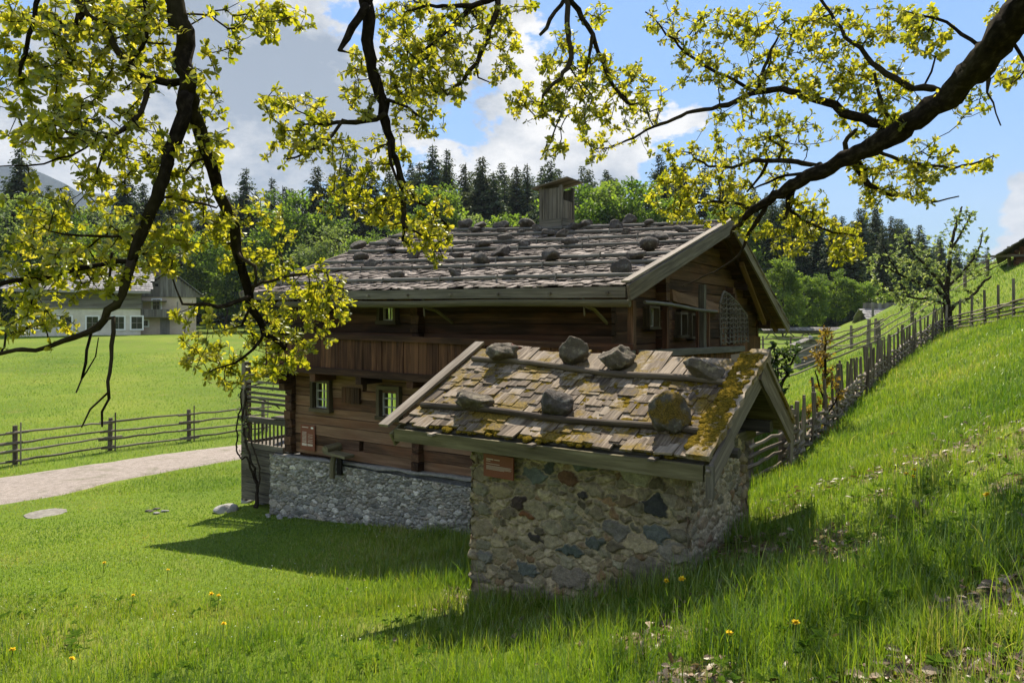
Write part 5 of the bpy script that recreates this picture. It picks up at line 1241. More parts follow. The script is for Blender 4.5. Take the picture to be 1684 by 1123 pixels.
for t in ((S, 's0', 34, 232, 88, 'tall dark spruce at the left edge of the picture in front of the blue mountain'),
          (S, 's2', 208, 272, 104, 'dark spruce rising between the two forks of the leftmost oak limb'), (S, 's1', 262, 298, 108, 'short spruce just right of the spruce between the oak forks'),
          (S, 's0', 404, 272, 118, 'pointed spruce against the cloud right of the big forked oak limb'), (S, 's1', 448, 288, 122, 'slim spruce second right of the big forked oak limb'), (S, 's3', 468, 302, 128, 'smallest spruce top peeping over the forest left of the farmhouse roof'),
          (S, 's2', 521, 268, 104, 'broad dark spruce above the left end of the farmhouse roof'), (S, 's0', 572, 240, 112, 'tallest spruce left of the middle oak limb'), (S, 's3', 612, 262, 114, 'dark spruce directly behind the middle oak limb'),
          (S, 's1', 676, 300, 108, 'low spruce behind the lower leaves of the middle oak limb'), (S, 's0', 712, 233, 108, 'tallest spruce in the gap of blue sky left of the chimney'), (S, 's1', 736, 240, 110, 'second spruce close beside the tallest one left of the chimney'),
          (S, 's3', 763, 264, 112, 'narrow spruce in the middle of the skyline left of the chimney'), (S, 's2', 792, 252, 106, 'wide spruce with ragged sides at the middle of the skyline left of the chimney'), (S, 's1', 831, 284, 110, 'short spruce between the wide spruce and the twin spruces near the chimney'),
          (S, 's3', 849, 268, 112, 'left one of the twin slim spruces near the chimney'), (S, 's1', 866, 265, 110, 'right one of the twin slim spruces near the chimney'), (S, 's2', 904, 258, 100, 'dark round topped spruce standing straight behind the chimney'),
          (S, 's0', 1084, 248, 112, 'spruce behind the left leaves of the big right oak limb'), (S, 's3', 1124, 262, 116, 'slender spruce half hidden by leaves above the farmhouse gable'), (S, 's1', 1158, 266, 114, 'spruce half hidden by leaves just left of the farmhouse gable apex'), (S, 's2', 1216, 318, 108, 'spruce hidden behind the oak leaves right above the gable apex'),
          (S, 's0', 1322, 336, 98, 'dark spruce right of the farmhouse gable near the hanging oak twigs'), (S, 's2', 1346, 352, 92, 'dark spruce just behind the bright broadleaf tree right of the gable'), (S, 's0', 1385, 352, 100, 'dark spruce left of the tallest one on the right wooded slope'), (S, 's2', 1414, 338, 104, 'tallest dark spruce on the right wooded slope'), (S, 's3', 1440, 334, 106, 'slim spruce right beside the tallest one on the right wooded slope'),
          (S, 's0', 1466, 352, 104, 'dark spruce in the middle of the falling tree line on the right'), (S, 's2', 1494, 372, 102, 'wide spruce on the falling tree line above the apple tree'), (S, 's1', 1518, 380, 108, 'slim spruce left of the apple tree top'), (S, 's3', 1548, 398, 110, 'small spruce behind the apple tree top'), (S, 's0', 1574, 402, 112, 'small spruce right behind the apple tree'), (S, 's1', 1598, 414, 112, 'last small spruce of the tree line where it meets the hill'),
          (S, 's2', 1272, 322, 92, 'big dark spruce directly right of the farmhouse roof apex'), (S, 's0', 1298, 336, 96, 'dark spruce behind the golden leaf cluster right of the gable'), (S, 's0', 1366, 366, 88, 'shadowy spruce above the hay rack on the right'), (S, 's2', 1400, 372, 86, 'heavy dark spruce above the left end of the pale long shed roof'), (S, 's1', 1452, 366, 90, 'spruce above the middle of the pale long shed roof'), (S, 's0', 1480, 384, 92, 'shadowy spruce above the right end of the pale long shed roof'), (S, 's2', 1528, 404, 96, 'low spruce seen through the upper branches of the apple tree'),
          (S, 's0', 640, 276, 110, 'dark spruce just right of the middle oak limb'), (S, 's2', 812, 278, 104, 'dark spruce right of the wide ragged one left of the chimney'), (S, 's0', 690, 262, 112, 'dark spruce left of the tallest spruce in the skyline gap'), (S, 's2', 545, 282, 106, 'dark spruce between the two big ones above the left roof end'), (S, 's0', 1000, 282, 114, 'spruce tip behind the light green trees right of the chimney'), (S, 's2', 236, 296, 108, 'dark spruce behind the left oak fork'), (S, 's2', 1190, 300, 112, 'spruce hidden by oak leaves above the right roof slope')):
    tree(*t, GS, wid=1.35)
for t in ((B_, 'p0', 42, 306, 80, 'pale green broadleaf tree at the left edge below the mountain'), (B_, 'b0', 112, 344, 84, 'dark green broadleaf tree behind the roof of the far farmhouse'), (B_, 'p1', 164, 322, 92, 'pale broadleaf tree left of the lower oak fork'), (B_, 'b1', -20, 360, 78, 'bushy broadleaf tree cut by the left edge of the picture'),
          (B_, 'b2', 300, 370, 96, 'low broadleaf tree behind the gable of the far farmhouse'), (B_, 'b0', 372, 372, 94, 'broadleaf tree behind the right oak fork above the far meadow'), (B_, 'b1', 452, 336, 100, 'green broadleaf tree left of the round bright one above the roof end'), (B_, 'b0', 494, 304, 96, 'bright green round broadleaf tree left of the farmhouse roof'),
          (B_, 'p1', 548, 356, 82, 'pale silvery broadleaf tree above the left end of the farmhouse roof'), (B_, 'b1', 598, 374, 76, 'fresh green cone shaped broadleaf tree above the left roof slope'), (B_, 'b0', 648, 362, 88, 'broadleaf tree behind the hanging leaves of the middle oak limb'),
          (B_, 'b1', 722, 288, 90, 'tall bright green broadleaf tree in front of the tallest spruces'), (B_, 'p0', 772, 346, 84, 'loose pale broadleaf tree above the left part of the roof ridge'), (B_, 'b2', 832, 350, 82, 'bright broadleaf tree just left of the chimney'), (B_, 'p1', 872, 358, 92, 'yellowish broadleaf tree touching the left side of the chimney'),
          (B_, 'b0', 966, 294, 88, 'large light green broadleaf tree right of the chimney'), (B_, 'b2', 1012, 296, 92, 'second light green broadleaf tree right of the chimney'), (B_, 'b0', 1056, 290, 88, 'broadleaf tree under the left leaves of the big right oak limb'), (B_, 'b1', 1108, 310, 94, 'broadleaf tree hidden behind oak leaves left of the gable'), (B_, 'b0', 1176, 330, 96, 'broadleaf tree hidden behind oak leaves at the gable apex'),
          (B_, 'b1', 1288, 416, 70, 'bright broadleaf tree with fresh lit edge beside the farmhouse gable'), (B_, 'b0', 1376, 440, 78, 'green broadleaf tree left of the pale long shed roof'), (B_, 'b1', 1336, 446, 74, 'low dark broadleaf tree behind the hay rack'), (B_, 'b2', 1428, 462, 76, 'fresh green broadleaf tree above the pale long shed roof'), (B_, 'p0', 1600, 428, 92, 'rounded broadleaf tree at the end of the wood beside the hill')):
    tree(*t, GB, wid=1.05)
# the closed wood behind the edge trees
fw = empty('far_wood', (0, 120, 0)); tag(fw, kind='stuff', label='dense dark wood closing the valley behind the forest edge trees', cat='wood')
r2 = np.random.default_rng(99)
for i in range(190):
    px = r2.uniform(-350, 1660); Y = r2.uniform(118, 165); x = (px - CX) / FPX * Y; g = gz(x, Y); key = r2.choice(['s0', 's1', 's2', 's3', 's0', 's2'])
    top = np.interp(px, [-300, 0, 150, 420, 650, 900, 1150, 1300, 1450, 1600, 1660], [300, 300, 335, 326, 290, 288, 296, 338, 362, 425, 455]) + r2.normal(0, 12) - 0.1 * (Y - 118)
    h = (HY - top) / FPX * Y - g; s = h / protos[(key, 'h')]
    o = bpy.data.objects.new('wood_tree', protos[(key, 'crown')]); C.objects.link(o); o.parent = fw; o.location = (x, Y - 120, g); o.scale = (s * 1.35, s * 1.35, s); o.rotation_euler = (0, 0, r2.uniform(0, 6.28))
# the blue mountain behind the wood
mx_ = np.linspace(-2700, 600, 90); my_ = np.linspace(1500, 2900, 40); XX, YY = np.meshgrid(mx_, my_)
prof = np.interp(XX / 2050 * FPX + CX, [-600, -200, 0, 60, 200, 330, 470, 600, 900], [150, 190, 236, 268, 300, 322, 370, 430, 520])
ridge = (HY - prof) / FPX * 2050
sh_ = np.clip(1 - np.abs(YY - 2200) / 700, 0, 1) ** 0.8
ZZ = ridge * sh_ * (0.86 + 0.2 * fbm2(XX * 0.004, YY * 0.004, 5, 5)) + 30 * (fbm2(XX * 0.02, YY * 0.02, 6, 3) - .5) - 20
mb = MB(); mb.grid(np.stack([XX, YY, ZZ], -1)); k = NT('mountain_forest'); ps = k.n('ShaderNodeNewGeometry').outputs['Position']
k.bsdf(k.ramp(k.noise(ps, 0.02, 8, 0.7), [(0.35, (0.012, 0.022, 0.022)), (0.65, (0.03, 0.045, 0.045))]), 1.0, k.bump(k.noise(ps, 0.03, 6), 1.0, 8), 0.0); M['mountain'] = k.m
tag(mb.build('mountain', M['mountain'], smooth=True), kind='structure')

# ---- trees traced limb by limb: (pixel x, pixel y, distance, width in pixels) along each limb
def limb_nodes(limbs, step=0.075, wob=0.006):
    nodes = []; par = []; rad = []; ends = {}
    for li, (attach, pts) in enumerate(limbs):
        P3 = np.array([P(x, y, Y) for x, y, Y, w in pts]); r = np.array([w / FPX * Y / 2 for x, y, Y, w in pts])
        s = np.r_[0, np.cumsum(np.linalg.norm(np.diff(P3, axis=0), axis=1))]; n = max(3, int(s[-1] / step)); q = np.linspace(0, s[-1], n)
        # a smooth path through the traced points
        Q = np.stack([np.interp(q, s, P3[:, c]) for c in range(3)], -1); k_ = np.array([.25, .5, .25])
        for _ in range(5):
            if n > 4: Q[1:-1] = Q[:-2] * .25 + Q[1:-1] * .5 + Q[2:] * .25
        wv = (np.stack([fbm2(q * 7 + 31 * c, q * 0 + li * 5.3, 50 + c, 3) for c in range(3)], -1) - 0.5) * np.minimum(0.09, s[-1] * 0.08)
        Q[1:-1] += rng.normal(0, wob, (n - 2, 3)) + wv[1:-1]
        rq = np.interp(q, s, r) * (0.84 + 0.34 * fbm2(q * 9, q * 0 + li * 3.1, 77, 3)); p0 = -1
        if attach is not None and len(nodes):
            A = np.array(nodes); d = np.sum((A - Q[0]) ** 2, 1)
            cand = np.arange(ends[attach][0], ends[attach][1]) if attach in ends else np.arange(len(nodes)); p0 = int(cand[np.argmin(d[cand])])
        a = len(nodes)
        for i in range(n): nodes.append(Q[i]); par.append(p0 if i == 0 else len(nodes) - 2); rad.append(rq[i])
        ends[li] = (a, len(nodes))
    return np.array(nodes), par, np.array(rad), ends
def traced(limbs, blobs, r2, seg=0.14, tipr=0.0028, sag=0.06, depth_jit=0.35, maxreach=1.3, push=0.0):
    nodes, par, rad, ends = limb_nodes(limbs)
    T = []
    for (px, py, rx, ry, Y, n) in blobs:
        for _ in range(n):
            a = r2.uniform(0, 6.283); q = math.sqrt(r2.uniform(0, 1)); T.append(P(px + rx * q * math.cos(a), py + ry * q * math.sin(a), Y + push + r2.normal(0, depth_jit)))
    T = np.array(T); d = np.array([np.min(np.sum((nodes - t) ** 2, 1)) for t in T]); T = T[d < maxreach ** 2]
    N, p2, tips = grow(nodes, par, T, r2, seg, 0.13, sag)
    fixed = np.full(len(N), np.nan); fixed[:len(nodes)] = rad
    return N, p2, tips, fixed, ends
def rosettes(mb, N, par, tips, r2, leaf, size, kmin, kmax, extra=0.35, tint=(0.62, 0.2), spread=(0.35, 1.35)):
    pos = []; ax = []; up = []; sz = []; tn = []
    idx = list(tips) + [par[t] for t in tips if r2.random() < extra and par[t] >= 0]
    for t in idx:
        d = nrm(N[t] - N[par[t]]) if par[t] >= 0 else np.array([0, 0, 1.]); d = nrm(d * 0.7 + r2.normal(0, .35, 3) + np.array([0, 0, 0.22])); u = nrm(np.cross(d, r2.normal(size=3))); w = np.cross(d, u); base = np.clip(r2.normal(*tint), 0, 1)
        for q in range(r2.integers(kmin, kmax + 1)):
            a = r2.uniform(0, 6.283); o = r2.uniform(*spread); lv = nrm(d * math.cos(o) + (u * math.cos(a) + w * math.sin(a)) * math.sin(o) - np.array([0, 0, 0.12]))
            pos.append(N[t] + r2.normal(0, 0.006, 3) - d * r2.uniform(0, 0.03)); ax.append(lv); up.append(nrm(d + r2.normal(0, .3, 3))); sz.append(r2.uniform(*size)); tn.append(np.clip(base + r2.normal(0, .14), 0, 1))
    add_leaves(mb, *leaf, np.array(pos), np.array(ax), np.array(up), np.array(sz), np.array(tn))
# ================================================================== the great oak over the viewer
D = 4.9
def L(*p, Y0=None, Y1=None): # points (x, y, width) with distance running from Y0 to Y1
    n = len(p); return [(x, y, Y0 + (Y1 - Y0) * i / (n - 1), w) for i, (x, y, w) in enumerate(p)]
OAKS = {
 'A': ([(None, L((284, -330, 40), (283, -120, 36), (288, -30, 32), (292, 15, 31), (305, 62, 29), (312, 110, 28), (309, 145, 28), (303, 168, 24), (291, 215, 21), (279, 265, 20), (256, 330, 19), (233, 385, 18), (213, 430, 16), (201, 490, 14), (185, 525, 13), (150, 548, 10), (100, 565, 8), (45, 579, 7), (-20, 582, 6), Y0=5.0, Y1=4.5)),
        (0, L((309, 150, 24), (313, 180, 24), (322, 215, 23), (345, 260, 21), (357, 310, 20), (378, 360, 18), (395, 420, 16), (405, 480, 14), (422, 522, 12), (442, 552, 9), (468, 574, 6), Y0=4.95, Y1=6.2)),
        (0, L((300, 134, 13), (272, 137, 13), (249, 139, 12), (228, 131, 12), (210, 121, 11), (197, 108, 11), (189, 60, 10), (164, 46, 9), (140, 20, 9), (120, -20, 9), Y0=4.9, Y1=4.5)),
        (2, L((249, 139, 9), (240, 162, 8), (232, 185, 8), (221, 216, 7), (200, 228, 6), (178, 231, 5), (160, 229, 5), (107, 226, 4), (36, 207, 3), Y0=4.85, Y1=4.4)),
        (3, L((178, 231, 4), (164, 256, 4), (158, 280, 3.5), (157, 303, 2.5), Y0=4.6, Y1=4.5)), (3, L((160, 230, 4), (135, 253, 4), (112, 266, 4), (89, 272, 3.5), (40, 276, 3), (-5, 274, 2), Y0=4.55, Y1=4.3)),
        (2, L((210, 106, 6), (239, 85, 6), (242, 40, 6), (235, 0, 6), (232, -40, 6), Y0=4.8, Y1=4.8)),
        (None, L((70, -60, 9), (64, 0, 8), (46, 57, 7), (36, 107, 6), (32, 132, 4), Y0=4.3, Y1=4.3)), (None, L((150, -80, 20), (142, 0, 17), (134, 22, 14), (124, 42, 9), Y0=4.7, Y1=4.7)),
        (0, L((228, 388, 6), (192, 386, 5), (153, 395, 4.5), (118, 388, 3.5), (80, 380, 3), Y0=4.75, Y1=4.4)), (0, L((213, 430, 9), (190, 424, 8), (165, 438, 7), (130, 450, 7), (95, 451, 8), (50, 455, 9), (0, 468, 10), (-40, 476, 11), Y0=4.7, Y1=4.2)),
        (0, L((186, 522, 7), (182, 560, 6.5), (181, 600, 6), (178, 640, 5), (172, 672, 4), (168, 702, 3), Y0=4.6, Y1=4.55)), (11, L((178, 645, 3.5), (155, 662, 3.5), (142, 680, 3), (134, 703, 2.2), Y0=4.58, Y1=4.5)),
        (0, L((150, 548, 5), (141, 575, 5), (138, 600, 4.5), (141, 616, 4.5), (136, 632, 4), (125, 646, 3), Y0=4.6, Y1=4.5)), (13, L((142, 612, 3), (150, 596, 3), (158, 572, 2.5), (162, 555, 2), Y0=4.6, Y1=4.6)),
        (0, L((196, 500, 5), (178, 470, 5), (180, 440, 4.5), (184, 415, 4), Y0=4.65, Y1=4.6)), (1, L((396, 424, 6), (418, 436, 6), (425, 455, 5), (415, 480, 4), Y0=5.6, Y1=5.7)),
        (1, L((405, 490, 7), (388, 503, 7), (370, 507, 7), (345, 506, 8), (325, 503, 5), (300, 500, 4), Y0=5.7, Y1=5.3)), (1, L((412, 505, 5), (404, 520, 4), (398, 535, 3), Y0=5.8, Y1=5.8)), (1, L((436, 545, 5), (425, 575, 4.5), (408, 595, 4), (380, 600, 3), (350, 608, 2.5), Y0=6, Y1=5.8)), (1, L((420, 470, 5), (450, 460, 5), (490, 452, 4), (520, 445, 3), Y0=5.8, Y1=6.4)),
        (0, L((258, 325, 5), (278, 318, 4.5), (305, 325, 4), (330, 334, 4), (356, 342, 3), Y0=4.8, Y1=5.1))], ),
 'B': ([(None, L((596, -330, 30), (600, -120, 26), (603, 0, 23), (608, 40, 20), (607, 92, 19), (612, 125, 18), (620, 155, 18), (634, 185, 17), (638, 225, 13), (645, 250, 11), (654, 272, 10), (662, 310, 10), (667, 342, 9), (664, 370, 7), (662, 396, 4), Y0=5.6, Y1=5.9)),
        (0, L((600, 12, 14), (588, 35, 14), (576, 58, 12), (566, 72, 10), (559, 83, 8), Y0=5.55, Y1=5.5)), (0, L((632, 188, 9), (610, 200, 9), (589, 210, 9), (576, 199, 8), (564, 196, 7), (543, 206, 5), (520, 210, 4), (500, 205, 3), Y0=5.7, Y1=5.5)), (2, L((564, 198, 6), (550, 222, 5), (538, 240, 5), (518, 250, 4), (495, 253, 3.5), (470, 262, 2.5), Y0=5.6, Y1=5.4)),
        (0, L((638, 165, 6), (652, 160, 5), (664, 176, 4.5), (685, 190, 4), (705, 200, 3), Y0=5.7, Y1=5.9)), (0, L((639, 235, 6), (637, 260, 5.5), (636, 281, 5), (645, 295, 4.5), (656, 304, 4), Y0=5.75, Y1=5.75)), (0, L((671, 313, 5), (685, 326, 5), (700, 338, 4.5), (720, 352, 4), (738, 372, 3), Y0=5.85, Y1=6.2)), (0, L((667, 372, 4), (685, 383, 4), (705, 395, 3), Y0=5.85, Y1=6)), (0, L((612, 162, 6), (610, 175, 6), (609, 187, 4), Y0=5.65, Y1=5.6))], ),
 'C': ([(None, L((840, -140, 14), (832, -60, 12), (822, -8, 10), (814, 24, 9), (805, 58, 8), (796, 84, 8), (782, 106, 7), (770, 122, 6), (752, 142, 5), (736, 157, 4), Y0=6.0, Y1=5.8)),
        (None, L((860, -60, 10), (818, -6, 9), (795, 10, 9), (772, 14, 9), (752, 10, 8), (725, 5, 6), (700, 6, 5), (672, 18, 3), Y0=6, Y1=5.7)), (1, L((771, 16, 7), (757, 27, 6), (742, 50, 6), (728, 64, 5), (705, 76, 5), (692, 86, 4), Y0=5.9, Y1=5.7)), (0, L((782, 108, 4), (779, 120, 4), (788, 132, 3), (806, 136, 2), Y0=5.85, Y1=5.9))], ),
 'D': ([(None, L((934, -140, 13), (932, -60, 11), (931, -2, 9), (934, 40, 9), (941, 80, 8), (938, 105, 8), (930, 125, 7), (912, 146, 6), (893, 157, 4), Y0=6.2, Y1=6.0)), (0, L((930, -4, 7), (922, 8, 7), (908, 28, 6.5), (896, 44, 6), (888, 58, 5), Y0=6.2, Y1=6.1)), (0, L((934, -6, 9), (946, 0, 9), (958, 28, 9), (972, 52, 8), (983, 80, 7), (993, 112, 6), (1002, 136, 6), (1018, 154, 5), (1036, 172, 4), Y0=6.2, Y1=6.5)), (2, L((974, 62, 6), (970, 88, 5), (963, 119, 4), Y0=6.3, Y1=6.3)), (0, L((936, 110, 4), (955, 135, 3.5), (975, 160, 3), Y0=6.1, Y1=6.3))], ),
 'E': ([(None, L((1900, -420, 110), (1780, -160, 80), (1722, -40, 66), (1690, 4, 60), (1650, 55, 52), (1611, 106, 46), (1569, 150, 42), (1520, 192, 38), (1471, 219, 35), (1440, 243, 31), (1392, 261, 26), (1345, 284, 22), (1302, 305, 19), (1264, 329, 15), (1238, 345, 12), (1213, 370, 8), (1196, 392, 5), Y0=3.6, Y1=8.0)),
        (0, L((1463, 209, 17), (1436, 201, 16), (1406, 195, 15), (1378, 180, 14), (1353, 167, 13), (1330, 156, 12), (1309, 150, 11), (1284, 147, 10), (1260, 148, 10), (1240, 152, 9), (1219, 159, 8), (1187, 175, 7), (1160, 181, 6.5), (1134, 187, 6), (1110, 193, 5), (1089, 199, 5), (1053, 221, 4), (1010, 240, 3), (975, 248, 2), Y0=6.3, Y1=7.6)),
        (1, L((1244, 150, 6), (1214, 132, 5.5), (1183, 122, 5), (1158, 108, 4.5), (1134, 93, 4), (1110, 68, 3.5), (1089, 45, 3), (1061, 20, 2), Y0=6.8, Y1=7)), (1, L((1248, 146, 6), (1254, 118, 5), (1260, 93, 4.5), (1270, 72, 4), (1284, 53, 3), Y0=6.8, Y1=6.7)),
        (0, L((1550, 150, 12), (1520, 148, 11), (1495, 146, 10), (1475, 137, 9), (1455, 126, 9), (1444, 112, 8), (1435, 102, 8), (1416, 86, 7), (1398, 73, 6), (1380, 50, 5), (1365, 28, 5), (1349, 0, 5), (1340, -30, 5), Y0=5.9, Y1=6)), (0, L((1469, 203, 6), (1452, 180, 6), (1440, 150, 5), (1438, 120, 4), Y0=6.2, Y1=6)),
        (0, L((1349, 270, 8), (1330, 266, 8), (1309, 264, 8), (1285, 261, 7), (1264, 260, 7), (1240, 268, 6), (1211, 276, 5), (1188, 277, 4), (1166, 276, 4), (1150, 264, 3.5), (1138, 252, 3), Y0=7, Y1=7.4)), (6, L((1264, 262, 6), (1263, 280, 5), (1248, 300, 4), (1228, 316, 3), Y0=7.2, Y1=7.4)),
        (0, L((1404, 258, 18), (1410, 275, 17), (1416, 288, 15), (1424, 298, 11), (1427, 312, 7), (1436, 316, 6), (1467, 317, 5), (1490, 320, 4), (1508, 325, 3.5), (1524, 332, 3), (1540, 337, 3), (1560, 332, 2.5), (1577, 323, 2), Y0=6.6, Y1=6.3)), (0, L((1302, 308, 15), (1300, 325, 13), (1296, 342, 11), (1290, 360, 6), Y0=7.2, Y1=7.2)),
        (0, L((1264, 331, 8), (1250, 356, 7), (1236, 378, 6), (1227, 395, 5), (1214, 425, 3.5), (1190, 440, 3), (1160, 452, 2.5), (1123, 470, 2), Y0=7.6, Y1=8.2)), (9, L((1298, 345, 5), (1320, 362, 5), (1349, 378, 4), (1378, 384, 3.5), (1406, 388, 3), Y0=7.2, Y1=7.3)), (0, L((1440, 246, 7), (1467, 262, 6), (1508, 272, 5), (1540, 277, 4.5), (1569, 280, 4), (1600, 268, 3), (1634, 256, 2), Y0=6.5, Y1=6.1)),
        (0, L((1655, 40, 8), (1625, 90, 7), (1605, 68, 6), (1569, 45, 5), (1536, 20, 4), (1510, 17, 3), (1487, 19, 2), Y0=5.2, Y1=5.6)), (0, L((1620, 100, 10), (1625, 125, 9), (1622, 140, 6), (1625, 155, 3), (1634, 180, 2.5), (1646, 207, 2), Y0=5.6, Y1=5.5)), (0, L((1390, 262, 8), (1376, 240, 8), (1392, 222, 7), (1408, 214, 6), Y0=6.7, Y1=6.6)), (0, L((1240, 345, 6), (1200, 330, 5), (1160, 335, 4), (1120, 330, 3), Y0=7.7, Y1=8)), (0, L((1330, 290, 6), (1300, 280, 5), (1270, 300, 4), (1240, 310, 3), Y0=7.1, Y1=7.4)), (0, L((1660, 60, 6), (1680, 90, 5), (1690, 110, 4), Y0=5, Y1=4.9))], ),
}
BL = {
 'A': [(60, 60, 75, 70, 4.3, 60), (160, 55, 90, 60, 4.6, 95), (245, 60, 55, 70, 4.8, 60), (60, 160, 75, 65, 4.3, 60), (155, 150, 80, 55, 4.6, 75), (250, 110, 45, 45, 4.9, 35), (110, 230, 100, 35, 4.4, 55), (215, 235, 60, 45, 4.8, 40), (340, 195, 40, 60, 5.1, 36), (335, 110, 25, 40, 5.1, 14), (350, 245, 30, 25, 5.1, 16),
       (400, 25, 60, 28, 5.2, 26), (465, 38, 48, 34, 5.3, 34), (382, 78, 12, 22, 5.2, 8), (290, 270, 50, 40, 5, 30), (185, 295, 55, 30, 4.7, 22), (70, 330, 65, 35, 4.4, 18), (150, 385, 125, 60, 4.6, 75), (325, 360, 60, 60, 5.2, 60), (425, 375, 60, 60, 5.8, 52), (60, 430, 70, 55, 4.3, 50), (130, 455, 90, 45, 4.5, 50), (255, 415, 60, 50, 5, 45), (300, 310, 40, 30, 5.0, 22),
       (420, 440, 65, 30, 5.9, 30), (500, 470, 65, 45, 6.2, 36), (480, 530, 95, 60, 6.2, 115), (430, 590, 80, 35, 6.2, 50), (355, 560, 60, 26, 5.8, 26), (335, 600, 38, 26, 5.8, 22), (545, 500, 34, 36, 6.3, 24), (45, 510, 50, 38, 4.3, 28), (110, 535, 40, 20, 4.5, 8), (320, 515, 35, 26, 5.5, 14), (378, 622, 22, 22, 5.8, 9), (30, 545, 30, 14, 4.3, 5), (200, 20, 60, 30, 4.7, 30), (30, 20, 40, 30, 4.3, 20)],
 'B': [(450, 170, 26, 28, 5.5, 18), (490, 195, 58, 42, 5.5, 50), (545, 245, 52, 26, 5.5, 26), (475, 250, 45, 26, 5.4, 22), (592, 140, 34, 60, 5.6, 42), (690, 180, 50, 48, 5.9, 50), (620, 255, 55, 38, 5.8, 36), (605, 330, 52, 38, 5.8, 40), (680, 345, 62, 48, 5.9, 70), (700, 388, 52, 26, 6, 34), (540, 330, 30, 24, 5.6, 10), (716, 418, 16, 16, 6.1, 8), (648, 130, 30, 50, 5.8, 30), (575, 300, 30, 30, 5.6, 14)],
 'C': [(680, 60, 60, 55, 5.7, 70), (720, 105, 66, 55, 5.8, 70), (765, 50, 62, 42, 5.9, 55), (660, 20, 48, 24, 5.7, 26), (742, 158, 20, 16, 5.8, 10), (830, 118, 26, 26, 5.9, 16), (840, 60, 24, 30, 6, 16), (690, 130, 40, 30, 5.8, 25), (800, 30, 40, 25, 5.9, 18), (850, 15, 30, 16, 6, 8)],
 'D': [(870, 165, 36, 36, 6, 32), (930, 170, 40, 44, 6.1, 48), (965, 110, 45, 36, 6.3, 42), (1015, 165, 50, 54, 6.5, 56), (985, 28, 22, 20, 6.3, 10), (915, 245, 30, 14, 6.2, 12), (905, 110, 25, 25, 6, 14), (925, 60, 20, 20, 6.1, 8), (1050, 130, 26, 26, 6.6, 14), (960, 195, 30, 20, 6.2, 16)],
 'E': [(1110, 40, 50, 40, 7, 34), (1180, 60, 60, 48, 6.9, 52), (1265, 55, 66, 50, 6.6, 56), (1355, 55, 66, 48, 6.1, 56), (1455, 40, 62, 38, 5.8, 44), (1140, 112, 44, 30, 7, 28), (1250, 135, 76, 36, 6.8, 52), (1350, 125, 66, 46, 6.3, 58), (1440, 130, 60, 50, 6.1, 52), (1530, 55, 48, 44, 5.7, 36), (1225, 208, 76, 36, 7.2, 44), (1300, 215, 66, 36, 7, 46), (1150, 268, 56, 34, 7.5, 44), (1230, 275, 72, 38, 7.4, 62), (1110, 322, 46, 40, 7.9, 56), (1180, 335, 76, 36, 7.9, 84), (1240, 372, 30, 22, 7.8, 22), (1325, 335, 38, 36, 7.2, 30),
       (1465, 285, 76, 34, 6.4, 56), (1530, 262, 46, 36, 6.2, 30), (1515, 312, 42, 22, 6.3, 18), (1590, 160, 44, 36, 5.8, 24), (1660, 120, 26, 36, 5.2, 12), (1610, 270, 26, 12, 6.1, 8), (1300, 392, 38, 34, 7.3, 34), (1392, 398, 34, 36, 7.3, 40), (1335, 365, 36, 26, 7.3, 22), (1440, 326, 40, 18, 6.5, 16), (1650, 25, 26, 26, 5.1, 12), (1065, 175, 36, 36, 7.5, 20), (970, 260, 24, 10, 7.6, 7), (1000, 230, 46, 16, 7.6, 16), (1480, 190, 50, 40, 6.1, 26), (1380, 420, 18, 20, 7.3, 12), (1090, 240, 30, 20, 7.6, 8), (1420, 200, 50, 40, 6.4, 26), (1120, 290, 40, 20, 7.8, 16)],
}
oak = empty('oak_tree', (5.2, -1.2, gz(5.2, -1.2))); tag(oak, 'great oak with dark twisting limbs and fresh yellow green leaves hanging over the view', 'tree')
ob = np.array(oak.location); r2 = np.random.default_rng(2024)
tk = MB(); tk.tube([ob + (0, 0, -0.4), ob + (0, 0, 0.3), ob + (-.1, .1, 2.0), ob + (-.2, .2, 4.2), ob + (-.5, .2, 6.2)], [0.75, 0.55, 0.46, 0.40, 0.32], 14, 0.06)
crotch = ob + np.array((-.2, .2, 4.3))
for key in 'ABCD':                                          # boughs from the trunk to where the hanging limbs begin, high over the viewer
    end = P(*OAKS[key][0][0][1][0][:3]); w = OAKS[key][0][0][1][0][3] / FPX * OAKS[key][0][0][1][0][2] / 2
    tk.tube([crotch + (crotch * 0 + (end - crotch)) * f + np.array([0, 0, 1.3 * math.sin(math.pi * f)]) + rng.normal(0, .05, 3) * (0 < f < 1) for f in np.linspace(0, 1, 9)], np.linspace(0.2, w, 9), 9, 0.05)
end = P(*OAKS['E'][0][0][1][0][:3]); tk.tube([ob + (-.1, .1, 2.6)] + [ob + (-.1, .1, 2.6) + (end - ob - (-.1, .1, 2.6)) * f for f in (0.3, 0.6, 1.0)], [0.3, 0.26, 0.22, 0.175], 12, 0.05)
tk.build('trunk', M['bark'], oak, smooth=True, origin=None).location = -Vector(ob)
NLEAF = 0
for key in 'ABCDE':
    N, par, tips, fixed, ends = traced(OAKS[key][0], [(*q[:5], int(q[5] * {'A': 0.92, 'B': 1.0, 'C': 1.0}.get(key, 1.15))) for q in BL[key]], r2, push=0.28, depth_jit=0.3)
    lm = MB(); tube_tree(lm, N, par, None, fixed, 0.003, 0.5, 14, 0.10)
    lo = lm.build('limb', M['bark'], oak, smooth=True); lo.location = -Vector(ob)
    lf = MB(); rosettes(lf, N, par, tips, r2, OAK, (0.034, 0.07) if key in 'A' else (0.032, 0.066), 6, 11, 0.7)
    lf.build('foliage', M['oakleaf'], lo); NLEAF += sum(len(x) for x in lf.v) // 30
print('oak leaves', NLEAF)

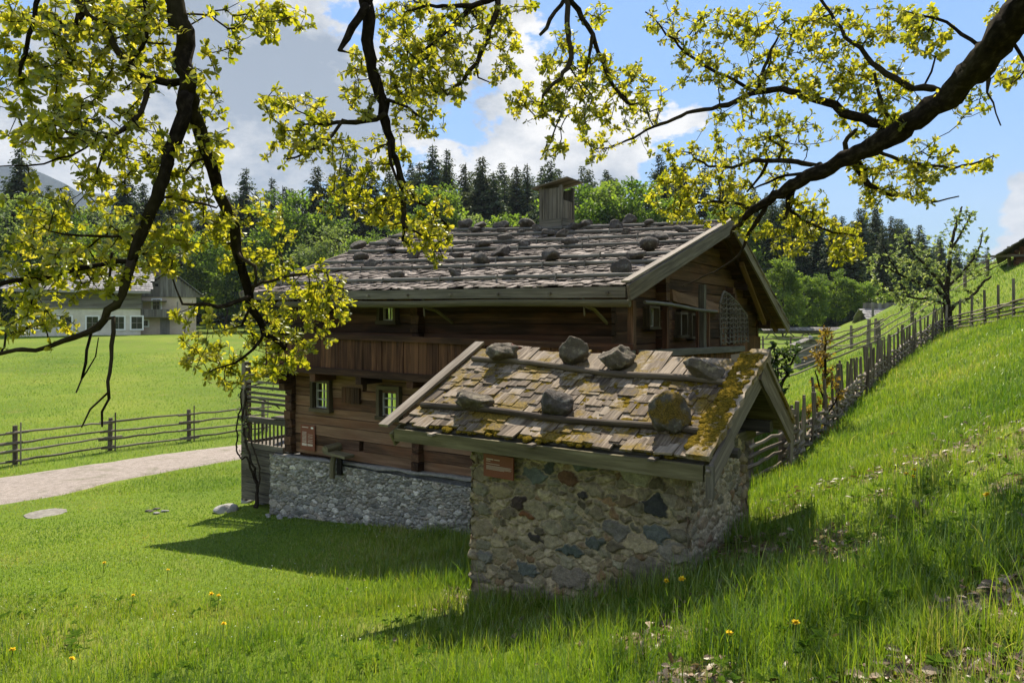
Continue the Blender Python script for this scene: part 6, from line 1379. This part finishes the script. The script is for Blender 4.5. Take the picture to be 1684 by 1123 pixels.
# ---- apple tree on the slope
AP = [(None, L((1563, 552, 15), (1561, 530, 13), (1558, 508, 12), (1556, 485, 9), (1560, 455, 7), (1562, 425, 6), (1566, 395, 5), (1572, 370, 4), (1582, 340, 2.5), Y0=25.6, Y1=25.6)), (0, L((1558, 495, 7), (1540, 476, 6), (1522, 468, 5), (1500, 462, 4.5), (1478, 450, 4), (1455, 438, 3), (1425, 430, 2), Y0=25.6, Y1=25)), (0, L((1557, 480, 6), (1540, 455, 5), (1520, 435, 4), (1500, 415, 3), (1495, 395, 2), Y0=25.6, Y1=26.2)), (0, L((1564, 410, 4), (1580, 385, 3), (1592, 362, 2.5), (1600, 348, 2), Y0=25.6, Y1=25.6)),
      (0, L((1562, 512, 7), (1572, 500, 5), (1590, 492, 4.5), (1606, 482, 4), (1616, 464, 4), (1630, 455, 3), Y0=25.5, Y1=25.2)), (0, L((1560, 470, 5), (1580, 452, 4), (1598, 430, 3), (1612, 405, 2.5), (1616, 380, 1.5), Y0=25.6, Y1=25.8)), (0, L((1557, 500, 5), (1530, 492, 4), (1500, 490, 3), (1470, 480, 2.5), (1450, 470, 2), Y0=25.6, Y1=26)), (1, L((1478, 450, 3), (1465, 430, 2.5), (1452, 405, 2), Y0=25.2, Y1=25.2))]
AB = [(1470, 445, 45, 35, 25.3, 60), (1510, 465, 55, 40, 25.6, 90), (1500, 410, 35, 35, 26, 40), (1540, 430, 40, 50, 25.7, 70), (1570, 380, 22, 40, 25.6, 34), (1592, 360, 14, 22, 25.6, 14), (1580, 440, 34, 40, 25.7, 50), (1610, 425, 22, 36, 25.7, 20), (1530, 495, 60, 22, 25.7, 50), (1470, 485, 35, 18, 25.8, 24), (1432, 432, 14, 12, 25.1, 8), (1600, 480, 30, 22, 25.4, 14), (1618, 390, 8, 24, 25.8, 6)]
ap = P(1563, 552, 25.6); apple = empty('apple_tree', ap); tag(apple, 'small crooked apple tree with sparse grey green leaves beside the bend of the stake fence', 'tree')
N, par, tips, fixed, ends = traced(AP, AB, r2, 0.3, 0.006, 0.0, 0.5, 2.2); lm = MB(); tube_tree(lm, N, par, None, fixed, 0.006, 0.5, 7, 0.05); lm.tube([ap + (0, 0, -0.6), ap + (0, 0, 0.05)], [0.2, 0.17], 8); lm.build('trunk', M['bark'], apple, smooth=True).location = -Vector(ap)
lf = MB(); rosettes(lf, N, par, tips, r2, ROUND, (0.06, 0.13), 5, 8, 0.8, (0.65, 0.22)); lf.build('crown', M['appleleaf'], apple).location = -Vector(ap)

# ---- saplings and shrubs near the hut and the stake fence
def shrub(name, label, limbs, blobs, base, leaf, size, mat, kk=(4, 7), tipr=0.004, cat='shrub', tint=(0.55, 0.22), bark='bark'):
    b = P(*base); root = empty(name, b); tag(root, label, cat); N, par, tips, fixed, ends = traced(limbs, blobs, r2, 0.15, tipr, 0.02, 0.12, 1.5)
    lm = MB(); tube_tree(lm, N, par, None, fixed, tipr, 0.5, 6, 0.05); lm.build('stem', M[bark], root).location = -Vector(b)
    lf = MB(); rosettes(lf, N, par, tips, r2, leaf, size, *kk, 0.7, tint); lf.build('foliage', M[mat], root).location = -Vector(b); return root
YS_ = 13.0
shrub('sapling', 'young forked sapling with dark green leaves behind the peak of the hut roof', [(None, L((1272, 690, 6), (1278, 650, 6), (1286, 630, 5), (1300, 605, 4), (1306, 585, 3), (1312, 570, 2), Y0=YS_, Y1=YS_)), (0, L((1280, 645, 4), (1278, 610, 3), (1276, 585, 2), (1274, 570, 2), Y0=YS_, Y1=YS_)), (0, L((1298, 610, 3), (1290, 590, 2), (1288, 575, 2), Y0=YS_, Y1=YS_))],
      [(1304, 580, 18, 16, YS_, 26), (1276, 580, 12, 20, YS_, 22), (1286, 600, 16, 20, YS_, 16), (1268, 630, 16, 14, YS_, 10), (1290, 640, 18, 10, YS_, 8)], (1272, 690, YS_), ROUND, (0.05, 0.1), 'shrubleaf', (4, 6), 0.003, 'sapling')
YM = 11.6
ml = [(None, L((1358, 735, 5), (1357, 690, 5), (1356, 640, 4.5), (1358, 590, 4), (1358, 545, 3), Y0=YM, Y1=YM)), (0, L((1357, 660, 3), (1345, 635, 3), (1340, 610, 2), Y0=YM, Y1=YM)), (0, L((1357, 620, 3), (1370, 605, 2), (1378, 600, 2), Y0=YM, Y1=YM)), (0, L((1357, 690, 3), (1372, 660, 3), (1382, 645, 2), Y0=YM, Y1=YM))]
shrub('maple_sapling', 'slim sapling with tiers of orange bronze leaves standing at the stake fence', ml, [(1358, 545, 12, 8, YM, 12), (1357, 560, 16, 10, YM, 12), (1352, 582, 20, 9, YM, 16), (1344, 592, 16, 10, YM, 10), (1362, 606, 20, 8, YM, 14), (1352, 632, 22, 12, YM, 20), (1372, 628, 16, 12, YM, 12), (1384, 648, 14, 8, YM, 9), (1360, 665, 18, 14, YM, 10), (1352, 700, 20, 20, YM, 14)], (1358, 735, YM), OAK, (0.04, 0.075), 'mapleleaf', (3, 6), 0.003, 'sapling')
shrub('bronze_shrub', 'low tuft of yellowish bronze leaves at the near end of the stake fence', [(None, L((1330, 735, 4), (1329, 700, 3), (1330, 670, 2), Y0=11.2, Y1=11.2)), (0, L((1329, 705, 3), (1340, 680, 2), (1345, 665, 2), Y0=11.2, Y1=11.2))], [(1330, 672, 16, 8, 11.2, 14), (1336, 695, 18, 16, 11.2, 14), (1368, 715, 24, 12, 11.3, 12), (1350, 730, 26, 10, 11.2, 10)], (1330, 735, 11.2), OAK, (0.04, 0.075), 'mapleleaf', (3, 6), 0.003, 'shrub', (0.75, 0.2))
# ---- vine on the porch post
YV = 14.9
vn = [(None, L((420, 835, 8), (425, 800, 5), (418, 770, 4), (408, 740, 5), (402, 715, 4), (398, 690, 4), (401, 665, 4), (404, 640, 3), (406, 618, 3), Y0=YV - .2, Y1=YV + .5)), (0, L((424, 800, 5), (412, 775, 4), (406, 745, 3), (395, 760, 3), (388, 735, 3), (390, 700, 3), (396, 670, 3), (398, 640, 3), Y0=YV - .2, Y1=YV + .4)), (0, L((424, 800, 4), (430, 780, 3), (420, 750, 3), (412, 720, 3), (404, 690, 3), Y0=YV - .2, Y1=YV + .1)), (0, L((402, 660, 3), (420, 652, 2.5), (440, 660, 2.5), (460, 672, 2), Y0=YV + .4, Y1=YV + .3)), (0, L((404, 640, 3), (425, 630, 2.5), (450, 632, 2), Y0=YV + .4, Y1=YV + .3))]
shrub('climbing_vine', 'sparse brown vine winding up the porch post at the left house corner', vn, [(400, 660, 16, 40, YV + .4, 26), (398, 720, 12, 30, YV + .2, 12), (430, 640, 26, 12, YV + .3, 8), (404, 690, 14, 20, YV + .3, 12)], (420, 835, YV - .2), ROUND, (0.03, 0.055), 'appleleaf', (2, 4), 0.004, 'vine')

# ================================================================== grass, litter and flowers
def blade_field(n, ymin, ymax, xmul, hfun, wfun, segs, seed, keep=None, power=1.0):
    r3 = np.random.default_rng(seed); y = ymin * (ymax / ymin) ** (r3.uniform(0, 1, n) ** power); x = r3.uniform(-1, 1, n) * (xmul * y + 0.5)
    ok = np.ones(n, bool)
    for Fm, a0, a1, b0, b1 in ((HS, -1.4, A1 + .1, -0.18, BD), (HT, -0.03, WA + .03, -0.03, WB + .03)):
        q = np.stack([x, y], -1) - Fm.O; a = q @ Fm.u; b = q @ Fm.w; ok &= ~((a > a0) & (a < a1) & (b > b0) & (b < b1))
    mid = (U[:, :2] + L_[:, :2]) / 2; half = np.linalg.norm(U[:, :2] - L_[:, :2], axis=1) / 2
    dm = np.full(n, 9.9)
    for i in range(160): dm = np.minimum(dm, np.hypot(x - mid[i, 0], y - mid[i, 1]) - half[i] * 0.98)
    ok &= dm > -0.3 * fbm2(x * 2.3, y * 2.3, 61, 3) * (r3.random(n) < 0.5)
    sl = hit(75, 846); ok &= np.hypot(x - sl[0], y - sl[1]) > 0.42
    if keep is not None: ok &= keep(x, y, r3)
    x, y = x[ok], y[ok]; n = len(x); z = ground(x, y); h = hfun(x, y, r3); w = wfun(x, y, r3)
    az = r3.uniform(0, 6.283, n); lean = r3.uniform(0.05, 0.75, n) ** 1.3; d = np.stack([np.cos(az), np.sin(az), np.zeros(n)], -1)
    fz = az + np.pi / 2 + r3.normal(0, .5, n); side = np.stack([np.cos(fz), np.sin(fz), np.zeros(n)], -1); base = np.stack([x, y, z - 0.01], -1); V = []
    for k_ in range(segs):
        f = k_ / segs; c = base + d * (lean * h * f ** 1.8)[:, None] + np.array([0, 0, 1.0]) * (h * f * (1 - 0.28 * lean * f))[:, None]; ww = (w * (1 - f * 0.75) / 2)[:, None]
        V += [c - side * ww, c + side * ww]
    V.append(base + d * (lean * h)[:, None] + np.array([0, 0, 1.0]) * (h * (1 - 0.28 * lean))[:, None])
    m = 2 * segs + 1; V = np.stack(V, 1); o = (np.arange(n) * m)[:, None]
    q = np.concatenate([np.stack([o + 2 * k_, o + 2 * k_ + 1, o + 2 * k_ + 3, o + 2 * k_ + 2], -1).reshape(-1, 4) for k_ in range(segs - 1)]) if segs > 1 else np.zeros((0, 4), int)
    t = np.stack([o + 2 * segs - 2, o + 2 * segs - 1, o + 2 * segs], -1).reshape(-1, 3)
    patch = fbm2(x * 0.5, y * 0.5, 12, 4); tint = np.clip(0.5 + (patch - 0.5) * 1.5 + r3.normal(0, .22, n), 0, 1)
    return V.reshape(-1, 3), q, t, np.repeat(tint, m)
M['grass'] = leafy('meadow_grass', [(0.0, (0.05, 0.115, 0.008)), (0.35, (0.112, 0.188, 0.012)), (0.7, (0.19, 0.255, 0.02)), (0.92, (0.24, 0.28, 0.03)), (1.0, (0.33, 0.30, 0.11))], 0.52, 0.14, 0.4, upn=0.65)
L_ = L_path
def tall(x, y, r3):
    # tall on the slope and in front of the hut, mown short on the lawn to the left
    t = sstep(-3.2, 0.2, x + 0.12 * (y - 6)); t = np.maximum(t, sstep(8.2, 5.2, y) * 0.8); lump = fbm2(x * 2.3, y * 2.3, 21, 4)
    t = t * (1 - 0.45 * sstep(1.5, 4.0, x)); h = 0.05 + t * (0.06 + 0.15 * sstep(0.38, 0.7, lump)); return h * r3.uniform(0.55, 1.35, len(x)) * (1 + (r3.random(len(x)) < 0.02 * t) * 0.9)
def bare(x, y, r3):
    return r3.random(len(x)) > litmask(x, y) * 0.93
gm = MB()
for a in ((125000, 2.0, 8.0, 0.92, tall, lambda x, y, r: r.uniform(0.0035, 0.0095, len(x)) * (y / 8 + 0.4), 4, 1, bare, 0.85), (210000, 7.0, 20.0, 0.95, tall, lambda x, y, r: r.uniform(0.007, 0.014, len(x)) * (y / 10), 2, 2, bare, 1.0), (150000, 17.0, 55.0, 0.95, lambda x, y, r: r.uniform(0.06, 0.13, len(x)) * (1 + 0.6 * sstep(0, 10, x)), lambda x, y, r: r.uniform(0.012, 0.026, len(x)) * (y / 24), 1, 3, None, 1.1)):
    v, q, t, tt = blade_field(*a[:7], a[7], a[8], a[9]); gm.add(v, q, t, t=tt)
tag(gm.build('meadow_grass', M['grass']), 'green meadow grass, tall in the foreground and short on the lawn', 'grass', kind='stuff')
M['weed'] = leafy('weed_leaves', [(0.0, (0.05, 0.10, 0.012)), (1.0, (0.11, 0.18, 0.018))], 0.4, 0.0)
# broad leaved weeds between the blades
wd = MB(); r3 = np.random.default_rng(33); n = 1500; y = 2.2 * 3.6 ** r3.uniform(0, 1, n); x = r3.uniform(-1, 1, n) * (0.9 * y + .4); ok = np.ones(n, bool)
q_ = np.stack([x, y], -1) - HT.O; ok &= ~((q_ @ HT.u > -.15) & (q_ @ HT.u < WA + .15) & (q_ @ HT.w > -.15) & (q_ @ HT.w < WB + .15)); ok &= fbm2(x * 0.9, y * 0.9, 71, 3) > 0.46
x, y = x[ok], y[ok]; n = len(x); k6 = 6; an = np.repeat(r3.uniform(0, 6.28, n), k6) + np.tile(np.arange(k6) * 1.047, n) + r3.normal(0, .25, n * k6); el = r3.uniform(0.15, 0.9, n * k6)
add_leaves(wd, *ROUND, np.repeat(np.stack([x, y, ground(x, y) + r3.uniform(0.01, 0.09, n)], -1), k6, 0), np.stack([np.cos(an) * np.cos(el), np.sin(an) * np.cos(el), np.sin(el)], -1), np.tile([(0, 0, 1.)], (n * k6, 1)), np.repeat(r3.uniform(0.025, 0.065, n), k6) * r3.uniform(.7, 1.2, n * k6), np.clip(np.repeat(r3.uniform(0.1, .8, n), k6), 0, 1))
tag(wd.build('meadow_weeds', M['weed']), 'broad leaved weeds and clover among the grass blades', 'weeds', kind='stuff')
# brown leaves of last year under the oak
lt = MB(); r3 = np.random.default_rng(8); n = 16000; y = r3.uniform(2.3, 9, n); x = r3.uniform(-0.3, 1, n) * (0.8 * y + .3); m = (r3.random(n) < litmask(x, y) + 0.015)
q_ = np.stack([x, y], -1) - HT.O; m &= ~((q_ @ HT.u > -.1) & (q_ @ HT.u < WA + .1) & (q_ @ HT.w > -.1) & (q_ @ HT.w < WB + .1)); x, y = x[m], y[m]; n = len(x)
add_leaves(lt, *OAK, np.stack([x, y, ground(x, y) + r3.uniform(0.006, 0.05, n)], -1), nrm(np.stack([r3.normal(size=n), r3.normal(size=n), r3.normal(0, .25, n)], -1)), nrm(np.stack([r3.normal(0, .45, n), r3.normal(0, .45, n), np.ones(n)], -1)), r3.uniform(0.045, 0.09, n), r3.uniform(0, 1, n))
M['litter'] = leafy('dry_oak_leaves', [(0, (0.06, 0.034, 0.018)), (0.5, (0.15, 0.095, 0.058)), (1, (0.31, 0.225, 0.155))], 0.15, 0.1); tag(lt.build('leaf_litter', M['litter']), 'dry brown oak leaves lying between the grass on the slope', 'leaf litter', kind='stuff')
# small white flowers in the shaded grass
wf = MB(); r3 = np.random.default_rng(15); pp = np.array([hit(r3.uniform(540, 780), r3.uniform(852, 892)) for _ in range(90)] + [hit(r3.uniform(40, 700), r3.uniform(900, 1080)) for _ in range(60)]); n = len(pp)
add_leaves(wf, *ROUND, np.repeat(pp + (0, 0, 0.07), 4, 0), nrm(np.stack([np.cos(np.arange(4 * n) * 1.571), np.sin(np.arange(4 * n) * 1.571), np.full(4 * n, .5)], -1)), np.tile([(0, 0, 1.)], (4 * n, 1)), np.full(4 * n, .008), np.full(4 * n, .5))
tag(wf.build('white_flowers', M['white']), 'tiny white flowers sprinkled in the lawn', 'flowers', kind='stuff')
# dandelions
k = NT('dandelion_yellow'); k.bsdf((0.85, 0.58, 0.02), 0.7, None, 0.1); M['yellow'] = k.m
for i, (px, py, s, lb_) in enumerate(((1093, 992, 1.2, 'left yellow dandelion of the pair right of the hut corner'), (1119, 990, 1.5, 'right bigger yellow dandelion of the pair near the hut corner'), (1488, 812, 1.1, 'lower left yellow dandelion of three on the right slope'), (1502, 806, 1.1, 'top yellow dandelion of three on the right slope'), (1499, 818, 1, 'lowest yellow dandelion of three on the right slope'), (1620, 858, 1.3, 'single yellow dandelion near the right edge of the slope'), (1305, 1078, 1.1, 'yellow dandelion among brown leaves at the bottom right'), (1196, 1092, 1, 'yellow dandelion at the bottom below the hut corner'),
                                  (169, 948, 1.2, 'yellow dandelion just below the tip of the house shadow on the left'), (274, 960, 1, 'yellow dandelion under the middle of the house shadow'), (345, 1004, 1.4, 'left flower of two yellow dandelions in the middle of the lawn'), (357, 1007, 1.2, 'right flower of two yellow dandelions in the middle of the lawn'), (216, 1006, 1.1, 'lone yellow dandelion on the left lawn'), (17, 1104, 1.2, 'yellow dandelion in the lower left corner'), (114, 1120, 1.2, 'yellow dandelion at the lower edge left of the middle'), (365, 1058, 1.2, 'yellow dandelion in the taller grass at the lower left centre'), (697, 848, 1.3, 'yellow dandelion in the house shadow left of the hut'), (1331, 724, 1.4, 'yellow dandelion at the foot of the stake fence'))):
    p = hit(px, py); hgt = 0.17 if p[1] < 9 else 0.12; d = empty('dandelion', p); tag(d, lb_, 'flower', 'dandelions in the grass')
    st = MB(); st.tube([(0, 0, 0), (0.01, 0, hgt * .6), (0.015, 0.005, hgt)], 0.003, 5); st.build('stem', M['shrubleaf'], d)
    hd = MB(); rr = 0.016 * s; nn = 26; a = rng.uniform(0, 6.283, nn); e = rng.uniform(0.05, 1.2, nn)
    add_leaves(hd, *ROUND, np.tile(np.array([(0.015, 0.005, hgt)]), (nn, 1)), np.stack([np.cos(a) * np.cos(e), np.sin(a) * np.cos(e), np.sin(e)], -1), np.tile([(0, 0, 1.)], (nn, 1)) + rng.normal(0, .1, (nn, 3)), np.full(nn, rr * 1.3), np.full(nn, .5)); hd.build('flower_head', M['yellow'], d)
HAZE = True
# ------------------------------------------------------------------ daylight
SUN_EL, SUN_AZ = R(51), R(3)                              # azimuth from +Y towards +X
world = bpy.data.worlds.new('World'); bpy.context.scene.world = world; world.use_nodes = True
nt = world.node_tree; nt.nodes.clear()
def wn(t, **kw):
    o = nt.nodes.new(t)
    for k_, v_ in kw.items(): setattr(o, k_, v_)
    return o
sky = wn('ShaderNodeTexSky', sky_type='NISHITA'); sky.sun_disc = False; sky.sun_elevation = SUN_EL; sky.sun_rotation = SUN_AZ
sky.altitude = 700; sky.air_density = 1.0; sky.dust_density = 0.3; sky.ozone_density = 1.6
lum = wn('ShaderNodeRGBToBW'); nt.links.new(sky.outputs[0], lum.inputs[0])       # shoulder: the horizon glow is held back as the photograph's exposure does
bg = wn('ShaderNodeBackground'); out = wn('ShaderNodeOutputWorld'); bg.inputs[1].default_value = 0.15
tc = wn('ShaderNodeTexCoord')
def wmath(op, a, b=None, clamp=False):
    o = wn('ShaderNodeMath', operation=op, use_clamp=clamp)
    for i, x in enumerate((a, b)):
        if x is None: continue
        if hasattr(x, 'links'): nt.links.new(x, o.inputs[i])
        else: o.inputs[i].default_value = x
    return o.outputs[0]
soft = wn('ShaderNodeVectorMath', operation='SCALE'); nt.links.new(sky.outputs[0], soft.inputs[0])
nt.links.new(wmath('DIVIDE', 1.25, wmath('ADD', 1.0, wmath('MULTIPLY', lum.outputs[0], 0.5))), soft.inputs['Scale'])
hue = wn('ShaderNodeVectorMath', operation='MULTIPLY'); nt.links.new(soft.outputs[0], hue.inputs[0]); hue.inputs[1].default_value = (0.78, 0.96, 1.10)
nv = wn('ShaderNodeVectorMath', operation='NORMALIZE'); nt.links.new(tc.outputs['Generated'], nv.inputs[0]); dirv = nv.outputs[0]
mp = wn('ShaderNodeVectorMath', operation='MULTIPLY'); nt.links.new(dirv, mp.inputs[0]); mp.inputs[1].default_value = (1, 1, 1.7)
def wnoise(scale, detail, rough, off=(0, 0, 0)):
    a = wn('ShaderNodeVectorMath', operation='ADD'); nt.links.new(mp.outputs[0], a.inputs[0]); a.inputs[1].default_value = off
    o = wn('ShaderNodeTexNoise'); nt.links.new(a.outputs[0], o.inputs['Vector']); o.inputs['Scale'].default_value = scale; o.inputs['Detail'].default_value = detail; o.inputs['Roughness'].default_value = rough
    return o.outputs['Fac']
def blob(px, py, rad, amp):
    d = nrm(np.array([(px - CX) / FPX, 1, (HY - py) / FPX])); o = wn('ShaderNodeVectorMath', operation='DISTANCE'); nt.links.new(dirv, o.inputs[0]); o.inputs[1].default_value = d
    m = wn('ShaderNodeMapRange', interpolation_type='SMOOTHSTEP'); nt.links.new(o.outputs['Value'], m.inputs[0]); m.inputs[1].default_value = rad; m.inputs[2].default_value = 0.0; m.inputs[3].default_value = 0.0; m.inputs[4].default_value = amp
    return m.outputs[0]
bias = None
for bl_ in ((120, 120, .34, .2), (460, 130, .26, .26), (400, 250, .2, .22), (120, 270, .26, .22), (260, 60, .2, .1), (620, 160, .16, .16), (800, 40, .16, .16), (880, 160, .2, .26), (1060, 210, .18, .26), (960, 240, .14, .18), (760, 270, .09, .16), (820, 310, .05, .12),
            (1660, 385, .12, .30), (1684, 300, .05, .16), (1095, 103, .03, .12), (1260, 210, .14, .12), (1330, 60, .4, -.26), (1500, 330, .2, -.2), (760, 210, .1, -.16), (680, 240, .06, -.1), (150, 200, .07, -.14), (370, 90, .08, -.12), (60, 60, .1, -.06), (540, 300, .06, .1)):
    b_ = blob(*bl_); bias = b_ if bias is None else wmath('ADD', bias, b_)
sepd = wn('ShaderNodeSeparateXYZ'); nt.links.new(dirv, sepd.inputs[0])
behind = wn('ShaderNodeMapRange', interpolation_type='SMOOTHSTEP'); nt.links.new(sepd.outputs[1], behind.inputs[0]); behind.inputs[1].default_value = 0.3; behind.inputs[2].default_value = -0.2; behind.inputs[3].default_value = 0.0; behind.inputs[4].default_value = 0.13  # extra cloud cover added behind the camera as fill light
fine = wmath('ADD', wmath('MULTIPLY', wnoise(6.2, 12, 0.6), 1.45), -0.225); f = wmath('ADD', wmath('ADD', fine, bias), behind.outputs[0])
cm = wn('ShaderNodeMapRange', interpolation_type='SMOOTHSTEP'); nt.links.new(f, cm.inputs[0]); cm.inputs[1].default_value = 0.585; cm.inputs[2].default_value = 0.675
dn = wmath('ADD', wnoise(5.0, 12, 0.66, (3.1, 1.7, 0.4)), blob(470, 150, .24, .17)); dn = wmath('ADD', dn, blob(120, 60, .22, .10)); dn = wmath('ADD', dn, blob(1000, 200, .3, -.12))
cr = wn('ShaderNodeValToRGB'); nt.links.new(dn, cr.inputs[0])
for i, (p_, c_) in enumerate(((0.38, (3.0, 2.95, 2.9)), (0.62, (1.0, 1.2, 1.5)))):
    cr.color_ramp.elements[i].position = p_; cr.color_ramp.elements[i].color = (*c_, 1)
# unseen clouds behind the camera, brightened as added fill for the shaded fronts
cloud_fill = wn('ShaderNodeMapRange', interpolation_type='SMOOTHSTEP'); nt.links.new(sepd.outputs[1], cloud_fill.inputs[0]); cloud_fill.inputs[1].default_value = 0.35; cloud_fill.inputs[2].default_value = -0.5; cloud_fill.inputs[3].default_value = 1.0; cloud_fill.inputs[4].default_value = 1.65
cb = wn('ShaderNodeVectorMath', operation='SCALE'); nt.links.new(cr.outputs[0], cb.inputs[0]); nt.links.new(cloud_fill.outputs[0], cb.inputs['Scale'])
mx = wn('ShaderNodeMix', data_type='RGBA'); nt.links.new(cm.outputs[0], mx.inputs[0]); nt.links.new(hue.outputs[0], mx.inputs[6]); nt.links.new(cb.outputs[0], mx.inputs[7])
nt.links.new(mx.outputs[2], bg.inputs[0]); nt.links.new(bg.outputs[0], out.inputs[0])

# the air of the valley
zlo = min(GMIN, -45.0) - 1.0
mb = MB(); bxv = np.array([(x, y, z_) for z_ in (zlo, 560.0) for y in (-460, 3300) for x in (-3100, 3100)]); mb.add(bxv, [(0, 2, 3, 1), (4, 5, 7, 6), (0, 1, 5, 4), (2, 6, 7, 3), (0, 4, 6, 2), (1, 3, 7, 5)])
k = NT('valley_haze'); pv = k.n('ShaderNodeVolumePrincipled'); pv.inputs['Color'].default_value = (0.72, 0.82, 0.95, 1); pv.inputs['Density'].default_value = 0.00014; k.l(pv.outputs[0], k.out.inputs['Volume']); M['haze'] = k.m
if HAZE: tag(mb.build('haze', M['haze']), kind='stuff')
ld = bpy.data.lights.new('sun', 'SUN'); ld.energy = 4.3; ld.angle = R(0.5); ld.color = (1.0, 0.91, 0.76)
sun = bpy.data.objects.new('sun', ld); C.objects.link(sun)
sd = Vector((math.sin(SUN_AZ) * math.cos(SUN_EL), math.cos(SUN_AZ) * math.cos(SUN_EL), math.sin(SUN_EL)))
sun.rotation_euler = (-sd).to_track_quat('-Z', 'Y').to_euler(); sun.location = (0, 0, 60)

cam = bpy.data.cameras.new('camera'); cam.lens = 36 * FPX / 1684; cam.sensor_width = 36; cam.clip_end = 9000; cam.clip_start = 0.05
cam.shift_y = (HY - 561.5) / 1684
co = bpy.data.objects.new('camera', cam); C.objects.link(co); co.rotation_euler = (R(90), 0, 0)
sc = bpy.context.scene; sc.camera = co
vs = sc.view_settings; vs.view_transform = 'Standard'; vs.look = 'None'; vs.exposure = 1.22; vs.gamma = 1; vs.use_curve_mapping = False
cy = sc.cycles; cy.max_bounces = 7; cy.diffuse_bounces = 3; cy.glossy_bounces = 2; cy.transmission_bounces = 5; cy.transparent_max_bounces = 8
cy.caustics_reflective = False; cy.caustics_refractive = False; cy.use_denoising = True
